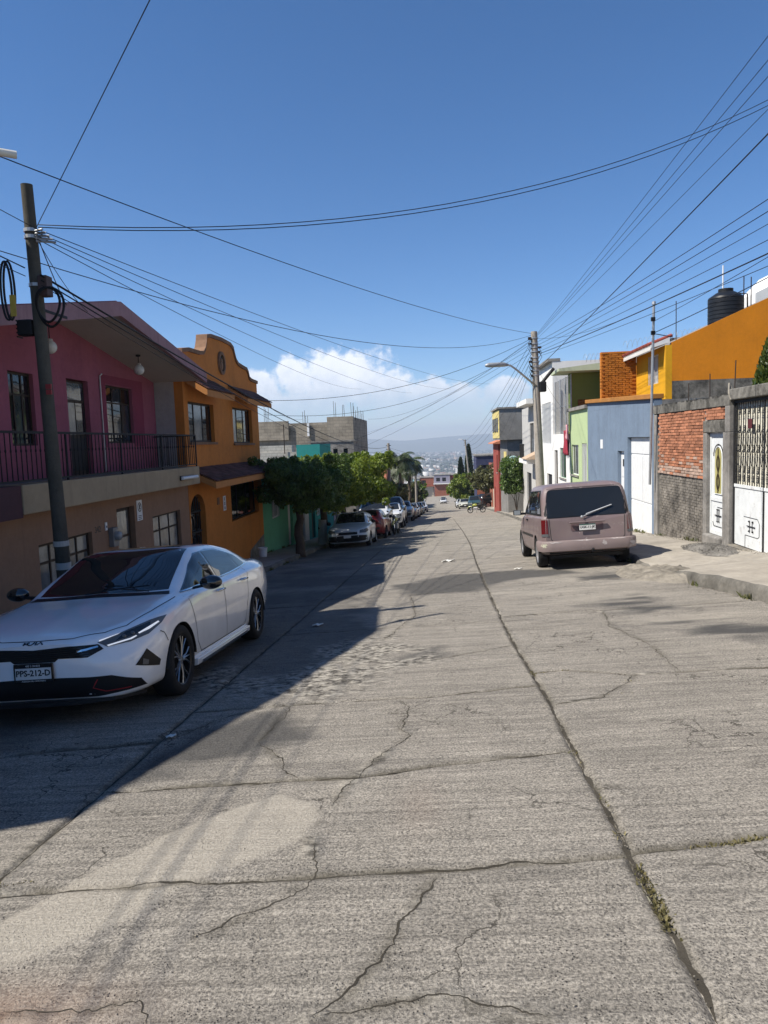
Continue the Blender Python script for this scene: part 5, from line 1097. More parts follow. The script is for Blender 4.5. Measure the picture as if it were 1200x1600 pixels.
# ---------------------------------------------------------------- balcony house, grey stucco house, red house and on
M_STUC = plaster('grey_stucco', (.21, .205, .195), .3, 1.0, 10, .2); M_STUCL = plaster('pale_grey_render', (.46, .45, .43), .12, .4, 26, .2); M_YELP = plaster('pale_yellow', (.60, .50, .20), .1, .3)
def balcony_house():
    h = simple_house('balcony_house', 'pale house with white balcony slab and iron railing down the street', 'R', 6.1, 8, 43.54, 54.5, 3.6, [(44.5, 46.5, .6, 2.4, 'w', 2), (48, 50, .5, 2.5, 'w', 2), (45, 47, -3.0, -.6, 'w', 2), (49.5, 52, -3.6, -.8, 'd', M_BLACKI)], M_STUCL)
    B().box(5.2, 6.098, 44.5, 48.6, .0, .28).build('balcony_slab', M_WHITEP, h); B().hexa([(5.1, 43.8, .29), (6.09, 43.8, .29), (6.09, 46.2, .29), (5.1, 46.2, .29)], [(5.1, 43.8, .34), (6.09, 43.8, .80), (6.09, 46.2, .80), (5.1, 46.2, .34)]).build('tiled_awning', plaster('sand_tile', (.46, .34, .24), .2, .4), h)
    B().box(5.3, 6.6, 45, 50.5, 3.602, 3.9).build('roof_overhang', M_WHITEP, h)
    for i in range(10): B().tube([(5.26, 46.3+i*.25, .28), (5.26, 46.3+i*.25, 1.15)], .014, 4).build('baluster', M_BLACKI, h)
    B().box(5.23, 5.29, 46.2, 48.6, 1.15, 1.19).build('rail', M_BLACKI, h)
balcony_house()
h = thing('stucco_house', 'rough grey stucco house with overhanging upper floor and yellow strip', 'house', (7.5, 61, rz(6, 61)))
B().box(5.35, 10, 58.3, 65, -7, 1.45).build('lower_wall', M_STUC, h); B().box(4.75, 10, 58.0, 65, 1.452, 3.85).build('upper_wall', M_STUC, h); B().box(4.72, 4.748, 58.0, 65, 1.6, 3.8).build('yellow_facing', M_YELP, h); B().box(4.6, 10.1, 57.9, 65.1, 3.852, 3.98).build('roof_edge', M_CONC, h)
for (z0, z1) in ((-.4, .5),): B().box(5.3, 5.348, 59, 61, z0, z1).build('yellow_panel', M_YELP, h)
for i in range(3): window(h, 'x', 4.72, -1, 59+i*2, 60.3+i*2, 2.1, 3.2, 2, 1, M_BLACKI, GL, inset=.0)
simple_house('red_corner_house', 'narrow red house with small tiled roof past the stucco house', 'R', 5.25, 8, 66, 72, 1.1, [(66.8, 68, -1.5, .1, 'w', 2), (70, 71, -5.0, -3, 'd', M_BLACKI)], M_RED)
B().hexa([(4.8, 65.8, 1.1), (6.4, 65.8, 1.1), (6.4, 72.2, 1.1), (4.8, 72.2, 1.1)], [(4.8, 65.8, 1.18), (6.4, 65.8, 1.7), (6.4, 72.2, 1.7), (4.8, 72.2, 1.18)]).build('tiled_roof', M_SALM, bpy.data.objects['red_corner_house'])
simple_house('cream_house', 'cream house front with dark doors beside the red house', 'R', 5.9, 7, 72.1, 82, -1.6, [(73, 74.4, -5.6, -3, 'd', M_DKWOOD), (76, 78, -4.8, -3.2, 'w', 2), (79.5, 81, -6.3, -3.6, 'd', M_DKWOOD)], M_CREAM)
far_house('dark_blue_house', 'dark blue upper storey over brick at the bend of the right side', 5.4, 9.4, 108, 116, -.9, plaster('navy_render', (.045, .05, .10), .15, .3), [(6.2, 7.6, -3.4, -2.2)])
B().box(5.45, 9.35, 107.9, 107.996, -6.5, -3.9).build('brick_front', M_TERR, bpy.data.objects['dark_blue_house'])
PAL = [M_CREAM, M_WHITEP, M_STUCL, M_TERR, M_AQUA, M_LIL, M_CONC, M_YELP]
NAMES = ['cream', 'white', 'pale grey', 'terracotta', 'aqua', 'lilac', 'grey', 'yellow']
for side, xf, ys in (('L', XL, [(86, 93), (94, 103), (104, 115), (116, 128), (129, 143), (144, 160), (161, 180), (181, 200)]), ('R', 6.6, [(83, 90), (91, 99), (100, 107), (118, 130), (131, 146), (147, 163), (164, 182), (183, 205)])):
    for i, (a, c) in enumerate(ys):
        k = (i*3+(2 if side == 'L' else 0)) % 8; zt = rz(xf, a)+random.choice([3.0, 3.3, 5.4])
        g0 = rz(xf, (a+c)/2)
        simple_house('terrace_house', NAMES[k]+' terrace house number %s along the %s side of the lower street' % (['one', 'two', 'three', 'four', 'five', 'six', 'seven', 'eight'][i], 'left' if side == 'L' else 'right'), side, xf, 8, a, c, zt, [(a+1, a+2, g0-.3, g0+2.1, 'd', M_DKWOOD), (a+3.2, a+5, g0+.9, g0+2.1, 'w', 2)], PAL[k], group='terrace houses down the street')
# houses closing the street at the bottom of the hill
END = [(-22, -14, -11.5, M_CREAM, 'cream'), (-13.8, -7.5, -12.5, M_STUCL, 'pale grey'), (-7.3, -2.2, -12.2, M_TERR, 'brick red'), (-2.0, 3.8, -11.2, M_STUCL, 'white-topped'), (4.0, 10.0, -11.4, M_RED, 'red'), (10.2, 17, -12.6, M_CREAM, 'sandy'), (17.2, 26, -11.2, M_STUCL, 'light grey')]
for i, (x0, x1, zt, mt, nm) in enumerate(END):
    y0 = 272+(i % 3)*2
    mt = mt if i != 3 else M_LIL
    h = far_house('end_house', '%s house closing the street at the foot of the hill, %s' % (nm, ['far left', 'left', 'left of the road', 'on the road axis', 'right of the road', 'right', 'far right'][i]), x0, x1, y0, y0+9, zt, mt, [(x0+.8+2.2*j, x0+2.2+2.2*j, zt-2.3, zt-.9) for j in range(int((x1-x0-1)/2.2))]+[(x0+1, x0+3, zt-6.3, zt-4)], group='houses at the foot of the street')
    B().box(x0+.1, x1-.1, y0-.12, y0-.01, zt-9, zt-3.31).build('lower_front', M_TERR if i % 2 else M_CREAM, h)
    B().box(x0-.3, x1+.3, y0-.9, y0-.16, zt-3.3, zt-3.0).build('balcony', M_WHITEP if i % 2 else M_TERR, h)
# nearer roofs of the valley town
for i in range(46):
    y = random.uniform(295, 620); x = random.uniform(-.16, .2)*y; w = random.uniform(6, 11); zt = float(prof(y))+random.uniform(3.5, 8.5)
    far_house('valley_house', 'small flat-roofed house among the valley roofs beyond the street', x, x+w, y, y+8, zt, PAL[i % 8], [(x+1, x+2.2, zt-2.2, zt-1), (x+3.4, x+4.6, zt-2.2, zt-1)], group='valley roofs below the hill')
# the city on the plain: thousands of roofs nobody could count
def city():
    rng = np.random.default_rng(5); N = 9000; d = rng.uniform(650**.5, 6900**.5, N)**2; a = rng.uniform(-.34, .36, N); x = np.sin(a)*d; y = np.cos(a)*d
    keep = fbm(x/420, y/420, 3, 7) > .42; x, y, d = x[keep], y[keep], d[keep]; N = len(x)
    w = rng.uniform(6, 20, N)*(1+d/6500); l = rng.uniform(6, 20, N)*(1+d/6500); hgt = rng.uniform(3, 9, N)*(1+(rng.random(N) > .96)*1.5); z = prof(y)+(fbm(x/900, y/900, 3, 5)-.5)*18-2
    ox = np.array([-1, 1, 1, -1, -1, 1, 1, -1])*.5; oy = np.array([-1, -1, 1, 1, -1, -1, 1, 1])*.5; oz = np.array([0, 0, 0, 0, 1, 1, 1, 1.])
    V = np.stack([x[:, None]+w[:, None]*ox, y[:, None]+l[:, None]*oy, z[:, None]+(hgt[:, None]+2)*oz], -1).reshape(-1, 3)
    fq = np.array([(4, 5, 6, 7), (0, 1, 5, 4), (1, 2, 6, 5), (2, 3, 7, 6), (3, 0, 4, 7)]); Q = (np.arange(N)[:, None, None]*8+fq).reshape(-1, 4)
    m, nt, b = _mat('city_walls'); g = _n(nt, 'ShaderNodeNewGeometry'); rr = nt.nodes.new('ShaderNodeValToRGB'); nt.links.new(g.outputs['Random Per Island'], rr.inputs[0]); rr.color_ramp.interpolation = 'CONSTANT'
    cols = [(.40, .39, .37), (.22, .12, .08), (.62, .61, .58), (.26, .23, .2), (.12, .12, .12), (.33, .32, .3), (.2, .18, .16), (.3, .2, .14)]
    for i, c in enumerate(cols):
        e = rr.color_ramp.elements[0] if i == 0 else rr.color_ramp.elements.new(i/8); e.position = i/8; e.color = _rgb(c)
    nt.links.new(rr.outputs[0], b.inputs['Base Color']); b.inputs['Roughness'].default_value = .9
    link('distant_city', fastmesh('distant_city', V, Q, m), kind='stuff', label='hazy white and tan city spread over the valley floor', cat='city')
    N = 9000; d = rng.uniform(420**.5, 7000**.5, N)**2; a = rng.uniform(-.34, .36, N); x = np.sin(a)*d; y = np.cos(a)*d; z = prof(y)+(fbm(x/900, y/900, 3, 5)-.5)*18*(y > 600)
    r = rng.uniform(2.5, 6, N)*(1+d/4500); V = []; Q = []
    ico = np.array([(1, 0, .3), (.3, .95, .3), (-.8, .6, .3), (-.8, -.6, .3), (.3, -.95, .3), (0, 0, 1.1), (0, 0, -.4)]); ft = np.array([(0, 1, 5), (1, 2, 5), (2, 3, 5), (3, 4, 5), (4, 0, 5), (1, 0, 6), (2, 1, 6), (3, 2, 6), (4, 3, 6), (0, 4, 6)])
    J = rng.uniform(.6, 1.25, (N, 7, 3)); V = (np.stack([x, y, z+r*.5], -1)[:, None, :]+ico[None]*J*r[:, None, None]*np.array([1, 1, .8])).reshape(-1, 3); Q = (np.arange(N)[:, None, None]*7+ft).reshape(-1, 3)
    link('distant_trees', fastmesh('distant_trees', V, Q, leafmat('far_green', (.02, .035, .015), (.05, .07, .03), .0)), kind='stuff', label='dark green trees scattered through the far city', cat='trees')
city()
def ridge(name, y, x0, x1, h, seed, base=-125):
    X = np.linspace(x0, x1, 160); H = h*(.25+.9*fbm(X/3600, X*0, 5, seed))*np.clip(np.minimum(X-x0, x1-X)/3000, .15, 1); vs = []; q = []; rows = [(0, 0), (.25, .45), (.5, .85), (.7, 1.0), (1, .55), (1.4, 0)]
    for (t, k) in rows:
        for x, hh in zip(X, H): vs.append((x, y+t*1500+220*math.sin(x/700), base+hh*k*(1+.12*math.sin(x/330+t*9))))
    n = len(X)
    for i in range(len(rows)-1):
        for j in range(n-1): a = i*n+j; q.append((a, a+1, a+n+1, a+n))
    mt = plaster('mountain_slope', (.07, .085, .05), .4, 0, 1, 0, 1); link(name, fastmesh(name, vs, q, mt, True), kind='structure')
ridge('mountain_ridge', 7800, -9500, 9500, 150, 3); ridge('mountain_ridge', 8600, -9800, 9800, 300, 9)
# the next house up the hill on the right, just outside the picture
simple_house('cream_neighbour_house', 'cream house beyond the gate at the right, mostly out of view', 'R', XR, 7, -4, 12.15, 3.2, [(8.2, 10.2, .6, 1.9, 'w', 2), (5.2, 6.2, -.3, 1.9, 'd', M_DKWOOD), (0, 2.4, .8, 2.0, 'w', 2)], M_CREAM)
t = thing('corner_pole', 'tall pole behind the gate just outside the right edge', 'utility pole', (7.9, 15.6, rz(7.9, 15.6)), 'utility poles down the street'); B().tube([(7.9, 15.6, rz(7.9, 15.6)-.3), (7.9, 15.6, 8.9)], [.16, .11], 12).build('pole', plaster('concrete_pole', (.30, .27, .23), .25, .6, 30, .4), t, smooth=50); B().box(7.55, 8.25, 15.44, 15.56, 8.2, 8.5).build('bracket', M_DKWOOD, t)
# ---------------------------------------------------------------- vehicles
def pchip(xs, ys, x):
    xs = np.array(xs, float); ys = np.array(ys, float); o = np.argsort(xs); xs, ys = xs[o], ys[o]
    h = np.diff(xs); d = np.diff(ys)/h; m = np.zeros(len(xs)); m[0], m[-1] = d[0], d[-1]
    for i in range(1, len(xs)-1):
        if d[i-1]*d[i] > 0: w1, w2 = 2*h[i]+h[i-1], h[i]+2*h[i-1]; m[i] = (w1+w2)/(w1/d[i-1]+w2/d[i])
    x = np.clip(x, xs[0], xs[-1]); k = np.clip(np.searchsorted(xs, x)-1, 0, len(h)-1); t = (x-xs[k])/h[k]
    return ys[k]*(1+2*t)*(1-t)**2+h[k]*m[k]*t*(1-t)**2+ys[k+1]*t*t*(3-2*t)+h[k]*m[k+1]*t*t*(t-1)
def crom(P, n):
    out = []; m = len(P)
    for i in range(m-1):
        p0 = P[max(i-1, 0)]; p1 = P[i]; p2 = P[i+1]; p3 = P[min(i+2, m-1)]
        for k in range(n):
            t = k/n; a = .5
            m1 = (p2-p0)*a*.75; m2 = (p3-p1)*a*.75; L = np.linalg.norm(p2-p1)
            for q in (m1, m2):
                ln = np.linalg.norm(q)
                if ln > L*1.1: q *= L*1.1/ln
            out.append(p1*(1+2*t)*(1-t)**2+m1*t*(1-t)**2+p2*t*t*(3-2*t)+m2*t*t*(t-1))
    out.append(P[-1]); return np.array(out)
def loft_body(T, nst=84, nseg=5, deform=None):
    """T: dict of variables -> [(y, value)]; section points P0..P7 of the right half, mirrored. car nose at +y"""
    y0, y1 = T['zc'][0][0], T['zc'][-1][0]
    if y0 > y1: y0, y1 = y1, y0
    t = np.linspace(0, 1, nst); ys = y0+(y1-y0)*(.5-.5*np.cos(math.pi*t))*.45+(y1-y0)*t*.55
    ev = lambda k: pchip([p[0] for p in T[k]], [p[1] for p in T[k]], ys)
    E = {k: ev(k) for k in T}; rings = []
    for i, y in enumerate(ys):
        P = np.array([(0, E['zb'][i]), (E['ws'][i]*.86, E['zb'][i]), (E['ws'][i], E['zb'][i]+.07), (E['wm'][i], E['zm'][i]), (E['wh'][i], E['zh'][i]), (E['w5'][i], E['z5'][i]), (E['w6'][i], E['z6'][i]), (0, E['zc'][i])])
        c = crom(P, nseg); c[-1, 0] = 0; ring = [(p[0], y, p[1]) for p in c]+[(-p[0], y, p[1]) for p in c[-2:0:-1]]; rings.append(ring)
    R = np.array(rings); n = R.shape[1]
    if deform: R = deform(R)
    V = R.reshape(-1, 3).tolist(); F = []
    for i in range(nst-1):
        for k in range(n): k2 = (k+1) % n; F.append((i*n+k, i*n+k2, (i+1)*n+k2, (i+1)*n+k))
    for e, i in ((0, 0), (1, nst-1)):
        c = R[i].mean(0); V.append(tuple(c)); ci = len(V)-1
        for k in range(n): k2 = (k+1) % n; F.append((i*n+k2, i*n+k, ci) if e == 0 else (i*n+k, i*n+k2, ci))
    b = B(); b.v = [tuple(v) for v in V]; b.f = F; return b
def cut_arches(me, specs, name):
    o = bpy.data.objects.new('tmp', me); COL.objects.link(o); cs = []
    for (y, z, r, x0, x1) in specs:
        b = B(); n = 36; lo = [(r*math.cos(2*math.pi*k/n)+y, r*math.sin(2*math.pi*k/n)+z) for k in range(n)]
        b.prism(lo, 'x', x0, x1); cm = b.mesh('cut'); c = bpy.data.objects.new('cut', cm); COL.objects.link(c); cs.append(c)
        md = o.modifiers.new('b', 'BOOLEAN'); md.object = c; md.operation = 'DIFFERENCE'; md.solver = 'EXACT'
    bpy.context.view_layer.update(); dg = bpy.context.evaluated_depsgraph_get(); out = bpy.data.meshes.new_from_object(o.evaluated_get(dg)); out.name = name
    for c in cs+[o]: bpy.data.objects.remove(c)
    return out
def bvh_of(me):
    bm = bmesh.new(); bm.from_mesh(me); t = BVHTree.FromBMesh(bm); bm.free(); return t
def cast(t, p, d):
    d = Vector(d).normalized(); p = Vector(p); h = t.ray_cast(p-d*3, d)
    if h[0] is None: h = t.find_nearest(p)
    n = h[1]; 
    if n.dot(d) > 0: n = -n
    return h[0], n
def patch_mesh(t, pts, d, off=.004, cell=.035, name='patch', mat=None, thick=0):
    """panel that follows the body: outline pts (3D, near the surface) projected along d"""
    d = Vector(d).normalized(); r = Vector((0, 0, 1)) if abs(d.z) < .8 else Vector((0, 1, 0)); u = r.cross(d).normalized(); w = d.cross(u)
    bm = bmesh.new(); vs = [bm.verts.new((Vector(p).dot(u), Vector(p).dot(w), 0)) for p in pts]; bm.faces.new(vs)
    xs = [v.co.x for v in vs]; ys = [v.co.y for v in vs]
    for ax, lo, hi_ in ((0, min(xs), max(xs)), (1, min(ys), max(ys))):
        k = max(1, int((hi_-lo)/cell))
        for i in range(1, k):
            c = [0, 0, 0]; c[ax] = lo+(hi_-lo)*i/k; n = [0, 0, 0]; n[ax] = 1
            bmesh.ops.bisect_plane(bm, geom=bm.verts[:]+bm.edges[:]+bm.faces[:], plane_co=c, plane_no=n, dist=1e-6)
    base = Vector(pts[0]).dot(d)
    for v in bm.verts:
        p = u*v.co.x+w*v.co.y+d*base; h, n = cast(t, p, d); v.co = h+n*off
    bmesh.ops.recalc_face_normals(bm, faces=bm.faces)
    bm.normal_update()
    if sum(f.normal.dot(d)*f.calc_area() for f in bm.faces) > 0: bmesh.ops.reverse_faces(bm, faces=bm.faces)
    if thick: 
        g = bmesh.ops.solidify(bm, geom=bm.faces[:], thickness=thick)
    me = bpy.data.meshes.new(name); bm.to_mesh(me); bm.free()
    if mat: me.materials.append(mat)
    me.shade_smooth(); me.set_sharp_from_angle(angle=rad(50)); return me
def strip_mesh(t, pts, d, w=.004, off=.0025, mat=None, name='seam'):
    P = []
    for a, b_ in zip(pts[:-1], pts[1:]):
        a, b_ = Vector(a), Vector(b_); k = max(1, int((b_-a).length/.035))
        P += [a.lerp(b_, i/k) for i in range(k)]
    P.append(Vector(pts[-1])); H = [cast(t, p, d) for p in P]; b = B(); vs = []
    for i, (h, n) in enumerate(H):
        tg = (H[min(i+1, len(H)-1)][0]-H[max(i-1, 0)][0]); s = tg.cross(n).normalized()*w; vs += [h+n*off+s, h+n*off-s]
    b.add(vs, [(2*i, 2*i+1, 2*i+3, 2*i+2) for i in range(len(H)-1)]); return b.mesh(name, mat)
M_TYRE = plaster('tyre_rubber', (.018, .018, .019), .3, .2, 80, 0, .85); M_RIMD = metal('rim_dark', (.03, .03, .032), .35, .6); M_RIMS = metal('rim_machined', (.36, .37, .39), .3, .9); M_HUB = metal('steel_wheel', (.30, .30, .31), .45, .5)
M_CGL = glass('car_glass', (.014, .016, .018), .015); M_TRIM = plaster('car_black_trim', (.012, .012, .013), .2, .05, 60, 0, .42); M_GLOSSK = paint('gloss_black', (.008, .008, .009), .12, 1.0, dirt=0)
M_SEAM = flat('panel_gap', (.02, .02, .02), .8); M_CHR = metal('chrome', (.65, .66, .68), .12, 1.0, .04); M_REDL = paint('tail_lamp_red', (.10, .008, .010), .15, 1.0, dirt=0); M_DRL = flat('lit_daylight_lamp', (.80, .82, .85), .2, emit=.35); M_LENS = glass('lamp_lens', (.10, .105, .11), .06); M_PLATE = flat('plate_white', (.62, .62, .60), .45); M_AMB = flat('amber_lens', (.5, .2, .03), .2)
WM = {}
def wheel_meshes(r, w, style):
    k = (r, w, style)
    if k in WM: return WM[k]
    ty = B().lathe([(r*.70, -w*.46), (r*.74, -w*.5), (r*.90, -w*.5), (r*.975, -w*.42), (r, -w*.28), (r, w*.28), (r*.975, w*.42), (r*.90, w*.5), (r*.74, w*.5), (r*.70, w*.46)], (0, 0, 0), 40, 'x').mesh('tyre', M_TYRE, 50)
    rb = B().lathe([(r*.72, w*.45), (r*.70, w*.46), (r*.665, w*.42), (r*.64, w*.1), (r*.64, -w*.4)], (0, 0, 0), 40, 'x'); rb.lathe([(.001, w*.02), (r*.64, w*.02)], (0, 0, 0), 24, 'x')
    rim = rb.mesh('rim', M_RIMD if style == 'alloy' else M_HUB, 45); sp = None
    if style == 'alloy':
        s = B()
        for i in range(10):
            a = 2*math.pi*(i//2)/5+(.16 if i % 2 else -.16); c = 2*math.pi*(i//2)/5+(.36 if i % 2 else -.36)
            p0 = (w*.36, r*.10*math.cos(a), r*.10*math.sin(a)); p1 = (w*.40, r*.40*math.cos((a*2+c)/3), r*.40*math.sin((a*2+c)/3)); p2 = (w*.40, r*.675*math.cos(c), r*.675*math.sin(c)); s.tube([p0, p1, p2], [r*.04, r*.022, r*.026], 5)
            m_ = 2*math.pi*(i//2)/5
        for i in range(5):
            a = 2*math.pi*i/5; s.tube([(w*.36, r*.1*math.cos(a), r*.1*math.sin(a)), (w*.38, r*.67*math.cos(a), r*.67*math.sin(a))], [r*.035, r*.02], 5)
        s.lathe([(.001, w*.42), (r*.11, w*.41), (r*.13, w*.34)], (0, 0, 0), 16, 'x'); sp = s.mesh('spokes', M_RIMS, 40)
    else:
        s = B().lathe([(.001, w*.36), (r*.2, w*.36), (r*.26, w*.28), (r*.45, w*.24), (r*.6, w*.34), (r*.66, w*.36)], (0, 0, 0), 28, 'x'); sp = s.mesh('hub_cap', M_HUB, 40)
    WM[k] = (ty, rim, sp); return WM[k]
def add_wheels(root, ys, xw, r, w, style):
    ty, rim, sp = wheel_meshes(r, w, style)
    for y in ys:
        for s in (1, -1):
            wt = link('wheel', ty, root, None); wt.location = (s*xw, y, r); wt.rotation_euler = (0, 0, 0 if s > 0 else math.pi)
            a = link('rim', rim, wt); b_ = link('spokes' if style == 'alloy' else 'hub_cap', sp, wt)
def liners(root, specs):
    for (y, z, r, x0, x1) in specs:
        b = B(); n = 22; s = 1 if x1 > 0 else -1; xi, xo = (min(abs(x0), abs(x1))*s, (max(abs(x0), abs(x1))-.30)*s)
        pr = [(y+(r-.006)*math.cos(math.pi*k/n), z+(r-.006)*math.sin(math.pi*k/n)) for k in range(n+1)]
        for (a, c) in zip(pr[:-1], pr[1:]): b.add([(xi, *a), (xo, *a), (xo, *c), (xi, *c)], [(0, 1, 2, 3)])
        b.add([(xi+s*.004, *p) for p in pr], [tuple(range(len(pr)))]); b.build('wheel_arch_liner', M_TRIM, root)
def ground_matrix(x, y, heading, sc=1.0):
    """stand a vehicle on the sloping road, nose towards heading (radians from +Y, clockwise)"""
    e = .5; n = Vector((-(rz(x+e, y)-rz(x-e, y))/(2*e), -(rz(x, y+e)-rz(x, y-e))/(2*e), 1)).normalized()
    f = Vector((math.sin(heading), math.cos(heading), 0)); f = (f-n*f.dot(n)).normalized(); r = f.cross(n)
    return Matrix(((r.x*sc, f.x*sc, n.x*sc, x), (r.y*sc, f.y*sc, n.y*sc, y), (r.z*sc, f.z*sc, n.z*sc, rz(x, y)), (0, 0, 0, 1)))
SEDAN = dict(
 zb=[(-2.42, .46), (-2.36, .36), (-2.2, .28), (-1.9, .22), (-1, .19), (1, .19), (1.9, .19), (2.14, .20), (2.2, .26), (2.22, .32)],
 ws=[(-2.42, .50), (-2.36, .68), (-2.1, .80), (-1.5, .85), (-.5, .865), (.8, .865), (1.5, .86), (1.9, .82), (2.08, .72), (2.17, .56), (2.22, .42)],
 wm=[(-2.42, .55), (-2.37, .73), (-2.2, .83), (-1.6, .898), (-.4, .885), (.6, .885), (1.35, .90), (1.75, .88), (1.98, .81), (2.1, .71), (2.18, .57), (2.22, .46)],
 zm=[(-2.42, .62), (-1.6, .62), (0, .56), (1.4, .58), (2.22, .48)],
 wh=[(-2.42, .52), (-2.36, .71), (-2.2, .79), (-1.6, .865), (-.4, .865), (.6, .865), (1.2, .868), (1.6, .845), (1.88, .77), (2.04, .67), (2.14, .53), (2.2, .42), (2.22, .36)],
 zh=[(-2.42, .90), (-2.2, .93), (-1.6, .935), (-.6, .905), (.6, .875), (1.2, .845), (1.65, .79), (1.95, .73), (2.12, .68), (2.22, .645)],
 w5=[(-2.42, .47), (-2.34, .62), (-2.1, .70), (-1.6, .745), (-.8, .79), (0, .80), (.7, .79), (1.0, .775), (1.4, .745), (1.8, .67), (2.0, .57), (2.12, .45), (2.22, .30)],
 z5=[(-2.42, 1.0), (-2.2, 1.025), (-1.6, 1.02), (-.6, .965), (.5, .935), (1.0, .918), (1.4, .875), (1.8, .81), (2.0, .765), (2.14, .715), (2.22, .665)],
 w6=[(-2.42, .40), (-2.34, .5), (-2.1, .55), (-1.9, .58), (-1.5, .60), (-1.1, .58), (-.6, .565), (0, .575), (.35, .60), (.7, .665), (1.0, .70), (1.15, .67), (1.5, .57), (1.9, .45), (2.1, .33), (2.22, .18)],
 z6=[(-2.42, 1.01), (-2.2, 1.045), (-1.95, 1.06), (-1.5, 1.19), (-1.1, 1.315), (-.6, 1.385), (-.1, 1.40), (.15, 1.372), (.5, 1.215), (.8, 1.06), (1.0, .955), (1.15, .935), (1.5, .885), (1.9, .80), (2.1, .74), (2.22, .672)],
 zc=[(-2.42, 1.02), (-2.25, 1.06), (-2.0, 1.075), (-1.85, 1.10), (-1.5, 1.25), (-1.1, 1.37), (-.6, 1.43), (-.2, 1.44), (.08, 1.42), (.45, 1.275), (.8, 1.11), (1.05, .98), (1.17, .955), (1.5, .91), (1.9, .825), (2.1, .757), (2.22, .675)])
M_PEARL = paint('pearl_white', (.86, .86, .86), .22, .9, dirt=.04)
def big_sedan():
    root = thing('white_sedan', 'white saloon car parked facing us in the shade at the left', 'car', (0, 0, 0), world=False)
    arch = [(1.35, .31, .355, .56, 1.2), (1.35, .31, .355, -1.2, -.56), (-1.35, .31, .352, .56, 1.2), (-1.35, .31, .352, -1.2, -.56)]
    me0 = loft_body(SEDAN, 96, 6).mesh('body', None); t = bvh_of(me0)
    me = cut_arches(me0, arch, 'body'); me.materials.clear(); me.materials.append(M_PEARL); me.shade_smooth(); me.set_sharp_from_angle(angle=rad(42))
    body = link('body', me, root); liners(root, arch); add_wheels(root, (1.35, -1.35), .79, .318, .215, 'alloy')
    def P(name, pts, d, mat, off=.004, par=root, cell=.035, thick=0): return link(name, patch_mesh(t, pts, d, off, cell, name, mat, thick), par)
    def S(pts, d, w=.005, par=body, mat=M_SEAM): return link('panel_gap', strip_mesh(t, pts, d, w, .002, mat), par)
    D = (0, 0, -1); FR = (0, -1, 0)
    # windscreen, rear screen, roof glass
    ws = [(x*.645, 1.02-.08*abs(x)**2, 1) for x in np.linspace(-1, 1, 13)]+[(x*.55, .135-.05*x*x, 1.4) for x in np.linspace(1, -1, 13)]
    w = P('windscreen', ws, D, M_CGL, .003, cell=.06)
    P('rear_screen', [(x*.57, -1.88, 1) for x in np.linspace(-1, 1, 9)]+[(x*.50, -1.02, 1.3) for x in np.linspace(1, -1, 9)], D, M_CGL, .003, cell=.06)
    P('sunroof', [(-.44, .02, 1.4), (.44, .02, 1.4), (.46, -.72, 1.4), (-.46, -.72, 1.4)], D, M_GLOSSK, .003, cell=.08)
    P('cowl_panel', [(x*.70, 1.13-.06*abs(x)**2, 1) for x in np.linspace(-1, 1, 11)]+[(x*.665, 1.03-.06*abs(x)**2, 1) for x in np.linspace(1, -1, 11)], D, M_TRIM, .003)
    for s in (1, -1):
        b = B(); b.tube([(s*.12, 1.075, 1.0), (s*.12-.32, 1.0, 1.035), (s*.12-.58, .955, 1.045)] if s > 0 else [(-.5, 1.06, .99), (-.2, 1.01, 1.03), (.0, .985, 1.045)], .007, 5); b.build('wiper', M_TRIM, root)
    for s in (1, -1):
        SD = (-s, 0, 0)
        fw_ = [(s, .86, .965), (s, .42, 1.20), (s, .16, 1.315), (s, -.02, 1.335), (s, -.06, .978)]
        rw_ = [(s, -.13, .98), (s, -.09, 1.335), (s, -.5, 1.325), (s, -.86, 1.265), (s, -1.02, 1.01)]
        qw_ = [(s, -1.06, 1.012), (s, -.90, 1.255), (s, -1.12, 1.19), (s, -1.38, 1.05), (s, -1.32, 1.03)]
        for nm, q in (('front_window', fw_), ('rear_window', rw_), ('quarter_window', qw_)): P(nm, q, (-s, 0, 0), M_CGL, .006)
        ol = [(s, .96, .935), (s, .42, 1.215), (s, .15, 1.335), (s, -.3, 1.358), (s, -.62, 1.335), (s, -1.15, 1.20), (s, -1.46, 1.03), (s, -1.0, .985), (s, 0, .955), (s, .6, .935)]
        link('window_surround', patch_mesh(t, ol, (-s, 0, 0), .003, .03, 'window_surround', M_GLOSSK), root)
        link('chrome_strip', strip_mesh(t, [(s, .95, .945), (s, .2, .966), (s, -.6, .984), (s, -1.4, 1.03)], (-s, 0, 0), .007, .006, M_CHR, 'chrome_strip'), root)
        S([(s, 1.02, .90), (s, .95, .62), (s, .90, .40), (s, .80, .29)], SD); S([(s, -.08, .95), (s, -.07, .6), (s, -.06, .28)], SD); S([(s, -1.12, .99), (s, -1.02, .80), (s, -.98, .62), (s, -.86, .38), (s, -.8, .28)], SD); S([(s, .8, .285), (s, -.8, .28)], SD)
        for y in (.10, -.83):
            hb = B(); h_, n_ = cast(t, (s, y, .835+.02*(y < 0)), SD); b = B().tube([h_+Vector((s*.004, -.10, .0)), h_+Vector((s*.038, -.085, .004)), h_+Vector((s*.042, .07, .004)), h_+Vector((s*.004, .10, 0))], [.012, .015, .015, .012], 8); b.build('door_handle', M_CHR, root, smooth=True)
        # mirror
        mb = B().ball((s*1.0, .735, 1.01), (.115, .075, .085), 16, 10); mir = mb.build('door_mirror', M_GLOSSK, root, smooth=True)
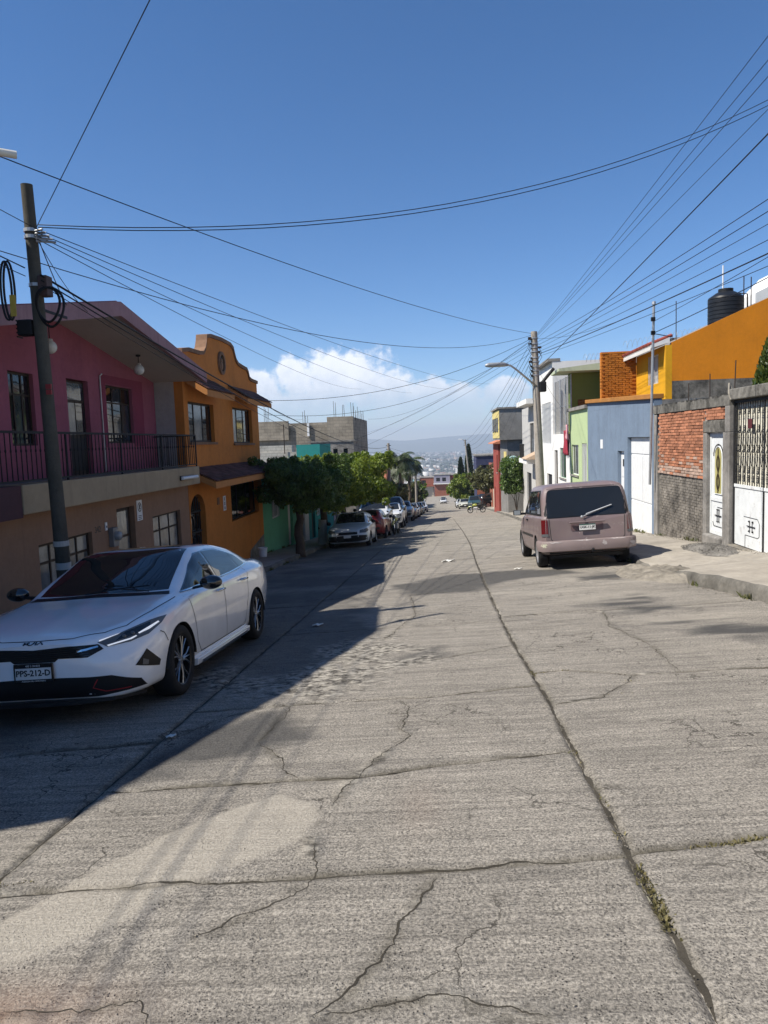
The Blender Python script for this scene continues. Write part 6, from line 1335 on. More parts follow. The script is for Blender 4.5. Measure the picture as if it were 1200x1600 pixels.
        B().hexa([(s*.83, .70, .945), (s*.94, .70, .965), (s*.94, .78, .965), (s*.83, .80, .945)], [(s*.83, .71, .975), (s*.94, .71, .995), (s*.94, .77, .995), (s*.83, .79, .975)]).build('mirror_arm', M_TRIM, mir)
        # sill trim
        sk = B(); sk.hexa([(s*.80, -.95, .165), (s*.885, -.95, .175), (s*.885, .95, .175), (s*.80, .95, .165)], [(s*.82, -.95, .25), (s*.892, -.95, .235), (s*.892, .95, .235), (s*.82, .95, .25)]); sk.build('side_skirt', M_PEARL, root, bevel=.008)
        link('chrome_strip', B().box(s*.886, s*.899, -.8, .85, .178, .206).mesh('chrome_strip', M_CHR), root)
        # headlamp wrapping the corner
        dl = Vector((-s*.55, -1, -.25))
        hl = [(s*.49, 2.14, .652), (s*.55, 2.1, .598), (s*.70, 2.0, .615), (s*.80, 1.86, .655), (s*.855, 1.70, .735), (s*.87, 1.60, .80), (s*.80, 1.78, .785), (s*.66, 2.0, .722)]
        hp = P('headlamp', hl, dl, M_LENS, .005)
        P('daylight_lamp', [(s*.545, 2.1, .612), (s*.56, 2.1, .602), (s*.70, 1.98, .632), (s*.735, 1.95, .655), (s*.725, 1.95, .662), (s*.69, 1.99, .645)], dl, M_DRL, .009, hp)
        P('daylight_lamp', [(s*.50, 2.13, .655), (s*.62, 2.05, .700), (s*.64, 2.03, .712), (s*.50, 2.13, .668)], dl, M_DRL, .009, hp)
        P('daylight_lamp', [(s*.745, 1.93, .672), (s*.80, 1.84, .70), (s*.84, 1.72, .745), (s*.835, 1.73, .758), (s*.78, 1.86, .715), (s*.74, 1.94, .684)], dl, M_DRL, .009, hp)
        P('lamp_bezel', [(s*.60, 2.06, .64), (s*.72, 1.96, .672), (s*.80, 1.83, .725), (s*.80, 1.80, .765), (s*.66, 2.0, .71)], dl, M_GLOSSK, .007, hp)
        for (xx, zz) in ((.645, .668), (.725, .697)):
            c, n_ = cast(t, (s*xx, 2.0, zz), dl); B().ball(tuple(c+n_*.004), (.022, .012, .022), 10, 8).build('projector', M_LENS, hp, smooth=True)
        # fog recess triangle and its chrome edge
        fp = P('fog_recess', [(s*.79, 1.92, .545), (s*.865, 1.8, .42), (s*.845, 1.8, .375), (s*.70, 1.98, .432), (s*.72, 1.98, .45)], (-s*.7, -1, 0), M_TRIM, .004)
        P('fog_lamp', [(s*.76, 1.95, .475), (s*.80, 1.92, .45), (s*.79, 1.92, .415), (s*.75, 1.95, .425)], (-s*.7, -1, 0), M_LENS, .008, fp)
        P('tail_lamp', [(s*.40, -2.4, .90), (s*.66, -2.36, .93), (s*.80, -2.2, .92), (s*.80, -2.2, .84), (s*.66, -2.36, .83), (s*.40, -2.4, .84)], (-s*.4, 1, 0), M_REDL, .005)
    # front: upper grille, emblem, bumper intake, splitter
    g = P('upper_grille', [(-.51, 2.2, .642), (-.30, 2.2, .648), (0, 2.2, .628), (.30, 2.2, .648), (.51, 2.2, .642), (.55, 2.2, .598), (.44, 2.2, .545), (.2, 2.2, .548), (.17, 2.2, .525), (-.17, 2.2, .525), (-.2, 2.2, .548), (-.44, 2.2, .545), (-.55, 2.2, .598)], FR, M_TRIM, .004)
    for i in range(5):
        z = .562+i*.016; link('grille_bar', strip_mesh(t, [(-.46+.01*i, 2.2, z), (0, 2.2, z-.01), (.46-.01*i, 2.2, z)], FR, .0022, .008, M_GLOSSK), g)
    for s in (1, -1): link('chrome_strip', strip_mesh(t, [(s*.36, 2.2, .600), (s*.43, 2.2, .607), (s*.51, 2.2, .622)], FR, .008, .009, M_CHR), g)
    P('lower_intake', [(-.60, 2.1, .385), (-.2, 2.2, .395), (.2, 2.2, .395), (.60, 2.1, .385), (.78, 1.95, .32), (.80, 1.9, .255), (.5, 2.1, .225), (-.5, 2.1, .225), (-.80, 1.9, .255), (-.78, 1.95, .32)], FR, M_TRIM, .004)
    for s in (1, -1): link('red_accent', strip_mesh(t, [(s*.50, 2.1, .365), (s*.46, 2.1, .30), (s*.55, 2.1, .262), (s*.72, 2, .268)], FR, .004, .008, flat('red_accent', (.30, .015, .02), .4)), root)
    b = B(); pts = [(-.78, 1.93), (-.6, 2.13), (-.3, 2.23), (0, 2.245), (.3, 2.23), (.6, 2.13), (.78, 1.93)]
    for (a, c) in zip(pts[:-1], pts[1:]): b.hexa([(a[0]*.94, a[1]-.12, .185), (a[0], a[1], .175), (c[0], c[1], .175), (c[0]*.94, c[1]-.12, .185)], [(a[0]*.94, a[1]-.12, .215), (a[0], a[1], .205), (c[0], c[1], .205), (c[0]*.94, c[1]-.12, .215)])
    b.build('front_splitter', M_TRIM, root)
    S([(-.66, 1.95, .9), (-.53, 2.08, .9), (-.30, 2.16, .9), (0, 2.18, .9), (.30, 2.16, .9), (.53, 2.08, .9), (.66, 1.95, .9)], D); 
    for s in (1, -1): S([(s*.66, 1.95, 1), (s*.73, 1.6, 1), (s*.76, 1.25, 1), (s*.765, 1.1, 1)], D)
    S([(.8, 1.75, .66), (.84, 1.7, .63), (.86, 1.66, .55)], (-1, 0, 0)); S([(-.8, 1.75, .66), (-.84, 1.7, .63), (-.86, 1.66, .55)], (1, 0, 0))
    # emblem: three joined strokes letters, chrome
    em = B(); zc, yc = .685, None
    strokes = [[(-.085, -.018), (-.085, .018)], [(-.082, -.004), (-.045, .018)], [(-.066, .003), (-.04, -.018), (-.02, -.018), (.0, .018)], [(.014, .018), (.014, -.018)], [(.026, -.018), (.05, .018), (.075, -.018)]]
    for st in strokes:
        pts = []
        for (x, z) in st: h_, n_ = cast(t, (-x, 2.2, zc+z), (0, -1, -.6)); pts.append(h_+n_*.004)
        em.tube(pts, .0065, 5)
    em.build('emblem', metal('dark_chrome', (.10, .10, .105), .25, .8), root)
    # plate with its black frame
    pl = B().box(-.165, .165, 2.235, 2.25, .375, .525).build('plate_frame', M_GLOSSK, root, bevel=.004)
    B().box(-.148, .148, 2.25, 2.254, .402, .492).build('plate', M_PLATE, pl)
    tm = Matrix.Translation((0, 2.2555, .450)) @ Matrix.Rotation(math.pi, 4, 'Z') @ Matrix.Rotation(math.pi/2, 4, 'X')
    put_text('plate_number', 'PPS-212-D', .066, M_SIGNK, pl, tm, bold=.002, extrude=.0006)
    for z, tx, sz in ((.508, '443 2 301833', .022), (.388, 'AGENCIA DEL CAMIONERO', .016)): put_text('frame_text', tx, sz, M_PLATE, pl, Matrix.Translation((0, 2.2512, z)) @ Matrix.Rotation(math.pi, 4, 'Z') @ Matrix.Rotation(math.pi/2, 4, 'X'), extrude=.0006)
    B().box(-.62, .62, -1.9, 1.8, .17, .21).build('underbody', M_TRIM, root)
    def squash(o):
        for c in o.children:
            if c.name.startswith('wheel') and not c.name.startswith('wheel_arch'): continue
            if c.data and c.data.users == 1:
                for v in c.data.vertices:
                    if v.co.z > .62: v.co.z = .62+(v.co.z-.62)*.83
            squash(c)
    squash(root)
    root.matrix_world = ground_matrix(-3.235, 7.69, math.pi)
    return root
big_sedan()

# ---------------------------------------------------------------- the faded mauve minivan
VAN = dict(
 zb=[(-2.24, .36), (-2.1, .30), (-1.5, .26), (1.5, .24), (2.1, .26), (2.25, .34)],
 ws=[(-2.24, .78), (-2.15, .83), (-1.5, .87), (1.4, .87), (1.9, .82), (2.15, .66), (2.25, .5)],
 wm=[(-2.24, .80), (-2.16, .87), (-1.5, .905), (1.3, .905), (1.8, .86), (2.1, .72), (2.25, .55)],
 zm=[(-2.24, .66), (1.5, .62), (2.25, .5)],
 wh=[(-2.24, .78), (-2.16, .86), (-1.5, .885), (1.0, .885), (1.6, .84), (2.05, .68), (2.25, .5)],
 zh=[(-2.24, 1.0), (-1.5, 1.0), (.8, .96), (1.4, .88), (2.0, .76), (2.25, .62)],
 w5=[(-2.24, .755), (-2.16, .83), (-1.5, .855), (.8, .845), (1.2, .80), (1.8, .68), (2.1, .55), (2.25, .42)],
 z5=[(-2.24, 1.06), (-1.5, 1.06), (.8, 1.02), (1.3, .97), (1.8, .87), (2.1, .77), (2.25, .66)],
 w6=[(-2.24, .68), (-2.16, .73), (-1.5, .74), (-.2, .73), (.25, .70), (.9, .76), (1.2, .72), (1.8, .55), (2.1, .4), (2.25, .25)],
 z6=[(-2.24, 1.555), (-2.14, 1.60), (-1.5, 1.635), (-.2, 1.64), (.15, 1.60), (.7, 1.28), (1.1, 1.04), (1.25, 1.0), (1.8, .88), (2.1, .79), (2.25, .67)],
 zc=[(-2.24, 1.60), (-2.16, 1.645), (-1.5, 1.69), (-.3, 1.695), (.1, 1.66), (.65, 1.34), (1.15, 1.06), (1.3, 1.015), (1.8, .89), (2.1, .80), (2.25, .68)])
M_MAUVEP = paint('faded_mauve_paint', (.165, .122, .122), .42, .2, dirt=.35, worn=.6); M_BUMP = paint('peeling_bumper', (.20, .155, .15), .6, .0, dirt=.2, worn=.9)
def minivan():
    root = thing('mauve_minivan', 'faded mauve minivan seen from behind, parked at the right kerb', 'van', (0, 0, 0), world=False)
    def slant(R):
        y = R[..., 1]; z = R[..., 2]; k = np.clip((-1.5-y)/.7, 0, 1); R[..., 1] = y+k*k*np.clip(z-1.0, 0, 1)*.30; return R
    arch = [(1.42, .31, .36, .58, 1.2), (1.42, .31, .36, -1.2, -.58), (-1.43, .31, .36, .60, 1.2), (-1.43, .31, .36, -1.2, -.60)]
    me0 = loft_body(VAN, 84, 6, slant).mesh('body', None); t = bvh_of(me0); me = cut_arches(me0, arch, 'body'); me.materials.clear(); me.materials.append(M_MAUVEP); me.shade_smooth(); me.set_sharp_from_angle(angle=rad(40))
    body = link('body', me, root); liners(root, arch); add_wheels(root, (1.42, -1.43), .795, .31, .205, 'steel')
    def P(name, pts, d, mat, off=.004, par=root, cell=.045): return link(name, patch_mesh(t, pts, d, off, cell, name, mat), par)
    BK = (0, 1, 0)
    def rr(x0, x1, z0, z1, r, xt=None, y=-2.3):
        xt = xt or x1; o = []
        for (cx, cz, a0) in ((x1-r, z0+r, -90), (xt-r, z1-r, 0), (-xt+r, z1-r, 90), (-x1+r, z0+r, 180)):
            for k in range(5): a = rad(a0+k*22.5); o.append((cx+r*math.cos(a), y, cz+r*math.sin(a)))
        return o
    rg = P('rear_window', rr(0, .785, 1.02, 1.55, .07, .70), BK, M_CGL, .004)
    P('window_rubber', rr(0, .80, 1.005, 1.562, .08, .712), BK, M_TRIM, .002)
    link('panel_gap', strip_mesh(t, [(-.72, -2.3, .995), (-.70, -2.3, .60), (-.64, -2.3, .535), (.64, -2.3, .535), (.70, -2.3, .60), (.72, -2.3, .995)], BK, .006, .002, M_SEAM), body)
    link('panel_gap', strip_mesh(t, [(-.70, -2.3, 1.58), (.70, -2.3, 1.58)], BK, .005, .002, M_SEAM), body)
    # plate recess with its moulding
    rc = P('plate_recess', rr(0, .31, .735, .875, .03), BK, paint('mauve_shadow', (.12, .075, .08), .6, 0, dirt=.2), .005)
    B().box(-.34, .34, -2.285, -2.245, .885, .92).build('tailgate_handle', M_MAUVEP, root, bevel=.012)
    pl = B().box(-.155, .155, -2.262, -2.25, .745, .865).build('plate', M_PLATE, root, bevel=.003)
    put_text('plate_number', 'UGK-11-JK', .062, M_SIGNK, pl, Matrix.Translation((0, -2.263, .80)) @ Matrix.Rotation(math.pi/2, 4, 'X'), bold=.002, extrude=.0006)
    B().box(-.150, .150, -2.2645, -2.2622, .842, .86).build('plate_band', flat('plate_green', (.10, .22, .14), .5), pl)
    for s in (1, -1):
        dl = (-s*.25, 1, 0)
        tl = P('tail_lamp', [(s*.755, -2.25, .66), (s*.87, -2.2, .66), (s*.865, -2.2, .985), (s*.76, -2.25, .985)], dl, M_REDL, .010)
        P('reverse_lamp', [(s*.755, -2.25, .66), (s*.87, -2.2, .66), (s*.87, -2.2, .71), (s*.755, -2.25, .71)], dl, M_LENS, .013, tl)
        SD = (-s, 0, 0)
        for nm, q in (('front_window', [(s, .62, 1.10), (s, .12, 1.52), (s, -.28, 1.55), (s, -.30, 1.10)]), ('middle_window', [(s, -.38, 1.10), (s, -.36, 1.55), (s, -1.22, 1.55), (s, -1.24, 1.10)]), ('rear_quarter_window', [(s, -1.32, 1.10), (s, -1.30, 1.55), (s, -1.80, 1.53), (s, -1.96, 1.10)])): P(nm, q, SD, M_CGL, .004)
        P('window_band', [(s, .78, 1.06), (s, .14, 1.565), (s, -1.86, 1.565), (s, -2.05, 1.06)], SD, M_TRIM, .0015)
        for q in ([(s, .78, 1.03), (s, .78, .5), (s, .7, .3)], [(s, -.34, 1.56), (s, -.34, .3)], [(s, -1.27, 1.05), (s, -1.24, .72)]): link('panel_gap', strip_mesh(t, q, (-s, 0, 0), .005, .002, M_SEAM), body)
        link('side_moulding', strip_mesh(t, [(s, 1.0, .62), (s, -1.0, .63)], (-s, 0, 0), .025, .008, M_TRIM), root)
        h_, n_ = cast(t, (s, -.1, .95), (-s, 0, 0)); B().box(h_.x, h_.x+s*.03, -.19, -.03, .93, .965).build('door_handle', M_TRIM, root, bevel=.006)
        mb = B().hexa([(s*.95, .62, 1.03), (s*1.13, .60, 1.04), (s*1.13, .70, 1.04), (s*.95, .74, 1.03)], [(s*.95, .62, 1.15), (s*1.12, .60, 1.16), (s*1.12, .70, 1.16), (s*.95, .74, 1.15)]); mr = mb.build('door_mirror', M_TRIM, root, bevel=.02)
        B().box(s*.97, s*1.11, .590, .598, 1.05, 1.145).build('mirror_glass', glass('mirror_glass', (.25, .28, .3), .02), mr); B().box(s*.84, s*.955, .64, .70, 1.04, 1.09).build('mirror_arm', M_TRIM, mr)
        P('headlamp', [(s*.45, 2.2, .62), (s*.70, 2.1, .63), (s*.70, 2.1, .74), (s*.45, 2.2, .74)], (-s*.3, -1, 0), M_LENS, .005)
    # rear bumper: wrap-round, rubbed bare in places
    bp = B(); pr = [(-.93, -1.80), (-.935, -2.08), (-.88, -2.27), (-.70, -2.345), (0, -2.365), (.70, -2.345), (.88, -2.27), (.935, -2.08), (.93, -1.80)]
    sec = [(.05, .36), (-.0, .37), (-.012, .43), (-.012, .535), (.0, .565), (.06, .572)]
    vs = []; fs = []
    for i, (x, y) in enumerate(pr):
        a = Vector(pr[min(i+1, len(pr)-1)])-Vector(pr[max(i-1, 0)]); nn = Vector((-a.y, a.x)).normalized()
        for (o, z) in sec: vs.append((x+nn.x*o, y+nn.y*o, z))
    m_ = len(sec)
    for i in range(len(pr)-1):
        for k in range(m_-1): fs.append((i*m_+k, (i+1)*m_+k, (i+1)*m_+k+1, i*m_+k+1))
    bp.add(vs, fs); bo = bp.build('rear_bumper', M_BUMP, root, smooth=60)
    M_SCR = plaster('scraped_white', (.40, .36, .35), .3, .2, 40, 0); M_SCY = plaster('yellowed_filler', (.46, .45, .34), .2, .2, 40, 0)
    bt = BVHTree.FromPolygons([Vector(v) for v in bp.v], bp.f)
    for (x0, x1, z0, z1, mt, sd) in ((-.93, -.78, .42, .555, M_SCY, 1), (-.34, .1, .545, .568, M_SCR, 6), (.24, .34, .43, .55, M_SCR, 4), (.36, .72, .54, .568, M_SCR, 7), (.76, .93, .40, .52, M_SCR, 5), (-.80, -.52, .52, .562, M_SCR, 8)):
        rr_ = random.Random(sd); cx, cz, ax, az_ = (x0+x1)/2, (z0+z1)/2, (x1-x0)/2, (z1-z0)/2
        pts = [(cx+ax*math.cos(a)*rr_.uniform(.35, 1.25), -2.3, cz+az_*math.sin(a)*rr_.uniform(.3, 1.1)) for a in np.linspace(0, 6.28, 22, endpoint=False)]
        link('scrape', patch_mesh(bt, pts, (-.3*np.sign(cx)*(abs(cx) > .7), 1, 0), .003, .03, 'scrape', mt), bo)
    B().box(-.74, .74, -2.20, -2.0, .31, .40).build('lower_valance', M_TRIM, root)
    B().tube([(.05, -2.30, .33), (.05, -2.42, .36)], .03, 8).ball((.05, -2.42, .38), .028, 8, 6).build('tow_hitch', M_TRIM, root)
    w = B(); w.ball((-.09, -2.25, 1.0), (.03, .02, .03), 8, 6)
    q0, _ = cast(t, (-.09, -2.3, 1.0), BK); q1, _ = cast(t, (.42, -2.3, 1.18), BK); q2, _ = cast(t, (.0, -2.3, 1.05), BK); off = Vector((0, -.03, 0)); w.tube([q0+off, q1+off], .008, 5); w.tube([q2+off*1.1, q1+off*1.1+Vector((.08, 0, .02))], .012, 4); w.build('rear_wiper', M_GALV, root)
    wc = B().tube([tuple(Vector((-.05, -2.27, .99))), (-.02, -2.275, .95), (-.045, -2.275, .93), (.0, -2.275, .90)], .005, 5); wc.build('cable_end', M_TRIM, root)
    P('windscreen', [(-.68, 1.1, 1.1), (.68, 1.1, 1.1), (.62, .2, 1.6), (-.62, .2, 1.6)], (0, -.5, -1), M_CGL, .003, cell=.08)
    B().box(-.7, .7, -1.95, 1.9, .2, .27).build('underbody', M_TRIM, root)
    root.matrix_world = ground_matrix(2.97, 17.15, .0, 1.035)
    return root
minivan()

# ---------------------------------------------------------------- the parked cars further down
def shift(T, f):
    return {k: [(y, f(k, y, v)) for (y, v) in L] for k, L in T.items()}
def hatch_table():
    T = {k: [(max(y, -1.78) if False else y, v) for (y, v) in L if y > -1.2] for k, L in SEDAN.items()}
    tail = dict(zb=[(-1.95, .40), (-1.85, .30)], ws=[(-1.95, .6), (-1.85, .76)], wm=[(-1.95, .66), (-1.85, .82)], zm=[(-1.95, .62), (-1.6, .62)], wh=[(-1.95, .64), (-1.85, .80)], zh=[(-1.95, .92), (-1.6, .92)], w5=[(-1.95, .60), (-1.85, .72), (-1.5, .77)], z5=[(-1.95, 1.0), (-1.5, 1.0)], w6=[(-1.95, .5), (-1.85, .55)], z6=[(-1.95, 1.05), (-1.8, 1.18), (-1.45, 1.33)], zc=[(-1.95, 1.08), (-1.8, 1.24), (-1.45, 1.395)])
    return {k: tail[k]+T[k] for k in T}
def pickup_table():
    T = {k: list(L) for k, L in SEDAN.items()}
    T = shift(T, lambda k, y, v: v+(.22 if k[0] == 'z' and k != 'zb' else .16 if k == 'zb' else 0))
    for k, f in (('z6', 1.16), ('zc', 1.10)): T[k] = [(-2.42, f), (-1.2, f), (-1.0, f+.04), (-.85, 1.55 if k == 'z6' else 1.60)]+[(y, v+.02) for (y, v) in T[k] if y > -.7]
    T['z5'] = [(-2.42, 1.17), (-1.1, 1.17), (-.8, 1.19)]+[(y, v) for (y, v) in T['z5'] if y > -.7]
    T['w5'] = [(-2.42, .80), (-1.2, .84)]+[(y, v) for (y, v) in T['w5'] if y > -.9]; T['w6'] = [(-2.42, .76), (-1.1, .76), (-.85, .58)]+[(y, v) for (y, v) in T['w6'] if y > -.7]
    return T
def suv_table():
    T = hatch_table(); T = shift(T, lambda k, y, v: v*1.22+.06 if k[0] == 'z' and k != 'zb' else v+.14 if k == 'zb' else v*1.0); return T
TABLES = {'sedan': (SEDAN, (1.35, -1.35), .31), 'hatch': (hatch_table(), (1.35, -1.2), .30), 'pickup': (pickup_table(), (1.35, -1.45), .36), 'suv': (suv_table(), (1.35, -1.22), .36)}
PROTO = {}
def car_proto(kind, detail=True):
    """parked car of a kind, built once; parts: body, windows, lamps, grille, bumper, plate, mirrors, wheels"""
    if kind in PROTO: return PROTO[kind]
    T, wy, r = TABLES[kind]; zs = {'sedan': 0, 'hatch': 0, 'pickup': .22, 'suv': .17}[kind]; k = 1.22 if kind == 'suv' else 1.0; za = lambda z: z*k+(.06 if kind == 'suv' else zs)
    root = thing(kind+'_car', '', '', (0, 0, 0), world=False)
    arch = [(y, r, r+.05, s*.56, s*1.2) for y in wy for s in (1, -1)]
    me0 = loft_body(T, 60, 4).mesh('body', None); t = bvh_of(me0); me = cut_arches(me0, arch, 'body'); me.materials.clear(); me.materials.append(M_PEARL); me.shade_smooth(); me.set_sharp_from_angle(angle=rad(42))
    body = link('body', me, root); add_wheels(root, wy, .78, r, .2, 'steel'); liners(root, arch)
    def P(name, pts, d, mat, off=.006, par=root): return link(name, patch_mesh(t, pts, d, off, .08, name, mat), par)
    P('windscreen', [(x*.64, 1.0-.06*x*x, 1) for x in np.linspace(-1, 1, 7)]+[(x*.53, .16, 1.4) for x in np.linspace(1, -1, 7)], (0, 0, -1), M_CGL)
    yb = {'sedan': -1.8, 'hatch': -1.86, 'pickup': -.98, 'suv': -1.86}[kind]; yt = {'sedan': -1.1, 'hatch': -1.5, 'pickup': -.86, 'suv': -1.5}[kind]
    P('rear_screen', [(-.5, yb, 1.1), (.5, yb, 1.1), (.46, yt, 1.4), (-.46, yt, 1.4)], (0, .5, -1) if kind in ('hatch', 'suv', 'pickup') else (0, 0, -1), M_CGL)
    yq = {'sedan': -1.25, 'hatch': -1.5, 'pickup': -.72, 'suv': -1.55}[kind]
    for s in (1, -1):
        SD = (-s, 0, 0)
        P('front_window', [(s, .84, za(.97)), (s, .40, za(1.19)), (s, .14, za(1.31)), (s, -.04, za(1.325)), (s, -.06, za(.985))], SD, M_CGL)
        P('rear_window', [(s, -.13, za(.985)), (s, -.10, za(1.325)), (s, max(-.6, yq+.1), za(1.31)), (s, max(yq+.3, -1.0) if kind != 'pickup' else yq, za(1.25)), (s, yq+.02, za(1.03))], SD, M_CGL)
        if kind in ('hatch', 'sedan', 'suv'):
            P('headlamp', [(s*.46, 2.1, za(.57)), (s*.72, 2, za(.57)), (s*.84, 1.75, za(.66)), (s*.80, 1.8, za(.755)), (s*.5, 2.1, za(.69))], (-s*.5, -1, -.15), M_LENS)
        else: P('headlamp', [(s*.46, 2.1, za(.52)), (s*.78, 1.9, za(.54)), (s*.80, 1.85, za(.70)), (s*.46, 2.1, za(.70))], (-s*.3, -1, 0), M_LENS)
        P('tail_lamp', [(s*.5, -2.4, za(.72)), (s*.74, -2.2, za(.72)), (s*.74, -2.2, za(.92)), (s*.5, -2.4, za(.92))], (-s*.3, 1, 0), M_REDL)
        mb = B().ball((s*.97, .72, za(1.0)), (.10, .06, .08), 10, 7); mb.build('door_mirror', M_TRIM, root, smooth=True)
        for yy_ in (.95, -.08, -1.02): link('panel_gap', strip_mesh(t, [(s, yy_, za(.94)), (s, yy_-.02, za(.35))], (-s, 0, 0), .006, .003, M_SEAM), body)
    P('grille', [(-.42, 2.2, za(.53)), (.42, 2.2, za(.53)), (.42, 2.2, za(.64)), (-.42, 2.2, za(.64))], (0, -1, 0), M_TRIM)
    P('bumper_strip', [(-.80, 1.95, za(.28)), (-.4, 2.2, za(.24)), (.4, 2.2, za(.24)), (.80, 1.95, za(.28)), (.80, 1.95, za(.48)), (.4, 2.2, za(.50)), (-.4, 2.2, za(.50)), (-.80, 1.95, za(.48))], (0, -1, 0), M_TRIM)
    P('rear_bumper_strip', [(-.6, -2.3, za(.46)), (.6, -2.3, za(.46)), (.6, -2.3, za(.58)), (-.6, -2.3, za(.58))], (0, 1, 0), M_TRIM)
    fy = 2.245; B().box(-.15, .15, fy-.02, fy, za(.40), za(.40)+.11).build('plate', M_PLATE, root)
    ry = min(p[0] for p in T['zc']); B().box(-.15, .15, ry-.015, ry+.01, za(.66), za(.66)+.11).build('plate', M_PLATE, root)
    B().box(-.6, .6, -1.8, 1.8, za(.19)-.02, za(.19)+.06).build('underbody', M_TRIM, root)
    PROTO[kind] = root; root['_used'] = 0; return root
def park(kind, x, y, heading, col, name, label, group, sc=1.0, cat='car'):
    p = car_proto(kind)
    if p['_used'] == 0: o = p; p['_used'] = 1
    else: o = copy_tree(p); del o['_used']
    o.name = name; o['label'] = label; o['category'] = cat; o['group'] = group
    pm = paint('paint_%d_%d_%d' % tuple(int(c*100) for c in col), col, .3, .6, dirt=.15)
    for c in o.children:
        if c.name.startswith('body'): c.material_slots[0].link = 'OBJECT'; c.material_slots[0].material = pm
    o.matrix_world = ground_matrix(x, y, heading, sc)
    return o
WHT = (.62, .63, .64); SIL = (.33, .34, .35); GRY = (.12, .125, .13); BLK = (.015, .015, .017); REDC = (.22, .012, .015); DGN = (.02, .05, .045); BLU = (.04, .06, .12)
GL_ = 'cars parked along the left kerb'; GR_ = 'cars parked along the right kerb'
TU = math.pi
park('hatch', -3.55, 29.8, TU, WHT, 'white_hatchback', 'white hatchback with black bumper parked nose towards us under the trees', GL_, .93)
park('hatch', -3.30, 34.8, 0, REDC, 'red_hatchback', 'dark red hatchback close behind the white hatchback', GL_, .95)
park('suv', -3.55, 40.2, TU, WHT, 'white_van', 'tall white van behind the red hatchback', GL_, 1.05, 'van')
park('pickup', -3.15, 47.2, TU, WHT, 'white_pickup', 'white pick-up truck parked beyond the white van', GL_, .95, 'pickup')
park('suv', -3.45, 53.6, TU, GRY, 'grey_van', 'dark grey van behind the white pick-up', GL_, 1.12, 'van')
park('pickup', -3.05, 60.5, TU, SIL, 'silver_pickup', 'silver pick-up in the middle of the left row', GL_, 1.0, 'pickup')
park('sedan', -3.0, 67.5, TU, GRY, 'grey_sedan', 'grey saloon behind the silver pick-up', GL_)
park('hatch', -2.9, 74.0, TU, SIL, 'silver_hatchback', 'silver hatchback beyond the grey saloon', GL_)
park('sedan', -2.9, 81.5, TU, BLK, 'black_sedan', 'black saloon beyond the silver hatchback', GL_)
park('hatch', -2.8, 89.5, TU, (.28, .36, .42), 'pale_blue_hatchback', 'pale blue hatchback beyond the black saloon', GL_)
park('sedan', -2.6, 102, TU, WHT, 'white_compact', 'small white saloon near the far end of the left row', GL_)
park('sedan', -3.2, 120, TU, (.10, .02, .02), 'maroon_sedan', 'dark maroon saloon at the far end of the left row', GL_)
park('suv', -4.0, 150, TU, WHT, 'white_minibus', 'white minibus at the bottom of the left row', GL_, 1.15, 'minibus')
park('sedan', .9, 196, TU, WHT, 'oncoming_car', 'white car coming up the road in the far distance', 'cars on the road')
park('sedan', 1.0, 214, TU, BLK, 'dark_distant_car', 'dark car behind the distant oncoming white car', 'cars on the road')
park('suv', 4.3, 92, TU, DGN, 'green_pickup', 'dark green van parked behind the motorcycle on the right', GR_, .95)
park('hatch', 3.6, 108, TU, (.5, .5, .42), 'cream_hatchback', 'cream hatchback behind the dark green van', GR_)
park('sedan', 3.5, 122, TU, WHT, 'white_right_sedan', 'white saloon in the right row beyond the cream hatchback', GR_)
park('sedan', 3.7, 136, TU, GRY, 'grey_right_sedan', 'grey saloon last in the right row', GR_)
o = park('suv', 6.9, 97, rad(60), BLK, 'black_van', 'black van parked nose-in beside the small tree on the right', GR_, 1.1, 'van')

